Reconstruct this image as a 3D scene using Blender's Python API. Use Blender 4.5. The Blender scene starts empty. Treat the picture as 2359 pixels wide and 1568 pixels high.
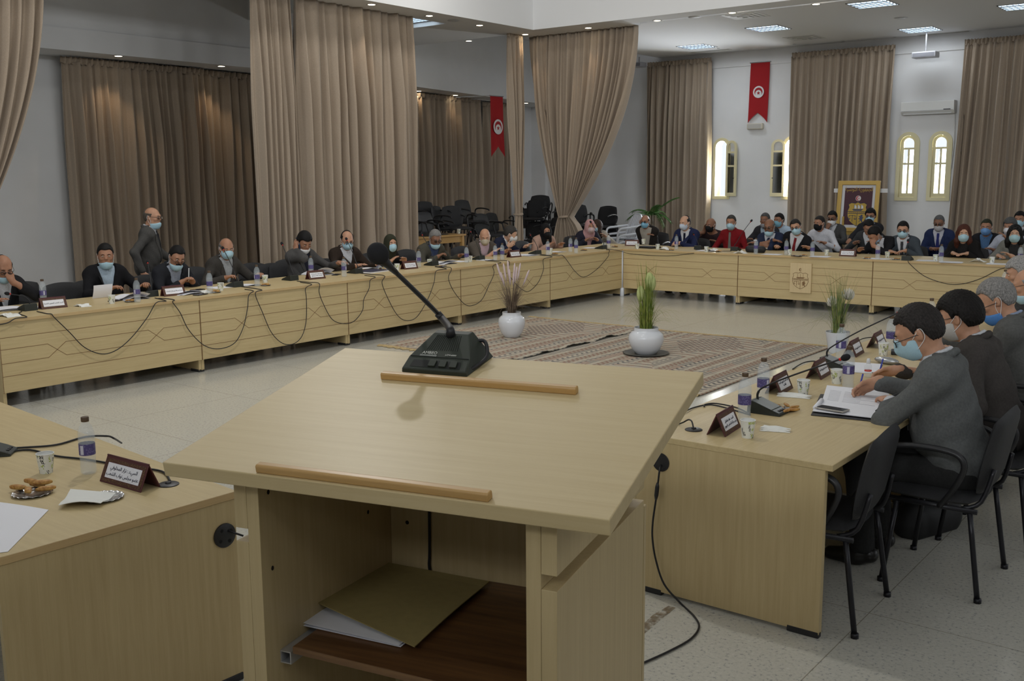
import bpy, math, random
import numpy as np
from mathutils import Vector, Matrix, geometry
random.seed(7)
rng = np.random.default_rng(7)
S = bpy.context.scene
COL = S.collection
PI = math.pi
V = Vector

# ------------------------------------------------------------------ camera
CAM = np.array([8.569, -13.898, 1.907]); YAW, PIT, ROL, FPX = -0.661, 0.16, -0.008, 2352.4


def cam_axes():
    cy, sy, cp, sp = math.cos(YAW), math.sin(YAW), math.cos(PIT), math.sin(PIT)
    f = np.array([sy*cp, cy*cp, -sp]); r = np.array([cy, -sy, 0.]); u = np.cross(r, f)
    c, s = math.cos(ROL), math.sin(ROL)
    return c*r+s*u, -s*r+c*u, f


CR, CU, CF = cam_axes()
cd = bpy.data.cameras.new('camera'); cam = bpy.data.objects.new('camera', cd); COL.objects.link(cam)
cam.matrix_world = Matrix(((CR[0], CU[0], -CF[0], CAM[0]), (CR[1], CU[1], -CF[1], CAM[1]), (CR[2], CU[2], -CF[2], CAM[2]), (0, 0, 0, 1)))
cd.sensor_width = 36; cd.lens = FPX/2359*36; cd.clip_start = .05; cd.clip_end = 200
S.camera = cam


def ray(u, v): return CF+CR*((u-1179.5)/FPX)-CU*((v-784)/FPX)
def atz(u, v, z): d = ray(u, v); return V(CAM+d*((z-CAM[2])/d[2]))
def atx(u, v, x): d = ray(u, v); return V(CAM+d*((x-CAM[0])/d[0]))
def aty(u, v, y): d = ray(u, v); return V(CAM+d*((y-CAM[1])/d[1]))
def atd(u, v, t): return V(CAM+ray(u, v)*t)


# ------------------------------------------------------------------ tagging
def tag(o, label=None, cat=None, group=None, kind=None):
    if label: o['label'] = label
    if cat: o['category'] = cat
    if group: o['group'] = group
    if kind: o['kind'] = kind
    return o


def thing(name, loc, rz, label, cat, group=None):
    o = bpy.data.objects.new(name, None); COL.objects.link(o)
    o.location = loc; o.rotation_euler = (0, 0, rz); o.empty_display_size = .1
    return tag(o, label, cat, group)


def dup(root, loc=None, rz=None, label=None, group=None):
    r = root.copy(); COL.objects.link(r)
    if loc is not None: r.location = loc
    if rz is not None: r.rotation_euler = (0, 0, rz)
    if label: r['label'] = label
    if group: r['group'] = group
    for ch in list(root.children):
        c = ch.copy(); COL.objects.link(c); c.parent = r
        for g in list(ch.children):
            d = g.copy(); COL.objects.link(d); d.parent = c
    return r


# ------------------------------------------------------------------ materials
MATS = {}


def mat(name, col, rough=.6, metal=0, spec=.5, emit=None, es=0, alpha=None, trans=0, ior=1.45, sheen=0):
    if name in MATS: return MATS[name]
    m = bpy.data.materials.new(name); m.use_nodes = True
    b = m.node_tree.nodes['Principled BSDF']
    b.inputs['Base Color'].default_value = (*col, 1); b.inputs['Roughness'].default_value = rough
    b.inputs['Metallic'].default_value = metal; b.inputs['Specular IOR Level'].default_value = spec
    b.inputs['IOR'].default_value = ior
    if trans: b.inputs['Transmission Weight'].default_value = trans
    if sheen: b.inputs['Sheen Weight'].default_value = sheen
    if emit: b.inputs['Emission Color'].default_value = (*emit, 1); b.inputs['Emission Strength'].default_value = es
    MATS[name] = m
    return m


class NT:
    def __init__(s, m): s.t = m.node_tree; s.b = s.t.nodes['Principled BSDF']
    def n(s, typ, **kw):
        x = s.t.nodes.new(typ)
        for k, v in kw.items():
            if k.startswith('i_'):
                x.inputs[k[2:].replace('_', ' ')].default_value = v
            else: setattr(x, k, v)
        return x
    def l(s, a, ao, b, bi): s.t.links.new(a.outputs[ao], b.inputs[bi])
    def ramp(s, src, so, stops, interp='LINEAR'):
        r = s.n('ShaderNodeValToRGB'); r.color_ramp.interpolation = interp
        e = r.color_ramp.elements
        while len(e) < len(stops): e.new(.5)
        for i, (p, c) in enumerate(stops): e[i].position = p; e[i].color = (*c, 1) if len(c) == 3 else c
        s.l(src, so, r, 'Fac'); return r


def wood(name, c1, c2, axis=0, rough=.42, scale=1., streak=26):
    if name in MATS: return MATS[name]
    m = mat(name, c1, rough); t = NT(m)
    tc = t.n('ShaderNodeTexCoord'); mp = t.n('ShaderNodeMapping')
    sc = [streak*scale]*3; sc[axis] = 1.1*scale
    mp.inputs['Scale'].default_value = sc
    t.l(tc, 'Object', mp, 'Vector')
    nz = t.n('ShaderNodeTexNoise', i_Scale=2.2, i_Detail=7., i_Roughness=.62, i_Distortion=.3); t.l(mp, 'Vector', nz, 'Vector')
    r = t.ramp(nz, 'Fac', [(.3, c2), (.66, c1)]); t.l(r, 'Color', t.b, 'Base Color')
    bp = t.n('ShaderNodeBump', i_Strength=.05, i_Distance=.002); t.l(nz, 'Fac', bp, 'Height'); t.l(bp, 'Normal', t.b, 'Normal')
    return m


def fabric(name, col, var=.82, scale=60, rough=.9, bump=.15):
    if name in MATS: return MATS[name]
    m = mat(name, col, rough, spec=.2); t = NT(m)
    tc = t.n('ShaderNodeTexCoord')
    nz = t.n('ShaderNodeTexNoise', i_Scale=scale, i_Detail=3.); t.l(tc, 'Object', nz, 'Vector')
    r = t.ramp(nz, 'Fac', [(.3, tuple(c*var for c in col)), (.7, col)]); t.l(r, 'Color', t.b, 'Base Color')
    bp = t.n('ShaderNodeBump', i_Strength=bump, i_Distance=.003); t.l(nz, 'Fac', bp, 'Height'); t.l(bp, 'Normal', t.b, 'Normal')
    return m


# ------------------------------------------------------------------ mesh builder
class MB:
    def __init__(s): s.v = []; s.f = []; s.m = []; s.mi = 0
    def add(s, vs, fs):
        b = len(s.v); s.v += [tuple(x) for x in vs]; s.f += [tuple(i+b for i in f) for f in fs]; s.m += [s.mi]*len(fs)
        return s
    def box(s, lo, hi, M=None):
        (a, b, c), (d, e, f) = lo, hi
        vs = [V(p) for p in ((a, b, c), (d, b, c), (d, e, c), (a, e, c), (a, b, f), (d, b, f), (d, e, f), (a, e, f))]
        if M is not None: vs = [M @ p for p in vs]
        return s.add(vs, [(0, 3, 2, 1), (4, 5, 6, 7), (0, 1, 5, 4), (1, 2, 6, 5), (2, 3, 7, 6), (3, 0, 4, 7)])
    def prism(s, poly, z0, z1, M=None):
        n = len(poly)
        vs = [V((p[0], p[1], z0)) for p in poly]+[V((p[0], p[1], z1)) for p in poly]
        if M is not None: vs = [M @ p for p in vs]
        return s.add(vs, [tuple(range(n-1, -1, -1)), tuple(range(n, 2*n))]+[(i, (i+1) % n, n+(i+1) % n, n+i) for i in range(n)])
    def lathe(s, prof, seg=20, M=None, cap=True):
        vs = []; fs = []; n = len(prof)
        for r, z in prof:
            for k in range(seg):
                a = 2*PI*k/seg; vs.append(V((r*math.cos(a), r*math.sin(a), z)))
        if M is not None: vs = [M @ p for p in vs]
        for i in range(n-1):
            for k in range(seg):
                k2 = (k+1) % seg; fs.append((i*seg+k, i*seg+k2, (i+1)*seg+k2, (i+1)*seg+k))
        if cap: fs += [tuple(range(seg-1, -1, -1)), tuple((n-1)*seg+k for k in range(seg))]
        return s.add(vs, fs)
    def tube(s, pts, rad, seg=8, flat=1., up=None):
        pts = [V(p) for p in pts]; n = len(pts)
        if not hasattr(rad, '__len__'): rad = [rad]*n
        vs = []; fs = []; pn = None
        for i, p in enumerate(pts):
            t = (pts[min(i+1, n-1)]-pts[max(i-1, 0)])
            t = t.normalized() if t.length > 1e-9 else V((0, 0, 1))
            if pn is None:
                a = V(up) if up is not None else (V((0, 0, 1)) if abs(t.z) < .9 else V((1, 0, 0)))
                nn = (a-t*a.dot(t)).normalized()
            else:
                nn = pn-t*pn.dot(t); nn = nn.normalized() if nn.length > 1e-6 else pn
            pn = nn; bb = t.cross(nn)
            for k in range(seg):
                a = 2*PI*k/seg; vs.append(p+nn*(math.cos(a)*rad[i]*flat)+bb*(math.sin(a)*rad[i]))
        for i in range(n-1):
            for k in range(seg):
                k2 = (k+1) % seg; fs.append((i*seg+k, i*seg+k2, (i+1)*seg+k2, (i+1)*seg+k))
        fs += [tuple(range(seg-1, -1, -1)), tuple((n-1)*seg+k for k in range(seg))]
        return s.add(vs, fs)
    def ball(s, c, r, seg=14, ring=9, M=None):
        r = (r, r, r) if not hasattr(r, '__len__') else r
        vs = []; fs = []
        for i in range(ring+1):
            th = PI*i/ring
            for k in range(seg):
                a = 2*PI*k/seg
                q = V((r[0]*math.sin(th)*math.cos(a), r[1]*math.sin(th)*math.sin(a), -r[2]*math.cos(th)))
                if M is not None: q = M @ q
                vs.append(V(c)+q)
        for i in range(ring):
            for k in range(seg):
                k2 = (k+1) % seg; fs.append((i*seg+k, i*seg+k2, (i+1)*seg+k2, (i+1)*seg+k))
        return s.add(vs, fs)
    def grid(s, P, closed=False):
        """P[i][j] points -> quads"""
        n, m = len(P), len(P[0]); vs = [V(p) for row in P for p in row]; fs = []
        for i in range(n-1):
            for j in range(m-1 if not closed else m):
                j2 = (j+1) % m; fs.append((i*m+j, i*m+j2, (i+1)*m+j2, (i+1)*m+j))
        return s.add(vs, fs)
    def sheet(s, P, th=.0006, d=(0, 0, 1)):
        """grid with thickness along d"""
        d = V(d)*th; n, m = len(P), len(P[0])
        top = [V(p)+d for r in P for p in r]; bot = [V(p) for r in P for p in r]
        N = n*m; fs = []
        for i in range(n-1):
            for j in range(m-1):
                q = (i*m+j, i*m+j+1, (i+1)*m+j+1, (i+1)*m+j); fs.append(q); fs.append(tuple(N+k for k in reversed(q)))
        bd = [j for j in range(m)]+[i*m+m-1 for i in range(1, n)]+[(n-1)*m+j for j in range(m-2, -1, -1)]+[i*m for i in range(n-2, 0, -1)]
        L = len(bd)
        fs += [(bd[(k+1) % L], bd[k], N+bd[k], N+bd[(k+1) % L]) for k in range(L)]
        return s.add(top+bot, fs)
    def build(s, name, mats, parent=None, smooth=False, bevel=0, loc=None, rot=None, seg=2, fixn=False):
        me = bpy.data.meshes.new(name); me.from_pydata(s.v, [], s.f)
        if not isinstance(mats, (list, tuple)): mats = [mats]
        for m in mats: me.materials.append(m)
        if len(mats) > 1: me.polygons.foreach_set('material_index', s.m)
        if smooth: me.polygons.foreach_set('use_smooth', [True]*len(me.polygons))
        o = bpy.data.objects.new(name, me); COL.objects.link(o)
        if smooth == 'auto': me.set_sharp_from_angle(angle=math.radians(40))
        if parent is not None: o.parent = parent
        if loc is not None: o.location = loc
        if rot is not None: o.rotation_euler = rot
        if bevel:
            b = o.modifiers.new('bevel', 'BEVEL'); b.width = bevel; b.segments = seg; b.limit_method = 'ANGLE'
        return o


def TR(loc, rz=0, rx=0, ry=0):
    return Matrix.Translation(V(loc)) @ Matrix.Rotation(rz, 4, 'Z') @ Matrix.Rotation(ry, 4, 'Y') @ Matrix.Rotation(rx, 4, 'X')


def catmull(P, n=8):
    P = [V(p) for p in P]; out = []
    for i in range(len(P)-1):
        a, b, c, d = P[max(i-1, 0)], P[i], P[i+1], P[min(i+2, len(P)-1)]
        for k in range(n):
            t = k/n
            out.append(.5*((2*b)+(c-a)*t+(2*a-5*b+4*c-d)*t*t+(3*b-a-3*c+d)*t**3))
    return out+[P[-1]]


# ------------------------------------------------------------------ lettering
_AR = {0x621: (0xFE80, 1), 0x622: (0xFE81, 2), 0x623: (0xFE83, 2), 0x624: (0xFE85, 2), 0x625: (0xFE87, 2), 0x626: (0xFE89, 4), 0x627: (0xFE8D, 2),
       0x628: (0xFE8F, 4), 0x629: (0xFE93, 2), 0x62A: (0xFE95, 4), 0x62B: (0xFE99, 4), 0x62C: (0xFE9D, 4), 0x62D: (0xFEA1, 4), 0x62E: (0xFEA5, 4),
       0x62F: (0xFEA9, 2), 0x630: (0xFEAB, 2), 0x631: (0xFEAD, 2), 0x632: (0xFEAF, 2), 0x633: (0xFEB1, 4), 0x634: (0xFEB5, 4), 0x635: (0xFEB9, 4),
       0x636: (0xFEBD, 4), 0x637: (0xFEC1, 4), 0x638: (0xFEC5, 4), 0x639: (0xFEC9, 4), 0x63A: (0xFECD, 4), 0x641: (0xFED1, 4), 0x642: (0xFED5, 4),
       0x643: (0xFED9, 4), 0x644: (0xFEDD, 4), 0x645: (0xFEE1, 4), 0x646: (0xFEE5, 4), 0x647: (0xFEE9, 4), 0x648: (0xFEED, 2), 0x649: (0xFEEF, 2), 0x64A: (0xFEF1, 4)}


def arabic(s):
    out = []
    for i, ch in enumerate(s):
        c = ord(ch)
        if c not in _AR: out.append(ch); continue
        pv = i > 0 and ord(s[i-1]) in _AR and _AR[ord(s[i-1])][1] == 4
        nx = i+1 < len(s) and ord(s[i+1]) in _AR and ord(s[i+1]) != 0x621
        b, n = _AR[c]
        f = 0
        if n == 4: f = 3 if pv and nx else 1 if pv else 2 if nx else 0
        elif n == 2: f = 1 if pv else 0
        out.append(chr(b+f))
    return ''.join(reversed(out))


def lettering(name, lines, size, m, M, parent=None, ar=True, ext=.0004, lead=1.35, width=None):
    """flat lettering as one mesh; M places the local XY plane"""
    c = bpy.data.curves.new('lettering', 'FONT'); c.body = '\n'.join(arabic(l) if ar else l for l in lines)
    c.size = size; c.align_x = 'CENTER'; c.align_y = 'CENTER'; c.extrude = ext; c.space_line = lead; c.resolution_u = 3
    o = bpy.data.objects.new('lettering', c); COL.objects.link(o)
    bpy.context.view_layer.update()
    me = bpy.data.meshes.new_from_object(o.evaluated_get(bpy.context.evaluated_depsgraph_get()))
    bpy.data.objects.remove(o)
    if width and len(me.vertices):
        xs = [v.co.x for v in me.vertices]; k = width/max(1e-6, max(xs)-min(xs))
        if k < 1:
            for v in me.vertices: v.co.x *= k; v.co.y *= max(k, .75)
    me.transform(M); me.materials.clear(); me.materials.append(m)
    o = bpy.data.objects.new(name, me); COL.objects.link(o); me.name = name
    if parent is not None: o.parent = parent
    return o
# ------------------------------------------------------------------ smooth bodies: distance fields meshed by surface nets
def rotm(rz=0, rx=0, ry=0):
    cz, sz, cx, sx, cy, sy = math.cos(rz), math.sin(rz), math.cos(rx), math.sin(rx), math.cos(ry), math.sin(ry)
    Rz = np.array([[cz, -sz, 0], [sz, cz, 0], [0, 0, 1]]); Rx = np.array([[1, 0, 0], [0, cx, -sx], [0, sx, cx]]); Ry = np.array([[cy, 0, sy], [0, 1, 0], [-sy, 0, cy]])
    return Rz @ Rx @ Ry


class SDF:
    def __init__(s): s.p = []; s.c = []; s.noise = None; s.kc = 0
    def cap(s, a, b, ra, rb=None, k=.03, sub=False):
        a, b = np.asarray(a, float), np.asarray(b, float); rb = ra if rb is None else rb
        R = max(ra, rb); s.p.append(('c', a, b, ra, rb, k, sub, np.minimum(a, b)-R, np.maximum(a, b)+R)); return s
    def ell(s, c, r, R=None, k=.03, sub=False):
        c = np.asarray(c, float); r = np.asarray(r, float); R = np.eye(3) if R is None else R
        e = np.sqrt(((R*r)**2).sum(1)); s.p.append(('e', c, R, r, 0, k, sub, c-e, c+e)); return s
    def cut(s, fn): s.c.append(fn); return s
    @staticmethod
    def d(p, X, Y, Z):
        if p[0] == 'c':
            a, b, ra, rb = p[1:5]; ab = b-a; L = max(ab @ ab, 1e-9)
            x, y, z = X-a[0], Y-a[1], Z-a[2]
            t = np.clip((x*ab[0]+y*ab[1]+z*ab[2])/L, 0, 1)
            return np.sqrt((x-t*ab[0])**2+(y-t*ab[1])**2+(z-t*ab[2])**2)-(ra+t*(rb-ra))
        c, R, r = p[1:4]; x, y, z = X-c[0], Y-c[1], Z-c[2]
        q = [(x*R[0, i]+y*R[1, i]+z*R[2, i]) for i in range(3)]
        k0 = np.sqrt(sum((q[i]/r[i])**2 for i in range(3))); k1 = np.sqrt(sum((q[i]/r[i]**2)**2 for i in range(3)))
        return k0*(k0-1)/np.maximum(k1, 1e-6)
    @staticmethod
    def comb(F, d, k, sub):
        if sub:
            h = np.maximum(k-np.abs(F+d), 0)/k; return np.maximum(F, -d)+h*h*k*.25
        h = np.maximum(k-np.abs(F-d), 0)/k; return np.minimum(F, d)-h*h*k*.25
    def at(s, P):
        X, Y, Z = P[:, 0], P[:, 1], P[:, 2]; F = np.full(len(P), 1.)
        for p in s.p: F = s.comb(F, s.d(p, X, Y, Z), p[5], p[6])
        for c in s.c: F = np.maximum(F, c(X, Y, Z))
        return F
    def mesh(s, vox):
        lo = np.min([p[7] for p in s.p if not p[6]], 0)-3*vox; hi = np.max([p[8] for p in s.p if not p[6]], 0)+3*vox
        n = np.ceil((hi-lo)/vox).astype(int)+1
        ax = [(lo[i]+vox*np.arange(n[i])).astype(np.float32) for i in range(3)]
        F = np.full(n, 1., np.float32)
        for p in s.p:
            m = p[5]+2.5*vox
            i0 = np.clip(((p[7]-m-lo)/vox).astype(int), 0, n); i1 = np.clip(((p[8]+m-lo)/vox).astype(int)+2, 0, n)
            if (i1 <= i0).any(): continue
            sl = tuple(slice(a, b) for a, b in zip(i0, i1))
            X, Y, Z = ax[0][sl[0]][:, None, None], ax[1][sl[1]][None, :, None], ax[2][sl[2]][None, None, :]
            F[sl] = s.comb(F[sl], s.d(p, X, Y, Z), p[5], p[6])
        X, Y, Z = ax[0][:, None, None], ax[1][None, :, None], ax[2][None, None, :]
        for c in s.c:
            cv = c(X, Y, Z)
            if s.kc: h_ = np.maximum(s.kc-np.abs(F-cv), 0)/s.kc; F = np.maximum(F, cv)+h_*h_*s.kc*.25
            else: F = np.maximum(F, cv)
        if s.noise: F = F+s.noise(X, Y, Z)
        return nets(F, lo, vox)


def nets(F, lo, vox):
    In = F < 0
    a = In[:-1, :-1, :-1]; cnt = np.zeros(a.shape, np.int8)
    for i in (0, 1):
        for j in (0, 1):
            for k in (0, 1):
                cnt += In[i:In.shape[0]-1+i, j:In.shape[1]-1+j, k:In.shape[2]-1+k]
    act = (cnt > 0) & (cnt < 8)
    C = np.argwhere(act); N = len(C)
    idx = np.full(a.shape, -1, np.int32); idx[act] = np.arange(N)
    acc = np.zeros((N, 3)); w = np.zeros(N)
    cor = [(i, j, k) for i in (0, 1) for j in (0, 1) for k in (0, 1)]
    val = {c: F[C[:, 0]+c[0], C[:, 1]+c[1], C[:, 2]+c[2]] for c in cor}
    for c in cor:
        for ax in range(3):
            if c[ax] == 0:
                d = list(c); d[ax] = 1; d = tuple(d)
                f0, f1 = val[c], val[d]; m = (f0 < 0) != (f1 < 0)
                t = f0[m]/(f0[m]-f1[m]); q = np.tile(np.array(c, float), (m.sum(), 1)); q[:, ax] += t
                acc[m] += q; w[m] += 1
    Vt = lo+vox*(C+acc/w[:, None])
    quads = []
    for ax in range(3):
        o = [0, 1, 2]; o.remove(ax); b, c = o
        s0 = [slice(1, -1)]*3; s0[ax] = slice(0, -1); s1 = list(s0); s1[ax] = slice(1, None)
        A, B = In[tuple(s0)], In[tuple(s1)]; E = np.argwhere(A != B)
        if not len(E): continue
        off = np.array([1, 1, 1]); off[ax] = 0; E = E+off
        sg = In[E[:, 0], E[:, 1], E[:, 2]]
        eb = np.zeros(3, int); eb[b] = 1; ec = np.zeros(3, int); ec[c] = 1
        g = lambda Q: idx[Q[:, 0], Q[:, 1], Q[:, 2]]
        q = np.stack([g(E-eb-ec), g(E-ec), g(E), g(E-eb)], 1)
        if ax == 1: sg = ~sg
        q[~sg] = q[~sg][:, ::-1]
        quads.append(q)
    Q = np.concatenate(quads); Q = Q[(Q >= 0).all(1)]
    return Vt, Q


def mesh_obj(name, VQ, mats, parent=None, mi=None):
    Vt, Q = VQ
    me = bpy.data.meshes.new(name); me.vertices.add(len(Vt)); me.vertices.foreach_set('co', np.asarray(Vt, np.float32).ravel())
    me.loops.add(Q.size); me.loops.foreach_set('vertex_index', Q.astype(np.int32).ravel())
    me.polygons.add(len(Q)); me.polygons.foreach_set('loop_start', np.arange(0, Q.size, 4, dtype=np.int32))
    me.polygons.foreach_set('use_smooth', np.ones(len(Q), bool))
    if not isinstance(mats, (list, tuple)): mats = [mats]
    for m in mats: me.materials.append(m)
    if mi is not None: me.polygons.foreach_set('material_index', mi.astype(np.int32))
    me.update(); me.validate()
    o = bpy.data.objects.new(name, me); COL.objects.link(o)
    if parent is not None: o.parent = parent
    return o


def skinmat(c):
    n = 'skin_%02d%02d%02d' % tuple(int(x*99) for x in c)
    if n in MATS: return MATS[n]
    m = mat(n, c, .5, spec=.4); t = NT(m); m.node_tree.nodes['Principled BSDF'].inputs['Subsurface Weight'].default_value = .0
    tc = t.n('ShaderNodeTexCoord'); nz = t.n('ShaderNodeTexNoise', i_Scale=40., i_Detail=4.); t.l(tc, 'Object', nz, 'Vector')
    r = t.ramp(nz, 'Fac', [(.3, tuple(x*.86 for x in c)), (.7, c)]); t.l(r, 'Color', t.b, 'Base Color')
    return m


def clothmat(c): return fabric('cloth_%03d%03d%03d' % tuple(int(x*999) for x in c), c, .78, 90, .88, .25)


def hairmat(c):
    c = tuple(c); n = 'hair_%02d%02d%02d' % tuple(int(x*99) for x in c)
    if n in MATS: return MATS[n]
    m = mat(n, c, .6, spec=.18); t = NT(m)
    tc = t.n('ShaderNodeTexCoord'); mp = t.n('ShaderNodeMapping'); mp.inputs['Scale'].default_value = (160, 60, 60); t.l(tc, 'Object', mp, 'Vector')
    nz = t.n('ShaderNodeTexNoise', i_Scale=1.5, i_Detail=5.); t.l(mp, 'Vector', nz, 'Vector')
    r = t.ramp(nz, 'Fac', [(.35, tuple(x*.55 for x in c)), (.7, tuple(min(1, x*1.2) for x in c))]); t.l(r, 'Color', t.b, 'Base Color')
    bp = t.n('ShaderNodeBump', i_Strength=.35, i_Distance=.002); t.l(nz, 'Fac', bp, 'Height'); t.l(bp, 'Normal', t.b, 'Normal')
    return m


SK1, SK2, SK3, SK4 = (.50, .27, .17), (.38, .19, .115), (.25, .12, .07), (.56, .33, .22)
LENS = mat('lens_glass', (.9, .92, .95), .03, trans=1., ior=1.1)
BLK, GRY, BRN = (.012, .011, .011), (.22, .21, .20), (.05, .025, .015)
MASKB, MASKW, MASKG = (.42, .62, .72), (.78, .78, .78), (.55, .60, .66)


def ik(S0, W, l1, l2, pole):
    d = W-S0; L = np.linalg.norm(d); m = (l1+l2)*.985
    if L > m: W = S0+d*(m/L); d = W-S0; L = m
    u = d/L; a = (l1*l1-l2*l2+L*L)/(2*L); h = math.sqrt(max(l1*l1-a*a, 0))
    p = pole-u*(pole @ u); p = p/max(np.linalg.norm(p), 1e-6)
    return S0+u*a+p*h, W


def nrm(v): v = np.asarray(v, float); return v/max(np.linalg.norm(v), 1e-9)


class Pose:
    """seated or standing skeleton, local frame: +Y faces forward, +X is the person's right"""
    def __init__(s, P):
        g = P.get; s.sc = g('sc', 1.); sc = s.sc; R_ = math.radians
        s.seat = g('seat', .46); s.R = rotm(R_(g('turn', 0)), -R_(g('lean', 8)), R_(g('side', 0)))
        s.stand = g('stand', False)
        s.p0 = np.array([0, 0, .93*sc if s.stand else s.seat+.09])
        T = lambda x, y, z: s.p0+s.R @ (np.array([x, y, z])*sc)
        s.T = T
        # upper back rounds forward a little
        s.nb = T(0, -.005, .50); s.np_ = T(0, .02, .575)
        hy, hp, hr = g('head', (0, 5, 0))
        s.Rh = rotm(R_(hy), -R_(hp), R_(hr))
        s.hc = s.np_+s.Rh @ (np.array([0, .018, .10])*sc)
        s.H = lambda x, y, z: s.hc+s.Rh @ (np.array([x, y, z])*sc)
    def head(s): return s.hc


def hand(f, W, fd, pn, side, curl, r=.0088, spread=.0, sc=1.):
    """palm, four unequal fingers and a thumb that leaves the side of the palm; side +1 = right hand"""
    fd = nrm(fd); pn = nrm(pn-fd*(pn @ fd)); ax = np.cross(fd, pn)*side  # ax points to the thumb side
    R = np.stack([ax, fd, pn], 1)
    f.cap(W-fd*.02, W+fd*.02, .026*sc, .027*sc, k=.02)
    f.ell(W+fd*.052*sc, (.041*sc, .052*sc, .0165*sc), R, k=.015)
    for i, (o, L) in enumerate(((.030, .074), (.0105, .084), (-.0095, .078), (-.029, .060))):
        b = W+(ax*o+fd*(.090-.006*abs(i-1)))*sc; dirn = nrm(fd+ax*spread*(1.5-i)); c = curl if not hasattr(curl, '__len__') else curl[i]
        q = b; rr = r*sc*(1 if i < 3 else .88); ang = 0
        pts = [b]
        for sgl, frac in ((.45, .45), (.3, .8), (.25, .6)):
            ang += math.radians(c)*frac
            q = q+(dirn*math.cos(ang)+pn*math.sin(ang))*(L*sgl*sc); pts.append(q)
        f.cap(W+(ax*o*.8+fd*.06)*sc, b, rr*1.05, rr*1.1, k=.006)
        for a_, b_, ra, rb in zip(pts, pts[1:], (1.08, 1, .92), (1, .92, .8)): f.cap(a_, b_, rr*ra, rr*rb, k=.004)
    t0 = W+(ax*.026+fd*.028)*sc; t1 = t0+nrm(ax*.75+fd*.75+pn*.35)*.038*sc; t2 = t1+nrm(ax*.2+fd*.9+pn*.55)*.034*sc
    f.cap(W+(ax*.012+fd*.02)*sc, t0, .015*sc, .0135*sc, k=.012); f.cap(t0, t1, .0125*sc, .0112*sc, k=.008); f.cap(t1, t2, .0108*sc, .0082*sc, k=.005)


def torso(f, s, o, neck=True, belly=0., fem=False, legs=True):
    T, sc, R = s.T, s.sc, s.R
    f.ell(T(0, -.005, .05), np.array((.165, .122, .13))*sc+o, R, k=.05)
    f.ell(T(0, .012+belly*.6, .2), np.array((.152+belly*.4, .112+belly, .16))*sc+o, R, k=.06)
    f.ell(T(0, .008, .35), np.array((.168, .113, .17))*sc+o, R, k=.06)
    if fem:
        for q in (-1, 1): f.ell(T(q*.072, .085, .335), np.array((.062, .055, .06))*sc+o, R, k=.04)
    w = .125 if fem else .14
    f.cap(T(-w, -.01, .462), T(w, -.01, .462), .064*sc+o, k=.05)
    f.cap(T(-.08, -.015, .485), T(.08, -.015, .485), .052*sc+o, k=.06)
    if neck: f.cap(T(0, -.012, .47), T(0, .004, .545), .068*sc+o*.6, .054*sc+o*.6, k=.05)


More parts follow.
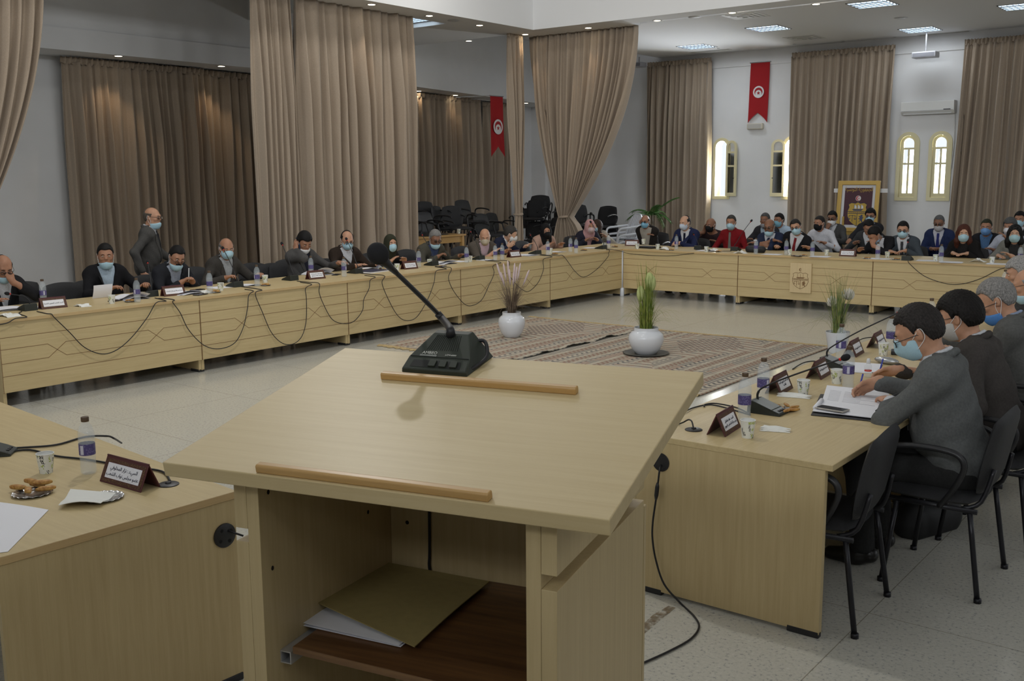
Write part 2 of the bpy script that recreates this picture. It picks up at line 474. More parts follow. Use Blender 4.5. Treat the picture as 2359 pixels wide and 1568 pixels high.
def person(P):
    """P: dict -> root empty with body, clothing, hair, mask ... as children"""
    g = P.get; s = Pose(P); sc = s.sc; T, H, R, Rh = s.T, s.H, s.R, s.Rh
    vox = g('vox', .0105); fv = g('fvox', .0065)
    root = thing('person', P['loc'], P['rz'], P['label'], g('cat', 'person'), g('group'))
    sk = skinmat(g('skin', SK2)); belly = g('belly', .02); fem = g('fem', False)
    if 'loc' in P:
        cz, sz = math.cos(P['rz']), math.sin(P['rz'])
        for nm in 'rl':
            if g('h'+nm+'w'):
                w = np.array(atz(*P['h'+nm+'w']))-np.array(P['loc']); P['h'+nm] = (cz*w[0]+sz*w[1], -sz*w[0]+cz*w[1], w[2])
    # arms
    arms = {}
    for sd, nm in ((1, 'r'), (-1, 'l')):
        Sh = T(sd*(.152 if fem else .168), -.005, .452); W = np.array(g('h'+nm, (sd*.17, .42, .80)), float)
        if g('h'+nm+'h'): W = s.hc+Rh @ (np.array(g('h'+nm+'h'), float)*sc)
        pole = np.array(g('p'+nm, (sd*.7, -.35, -.65)), float)
        E, W = ik(Sh, W, .285*sc, .255*sc, pole); fd = g('f'+nm); fd = nrm(W-E) if fd is None else nrm(fd)
        arms[sd] = (Sh, E, W, fd, np.array(g('n'+nm, (0, 0, -1)), float), g('c'+nm, 25))
    if s.stand:
        legs = {sd: (T(sd*.09, 0, 0), np.array([sd*.10, .03+g('stride', 0)*sd, .50*sc]), np.array([sd*.11, -.02+g('stride', 0)*sd*1.3, .09])) for sd in (1, -1)}
    else:
        lt = g('legturn', 0); Rl = rotm(math.radians(lt)); Lf = lambda x, y, z: np.array([0, 0, z])+Rl @ np.array([x, y, 0])
        legs = {sd: (T(sd*.085, .02, -.0), Lf(sd*.13, .44*sc, s.seat+.075), Lf(sd*.13, .40*sc, .09)) for sd in (1, -1)}
    # ---- body (one continuous surface)
    f = SDF(); torso(f, s, -.018, True, belly, fem)
    f.cap(T(0, -.008, .49), H(0, -.02, -.05), .056*sc, .054*sc, k=.03)
    f.ell(H(0, -.014, .024), np.array((.076, .098, .094))*sc, Rh, k=.02)
    f.ell(H(0, -.045, -.012), np.array((.062, .053, .072))*sc, Rh, k=.03)
    f.ell(H(0, .018, -.03), np.array((.060, .074, .088))*sc, Rh, k=.03)
    f.ell(H(0, .050, -.088), np.array((.036, .034, .026))*sc, Rh, k=.03)
    f.cap(H(-.044, .012, -.068), H(-.020, .055, -.088), .018*sc, k=.03).cap(H(.044, .012, -.068), H(.020, .055, -.088), .018*sc, k=.03)
    f.cap(H(-.036, .076, .022), H(.036, .076, .022), .0135*sc, k=.016)
    for q in (-1, 1):
        f.ell(H(q*.043, .064, -.026), np.array((.02, .018, .016))*sc, Rh, k=.02)
        f.ell(H(q*.031, .094, .002), np.array((.015, .014, .0105))*sc, Rh, k=.010, sub=True)
        f.ell(H(q*.031, .0815, .003), np.array((.0145, .0125, .0125))*sc, Rh, k=.004)
        Re = Rh @ rotm(q*.35)
        f.ell(H(q*.078, -.008, -.008), np.array((.009, .019, .031))*sc, Re, k=.008)
        f.ell(H(q*.086, -.003, -.008), np.array((.004, .009, .017))*sc, Re, k=.004, sub=True)
        f.cap(H(q*.011, .093, -.028), H(q*.013, .085, -.031), .0075*sc, k=.006)
    f.cap(H(0, .087, .012), H(0, .106, -.022), .0085*sc, .0125*sc, k=.014)
    f.cap(H(-.02, .083, -.059), H(.02, .083, -.059), .0065*sc, k=.008).cap(H(-.016, .083, -.069), H(.016, .083, -.069), .0075*sc, k=.006)
    for sd in (1, -1):
        Sh, E, W, fd, pn, cu = arms[sd]
        f.cap(Sh, E, .044*sc, .036*sc, k=.03).cap(E, E+(W-E)*.35, .038*sc, .040*sc, k=.02).cap(E+(W-E)*.35, W, .039*sc, .026*sc, k=.02)
        hand(f, W, fd, pn, sd, cu, sc=sc, spread=g('spread', .05))
        hp, kn, an = legs[sd]
        f.cap(hp, kn, .07*sc, .048*sc, k=.04).cap(kn, an, .046*sc, .035*sc, k=.03)
    mesh_obj('body', f.mesh(vox), sk, root)
    # ---- trousers / skirt, shoes
    bc = clothmat(g('bottom', (.02, .02, .022)))
    f = SDF(); f.ell(T(0, -.005, .04), np.array((.172, .128, .135))*sc, R, k=.05)
    for sd in (1, -1):
        hp, kn, an = legs[sd]; f.cap(hp, kn, .088*sc, .066*sc, k=.05).cap(kn, an, .064*sc, .056*sc, k=.03)
    if g('skirt'): f.cap(legs[1][1], legs[-1][1], .085*sc, k=.06); f.cap((legs[1][1]+legs[-1][1])/2, (legs[1][2]+legs[-1][2])/2+np.array([0, 0, .06]), .16*sc, .18*sc, k=.08)
    f.cut(lambda X, Y, Z: (.075-Z)+0*X+0*Y)
    mesh_obj('skirt' if g('skirt') else 'trousers', f.mesh(vox*1.35), bc, root)
    shm = mat('shoe_black', (.012, .011, .01), .35)
    for sd in (1, -1):
        an = legs[sd][2]; fw = rotm(math.radians(g('legturn', 0))) @ np.array([.04*sd, 1, 0])
        f = SDF().cap(an+np.array([0, 0, -.03])-fw*.035, an+fw*.05+np.array([0, 0, -.045]), .042, .045, k=.03).cap(an+fw*.03+np.array([0, 0, -.048]), an+fw*.16+np.array([0, 0, -.058]), .045, .032, k=.03)
        f.cut(lambda X, Y, Z: -Z+.001+0*X+0*Y)
        mesh_obj('shoe', f.mesh(.010), shm, root)
    # ---- upper clothing
    top = g('top', 'suit'); c1 = clothmat(g('c1', (.03, .03, .035))); c2 = clothmat(g('c2', (.6, .62, .66)))
    Ri = R.T

    def loc(X, Y, Z):
        x, y, z = X-s.p0[0], Y-s.p0[1], Z-s.p0[2]
        return [(Ri[i, 0]*x+Ri[i, 1]*y+Ri[i, 2]*z)/sc for i in range(3)]

    def sleeves(f, o, end, k=.03):
        for sd in (1, -1):
            Sh, E, W, *_ = arms[sd]; f.cap(Sh, E, (.049 if not fem else .043)*sc+o, .041*sc+o, k=.05)
            f.cap(E, E+(W-E)*end, .044*sc+o, .031*sc+o, k=.02)

    def wedge(z0, sl):   # open front between the lapels
        def fn(X, Y, Z):
            x, y, z = loc(X, Y, Z); return sc*np.minimum(np.minimum((z-z0)*sl-np.abs(x), y-.0), .05)
        return fn

    def hem(zl): return lambda X, Y, Z: sc*(zl-loc(X, Y, Z)[2])

    def front(sd_, x, zs, off, y0=.33):
        """points of the clothing's front at torso-local x (array), z"""
        out = []
        for xx, zz in zip(x, zs):
            ys = np.linspace(y0, -.05, 120); pts = np.array([T(xx, yy, zz) for yy in ys]); v = sd_.at(pts)
            i = np.argmax(v < 0); i = i if v[i] < 0 else 60
            out.append(T(xx, ys[i]+off, zz))
        return out
    p1, p2, p3 = rng.uniform(0, 6, 3)

    def fold(X, Y, Z):   # soft creases of worn cloth
        a = np.sin(X*31+Z*23+Y*17+p1+1.6*np.sin(Z*14+Y*9+p2)); b = np.sin(Z*52-X*27+Y*38+p3+1.3*np.sin(X*19+p1))
        return (.0026*a*np.abs(a)+.0018*b).astype(np.float32)

    def collar(c):
        f = SDF()
        for q in (-1, 1):
            pp = [T(q*.040, .066, .482), T(q*.016, .068, .520), T(q*.056, .035, .545), T(q*.058, -.03, .560), T(0, -.068, .566)]
            for a, b, r_ in zip(pp, pp[1:], (.008, .010, .011, .011)): f.cap(a, b, r_*sc, k=.010)
        mesh_obj('collar', f.mesh(.006), c, root)
    if top in ('suit', 'open'):
        sh = SDF(); torso(sh, s, .0, True, belly, fem); sleeves(sh, .002, .99)
        sh.cap(T(0, -.012, .50), T(0, .012, .548), .066*sc, .060*sc, k=.02)
        sh.cut(lambda X, Y, Z: sc*(loc(X, Y, Z)[2]-.556-.35*(-loc(X, Y, Z)[1])))
        mesh_obj('shirt', sh.mesh(vox), c2, root)
        jk = SDF(); torso(jk, s, .018, False, belly, fem); sleeves(jk, .010, .93)
        sl = g('vsl', .26); z0 = g('vz', .20)
        jk.cut(wedge(z0, sl)).cut(hem(-.09))
        jk2 = SDF(); jk2.p = jk.p
        jk.noise = fold
        mesh_obj('jacket', jk.mesh(vox), c1, root)
        co = [T(q*.068, .045, .49) for q in (-1,)]+[T(-.078, -.03, .525), T(-.05, -.075, .545), T(0, -.088, .55), T(.05, -.075, .545), T(.078, -.03, .525)]+[T(.068, .045, .49)]
        f = SDF()
        for a, b in zip(co, co[1:]): f.cap(a, b, .017*sc, k=.012)
        mesh_obj('jacket_collar', f.mesh(.008), c1, root)
        for q in (-1, 1):
            zs = np.linspace(z0+.02, .475, 9); inn = (zs-z0)*sl; wd = np.array([.008, .022, .032, .04, .047, .052, .058, .045, .03])
            a = front(jk2, q*(inn+.004), zs, .002); b = front(jk2, q*(inn+wd), zs, .006)
            m = MB(); m.sheet([[x, y] for x, y in zip(a, b)], .006, tuple(R @ np.array([0, 1, 0]))); m.build('lapel', c1, root, smooth='auto')
        if g('tie'):
            zs = np.linspace(.512, z0-.03, 10); wd = np.array([.017, .02]+list(np.linspace(.017, .036, 8)))
            a = front(sh, -wd*.0-.001, zs, .004); m = MB()
            m.sheet([[p-R @ np.array([w, .004, 0]), p+R @ np.array([0, .003, 0]), p+R @ np.array([w, -.004, 0])] for p, w in zip(a, wd)], .006, tuple(R @ np.array([0, 1, 0])))
            m.build('tie', clothmat(g('tie')), root, smooth='auto')
        collar(c2)
    elif top in ('shirt', 'sweater'):
        sh = SDF(); torso(sh, s, .004, True, belly, fem); sleeves(sh, .006, g('sleeve', .97))
        if top == 'shirt':
            sh.cap(T(0, -.012, .50), T(0, .012, .55), .067*sc, .061*sc, k=.02)
            sh.cut(lambda X, Y, Z: sc*(loc(X, Y, Z)[2]-.557-.35*(-loc(X, Y, Z)[1])))
        else: sh.cut(lambda X, Y, Z: sc*(loc(X, Y, Z)[2]-.528-.35*(-loc(X, Y, Z)[1])))
        sh2 = SDF(); sh2.p = sh.p; sh.cut(hem(-.08)); sh.noise = fold
        mesh_obj('shirt' if top == 'shirt' else 'sweater', sh.mesh(vox), c1, root)
        if top == 'shirt': collar(c1)
        if g('tie'):
            zs = np.linspace(.52, .02, 12); wd = np.array([.017, .02]+list(np.linspace(.017, .036, 10)))
            a = front(sh2, wd*0, zs, .003); m = MB()
            m.sheet([[p-R @ np.array([w, .004, 0]), p+R @ np.array([0, .003, 0]), p+R @ np.array([w, -.004, 0])] for p, w in zip(a, wd)], .006, tuple(R @ np.array([0, 1, 0])))
            m.build('tie', clothmat(g('tie')), root, smooth='auto')
    elif top == 'robe':
        sh = SDF(); torso(sh, s, .016, True, belly, fem); sleeves(sh, .016, .95); sh.cut(hem(-.1)); sh.noise = fold; mesh_obj('robe', sh.mesh(vox), c1, root)
    # ---- head things
    hc_ = g('hair', BLK); hm = hairmat(hc_); st = g('style', 'short')
    n1 = np.array(Rh[:, 2]); Hl = lambda X, Y, Z: [((X-s.hc[0])*Rh[0, i]+(Y-s.hc[1])*Rh[1, i]+(Z-s.hc[2])*Rh[2, i])/sc for i in range(3)]
    if st in ('short', 'thick', 'receding', 'ring', 'buzz'):
        gr = {'short': .013, 'thick': .024, 'receding': .012, 'ring': .009, 'buzz': .008}[st]; f = SDF()
        f.ell(H(0, -.016, .026), np.array((.076+gr*.8, .098+gr, .094+gr*1.1))*sc, Rh, k=.02)
        f.ell(H(0, -.045, -.012), np.array((.062+gr*.9, .053+gr, .072))*sc, Rh, k=.03)
        c0 = {'short': .008, 'thick': -.002, 'receding': .02, 'ring': .06, 'buzz': .010}[st]

        def hl(X, Y, Z):
            x, y, z = Hl(X, Y, Z)
            # hairline height along the head, front to nape: forehead, temple, sideburn, over the ear, nape
            zl = np.interp(y, (-.11, -.052, -.040, -.022, .004, .012, .026, .055, .10), (-.064, -.060, -.030, .014, .010, -.006, .040, .056+c0, .060+c0))
            if st == 'receding': zl = zl+.06*np.clip((y-.012)/.02, 0, 1)
            else: zl = zl+.014*np.minimum((x/.06)**2, 1.4)*np.clip((y-.03)/.03, 0, 1)
            d = (zl-z)*.62
            if st == 'receding': d = np.maximum(d, np.minimum(z-.066-.4*np.maximum(-y, 0), y+.05))
            if st == 'ring': d = np.maximum(d, np.minimum(z-.048-.25*np.maximum(-y-.05, 0), y+.085))
            return sc*d
        f.cut(hl); f.kc = .016*sc if st not in ('ring',) else .010
        if g('fine'):
            f.noise = lambda X, Y, Z: (.0022*np.sin(X*310+Z*90)*np.sin(Y*260-Z*180)+.0014*np.sin(X*620+Y*410+Z*300)).astype(np.float32)
        mesh_obj('hair', f.mesh(g('hvox', .007)), hm, root)
        if g('sideburn', False):
            f = SDF()
            for q in (-1, 1): f.cap(H(q*.075, .012, .03), H(q*.074, .014, -.012), .0075*sc, .004*sc, k=.01)
            mesh_obj('sideburns', f.mesh(.005), hm, root)
    elif st == 'hijab':
        f = SDF(); f.ell(H(0, -.012, .016), np.array((.088, .112, .112))*sc, Rh, k=.03).ell(H(0, .012, -.05), np.array((.074, .085, .09))*sc, Rh, k=.04)
        f.cap(H(0, -.02, -.06), T(0, .0, .49), .082*sc, .10*sc, k=.05)
        for q in (-1, 1): f.cap(T(q*.03, .0, .5), T(q*.13, .0, .485), .07*sc, .055*sc, k=.05)
        f.cap(T(0, .03, .48), T(0, .105, g('drape', .36)), .085*sc, .06*sc, k=.06)
        for i in range(4): a = -.06+.04*i; f.cap(H(a, .03, -.10), T(a*1.4, .10, .40), .014, .012, k=.012)
        fo = g('face', -.006); f.ell(H(0, .115, fo), np.array((.054, .085, .078))*sc, Rh, k=.012, sub=True)
        mesh_obj('headscarf', f.mesh(.008), clothmat(hc_), root)
    elif st == 'long':
        f = SDF(); f.ell(H(0, -.018, .026), np.array((.092, .108, .108))*sc, Rh, k=.03)
        for q in (-1, 1):
            f.cap(H(q*.07, -.01, .0), H(q*.082, .0, -.11), .034*sc, .036*sc, k=.03); f.cap(H(q*.082, .0, -.11), T(q*.105, .05, .36), .036*sc, .034*sc, k=.03)
        f.cap(H(0, -.06, -.02), T(0, -.09, .36), .075*sc, .085*sc, k=.05)
        f.ell(H(0, .12, -.012), np.array((.060, .095, .088))*sc, Rh, k=.015, sub=True)
        f.noise = lambda X, Y, Z: (.003*np.sin(X*210)*np.sin(Y*190+1)+0*Z).astype(np.float32)
        mesh_obj('hair', f.mesh(.008), hm, root)
    # eyes, brows
    ew, ei = mat('eye_white', (.62, .58, .54), .2), mat('eye_iris', (.03, .015, .008), .15)
    for q in (-1, 1):
        m = MB(); M4 = Matrix(Rh.tolist()).to_4x4(); m.ball(H(q*.031, .083, .002), (.0128*sc, .0125*sc, .0072*sc), 14, 12, M=M4)
        for i, fc in enumerate(m.f):
            c = sum((V(m.v[k]) for k in fc), V())/len(fc); l = Rh.T @ (np.array(c)-H(q*.031, .083, .002))
            if l[1] > .0103*sc: m.m[i] = 1
        m.build('eye', [ew, ei], root, smooth=True)
        m = MB(); m.tube([H(q*.014, .0965, .019), H(q*.03, .097, .0245), H(q*.047, .086, .019)], [.0030*sc, .0042*sc, .0022*sc], 6, flat=.8)
        m.build('eyebrow', hairmat(g('brow', tuple(x*.8 for x in hc_) if st not in ('hijab',) else (.02, .015, .012))), root, smooth=True)
    if g('mask') not in ('on',):
        m = MB(); m.tube([H(-.024, .084, -.0635), H(-.010, .0915, -.0615), H(.010, .0915, -.0615), H(.024, .084, -.0635)], [.002*sc, .0055*sc, .0055*sc, .002*sc], 6, flat=.9)
        m.build('lips', mat('lips_%02d' % int(g('skin', SK2)[0]*99), tuple(a*b for a, b in zip(g('skin', SK2), (.8, .6, .6))), .45), root, smooth=True)
    if g('moustache'):
        f = SDF().cap(H(-.028, .083, -.056), H(0, .094, -.046), .006, .0085, k=.01).cap(H(0, .094, -.046), H(.028, .083, -.056), .0085, .006, k=.01)
        mesh_obj('moustache', f.mesh(.005), hm, root)
    if g('beard'):
        f = SDF().ell(H(0, .022, -.05), np.array((.068, .078, .075))*sc, Rh, k=.02).cut(lambda X, Y, Z: sc*np.maximum(Hl(X, Y, Z)[2]+.052, .0-Hl(X, Y, Z)[1]))
        mesh_obj('beard', f.mesh(.006), hairmat(g('beard')), root)
    mk = g('mask')
    if mk:
        mc = g('mcol', MASKB); f = SDF(); cl = fabric('mask_%02d%02d%02d' % tuple(int(x*99) for x in mc), mc, .93, 200, .8, .1)
        if mk == 'on': oy, oz, z0, z1, y0 = 0, 0, -.118, -.008, .016
        elif mk == 'nose': oy, oz, z0, z1, y0 = 0, -.012, -.128, -.03, .014
        else: oy, oz, z0, z1, y0 = -.002, -.03, -.142, -.066, .0
        f.ell(H(0, .026+oy, -.048+oz), np.array((.0715, .084, .082))*sc, Rh, k=.02)
        if mk == 'on': f.cap(H(0, .092, -.008), H(0, .104, -.05), .010*sc, .016*sc, k=.05)
        f.cut(lambda X, Y, Z: sc*np.maximum(np.maximum(z0-Hl(X, Y, Z)[2], Hl(X, Y, Z)[2]-z1+.30*(np.abs(Hl(X, Y, Z)[0])-.03)), y0-Hl(X, Y, Z)[1]))
        mo = mesh_obj('face_mask', f.mesh(fv*.9), cl, root)
        for q in (-1, 1):
            m = MB(); yk = y0+.012
            m.tube(catmull([H(q*.070, yk, z1-.012), H(q*.080, .012, -.006 if mk != 'chin' else -.03), H(q*.0835, -.02, .02), H(q*.086, -.031, -.004), H(q*.080, -.022, -.034), H(q*.074, yk-.004, z0+.05)], 4), .0016 if g('vox', .01) > .006 else .0013, 5)
            m.build('ear_loop', mat('mask_loop', (.8, .8, .8), .8), mo, smooth=True)
    gl = g('glasses')
    if gl:
        m = MB(); gy = .1115; dz = g('glz', -.001)
        for q in (-1, 1):
            ring = [H(q*.033+.0225*math.cos(a), gy-.28*max(0, abs(.033+.0225*q*math.cos(a))-.03)-.0, dz+.0165*math.sin(a)) for a in np.linspace(0, 2*PI, 17)]
            m.tube(ring, .0019 if gl != 'thick' else .0028, 6)
            m.tube([H(q*.056, gy-.008, dz+.006), H(q*.076, .075, dz+.008), H(q*.083, .0, dz+.008), H(q*.082, -.018, dz-.006)], .0017, 6)
        m.tube([H(-.011, gy, dz+.004), H(0, gy+.003, dz+.007), H(.011, gy, dz+.004)], .0017, 6)
        go = m.build('glasses', mat('glasses_frame', (.015, .015, .018), .3), root, smooth=True)
        for q in (-1, 1):
            m = MB(); m.add([H(q*.033+.0215*math.cos(a), gy-.28*max(0, abs(.033+.0215*q*math.cos(a))-.03)-.0005, dz+.0155*math.sin(a)) for a in np.linspace(0, 2*PI, 16, endpoint=False)], [tuple(range(16))]); m.build('lens', LENS, go)
    if g('extra'): g('extra')(root, s, arms)
    return root, s, arms


def head_off(P):
    s = Pose(P); return s.hc-s.p0*np.array([1, 1, 0])


def seat_person(P, px, plane, val):
    """choose the lean that puts the head on the pixel while the pelvis keeps its row (plane 'x' or 'y' at val)"""
    P.setdefault('sc', .95); P.setdefault('seat', .43); rz = P['rz']; c, sn = math.cos(rz), math.sin(rz); i = 0 if plane == 'x' else 1

    def trial(lean):
        Q = dict(P); Q['lean'] = lean; o = Pose(Q).hc
        w = np.array([c*o[0]-sn*o[1], sn*o[0]+c*o[1], o[2]])
        h = (atx if plane == 'x' else aty)(px[0], px[1], val+w[i])
        return np.array(h), w
    if 'lean' in P:
        h, w = trial(P['lean']); P['seat'] = P.get('seat', .46)+float(h[2]-w[2])
    else:
        a, b = -10., P.get('maxlean', 38.)
        for _ in range(24):
            m = (a+b)/2; h, w = trial(m)
            if w[2] > h[2]: a = m
            else: b = m
        P['lean'] = m; h, w = trial(m); P['seat'] = P['seat']+float(h[2]-w[2])
    P['loc'] = (h[0]-w[0], h[1]-w[1], 0)
    return P
# ------------------------------------------------------------------ shared materials
WHITE = mat('white_paint', (.74, .74, .74), .75); t = NT(WHITE)
tc = t.n('ShaderNodeTexCoord'); nz = t.n('ShaderNodeTexNoise', i_Scale=1.3, i_Detail=5.); t.l(tc, 'Object', nz, 'Vector')
r = t.ramp(nz, 'Fac', [(.3, (.70, .70, .70)), (.7, (.76, .76, .765))]); t.l(r, 'Color', t.b, 'Base Color')
CEIL = mat('ceiling_paint', (.78, .78, .78), .8)
MAPLE = wood('maple_along', (.575, .455, .245), (.505, .388, .20), 0)
MAPLEY = wood('maple_across', (.575, .455, .245), (.505, .388, .20), 1)
MAPLEZ = wood('maple_upright', (.55, .432, .232), (.475, .362, .187), 2)
EDGE = wood('maple_edge', (.56, .40, .20), (.50, .35, .17), 0)
HONEY = wood('honey_wood', (.52, .32, .12), (.44, .26, .09), 0, .35)
DARKW = wood('dark_walnut', (.17, .080, .030), (.065, .028, .012), 0, .3, streak=14)
GROOVE = mat('groove_brown', (.22, .125, .055), .8)
BLACKP = mat('black_plastic', (.016, .016, .018), .42)
CORD = mat('cord_black', (.012, .012, .014), .5)
STEEL = mat('dark_steel', (.02, .02, .024), .35, .4)
PAPER = mat('paper_white', (.78, .78, .82), .7)
CREAM = mat('cream_wood', (.72, .66, .42), .5)
FLOOR = mat('terrazzo', (.62, .59, .50), .16); t = NT(FLOOR)
tc = t.n('ShaderNodeTexCoord')
vo = t.n('ShaderNodeTexVoronoi', i_Scale=95., i_Randomness=1.); t.l(tc, 'Object', vo, 'Vector')
nz = t.n('ShaderNodeTexNoise', i_Scale=62., i_Detail=4., i_Roughness=.65); t.l(tc, 'Object', nz, 'Vector')
n2 = t.n('ShaderNodeTexNoise', i_Scale=.7, i_Detail=3.); t.l(tc, 'Object', n2, 'Vector')
r1 = t.ramp(nz, 'Fac', [(.36, (.33, .33, .32)), (.42, (.53, .515, .455)), (.62, (.57, .555, .49)), (.70, (.63, .62, .58))])
r2 = t.ramp(vo, 'Distance', [(.05, (.5, .5, .52)), (.14, (1, 1, 1))])
mx = t.n('ShaderNodeMixRGB', blend_type='MULTIPLY'); mx.inputs[0].default_value = .55; t.l(r1, 'Color', mx, 1); t.l(r2, 'Color', mx, 2)
r3 = t.ramp(n2, 'Fac', [(.3, (.93, .93, .93)), (.7, (1, 1, 1))])
m2 = t.n('ShaderNodeMixRGB', blend_type='MULTIPLY'); m2.inputs[0].default_value = 1; t.l(mx, 'Color', m2, 1); t.l(r3, 'Color', m2, 2)
# slab joints 1.2 m apart
br = t.n('ShaderNodeTexBrick', i_Scale=1., i_Mortar_Size=.0022, i_Brick_Width=1.2, i_Row_Height=1.2, offset=0.); t.l(tc, 'Object', br, 'Vector')
br.inputs['Color1'].default_value = br.inputs['Color2'].default_value = (1, 1, 1, 1); br.inputs['Mortar'].default_value = (.55, .52, .47, 1)
m3 = t.n('ShaderNodeMixRGB', blend_type='MULTIPLY'); m3.inputs[0].default_value = 1; t.l(m2, 'Color', m3, 1); t.l(br, 'Color', m3, 2)
t.l(m3, 'Color', t.b, 'Base Color')
rr = t.ramp(nz, 'Fac', [(.3, (.24, .24, .24)), (.7, (.11, .11, .11))]); t.l(rr, 'Color', t.b, 'Roughness')


def struct(mb, name, m, **k):
    o = mb.build(name, m, **k); o['kind'] = 'structure'; return o


XL, XR, YB, YF, ZC, ZT = -6.2, 12.6, 6.0, -18.6, 4.35, 5.7
struct(MB().box((XL-.3, YF-.3, -.15), (XR+.3, YB+.3, 0)), 'floor', FLOOR)


def holed(name, axis, pos, thick, a0, a1, z0, z1, holes, m):
    """wall in the plane axis=pos with arched or square openings (a, b, zlo, zhi, arched)"""
    polys = [[(a0, z0), (a1, z0), (a1, z1), (a0, z1)]]
    for (a, b, lo, hi, ar) in holes:
        p = [(a, lo), (b, lo)]
        if ar:
            rr_ = (b-a)/2; c = (a+b)/2; p += [(c+rr_*math.cos(k*PI/14), hi-rr_+rr_*math.sin(k*PI/14)) for k in range(15)]
        else: p += [(b, hi), (a, hi)]
        polys.append(p[::-1])
    flat = [q for p in polys for q in p]
    tri = geometry.tessellate_polygon([[V((x, z, 0)) for x, z in p] for p in polys])
    mk = (lambda x, z, d: (x, pos+d, z)) if axis == 'y' else (lambda x, z, d: (pos+d, x, z))
    n = len(flat); b = MB(); vs = [mk(x, z, 0) for x, z in flat]+[mk(x, z, thick) for x, z in flat]
    fs = [tuple(tq) for tq in tri]+[tuple(n+i for i in reversed(tq)) for tq in tri]
    o = 0
    for p in polys:
        k = len(p); fs += [(o+i, o+(i+1) % k, n+o+(i+1) % k, n+o+i) for i in range(k)]; o += k
    b.add(vs, fs)
    ob = b.build(name, m); ob['kind'] = 'structure'
    import bmesh
    bm = bmesh.new(); bm.from_mesh(ob.data); bmesh.ops.recalc_face_normals(bm, faces=bm.faces); bm.to_mesh(ob.data); bm.free()
    return ob


# windows of the back wall: (left px, right px, top px, bottom px)
WPX = [(1643, 1690, 313, 458), (1805, 1843, 311, 458), (2065, 2117, 304, 462), (2138, 2196, 303, 463)]
WIN = []
for a, b, tp, bt in WPX:
    p, q = aty(a, (tp+bt)/2, YB), aty(b, (tp+bt)/2, YB); zt = aty((a+b)/2, tp, YB).z; zb = aty((a+b)/2, bt, YB).z
    WIN.append((p.x, q.x, zb, zt))
zb, zt = WIN[2][2], WIN[2][3]
ww = WIN[2][1]-WIN[2][0]
WIN = [(WIN[0][0], WIN[0][0]+ww*.95, zb, zt), (WIN[1][0]-.02, WIN[1][0]+ww*.93, zb, zt), (WIN[2][0], WIN[2][1], zb, zt), (WIN[3][0], WIN[3][0]+ww, zb, zt)]
fr = .065
holed('wall_back', 'y', YB, .28, XL-.3, XR+.3, 0, ZC+.6, [(a+fr-.02, b-fr+.02, lo+fr-.02, hi-fr+.02, True) for a, b, lo, hi in WIN], WHITE)
holed('wall_left', 'x', XL, -.28, YF, YB, 0, 5.2, [], WHITE)
added_side_holes = [(y, y+1.5, 1.0, 3.3, True) for y in (-6.8, -3.9, -1.0, 2.6)]  # right-wall windows out of view, added to let daylight in
added_clere = [(y, y+1.6, 4.62, 5.45, False) for y in (-16., -13.2, -10.4, -7.6, -4.8, -2.0)]  # unseen clerestory openings, added to brighten the beam faces
holed('wall_right', 'x', XR, .28, YF, YB, 0, ZT+.1, added_side_holes+added_clere, WHITE)
holed('wall_front', 'y', YF, -.28, XL-.3, XR+.3, 0, ZT+.1, [(x, x+1.6, 4.62, 5.45, False) for x in (.5, 3.5, 6.5, 9.5)], WHITE)  # clerestory openings behind the camera, added for light on the beams
# low ceilings around the raised middle
BX0, BX1, BY0, BY1 = -2.79, -2.16, .55, 1.30
struct(MB().box((BX1, BY1, ZC+.03), (XR, YB, ZC+.25)), 'ceiling_back', CEIL)
struct(MB().box((BX0, BY1, ZC+.03), (BX1, YB, ZC+.25)), 'ceiling_corner', CEIL)
struct(MB().box((XL, -2.8, ZC+.10), (BX0, -.95, ZC+.3)), 'ceiling_left', CEIL)
struct(MB().box((XL, YF, 5.0), (BX0, -2.8, 5.2)), 'ceiling_near_left', CEIL)
struct(MB().box((XL, -2.84, ZC+.10), (BX0, -2.8, 5.0)), 'trim_ceiling_step', CEIL)
struct(MB().box((XL, -.95, ZC), (BX0, .78, ZC+.9)), 'trim_beam_cross', CEIL)
struct(MB().box((XL, .78, ZC+.5), (BX0, YB, ZC+.75)), 'ceiling_far_left', CEIL)
struct(MB().box((BX0, YF, ZC), (BX1, BY0, ZT)), 'trim_beam_left', CEIL)
struct(MB().box((BX0, BY0, ZC), (-.5, BY1, ZT)), 'trim_beam_corner', CEIL)
struct(MB().box((-.5, BY0, ZC), (XR, 1.02, ZT)), 'trim_beam_back', CEIL)
struct(MB().box((BX1, YF, ZT), (XR, BY0, ZT+.2)), 'ceiling', CEIL)
# boxed band along the left wall, in two steps
xb = -5.4
zlow = 3.72
bys = [(YF, 3.69, 3.995), (-2.9, 3.69, 3.995), (1., 3.632, 3.95), (5., 3.515, 3.89), (YB, 3.49, 3.88)]


def zband(y): return float(np.interp(y, [b[0] for b in bys], [b[1] for b in bys]))


mb_ = MB(); n_ = len(bys); mb_.add([(xb, y, a) for y, a, b in bys]+[(xb, y, b) for y, a, b in bys]+[(XL, y, a) for y, a, b in bys]+[(XL, y, b) for y, a, b in bys],
    [(k+1, k, n_+k, n_+k+1) for k in range(n_-1)]+[(k, k+1, 2*n_+k+1, 2*n_+k) for k in range(n_-1)]+[(n_+k+1, n_+k, 3*n_+k, 3*n_+k+1) for k in range(n_-1)]+[(2*n_+k, 2*n_+k+1, 3*n_+k+1, 3*n_+k) for k in range(n_-1)]+[(0, 2*n_, 3*n_, n_), (n_-1, 2*n_-1, 4*n_-1, 3*n_-1)])
struct(mb_, 'trim_band_low', WHITE)
struct(MB().box((XL, YF, 3.86), (xb-.04, YB, 5.2)), 'trim_band_high', WHITE)
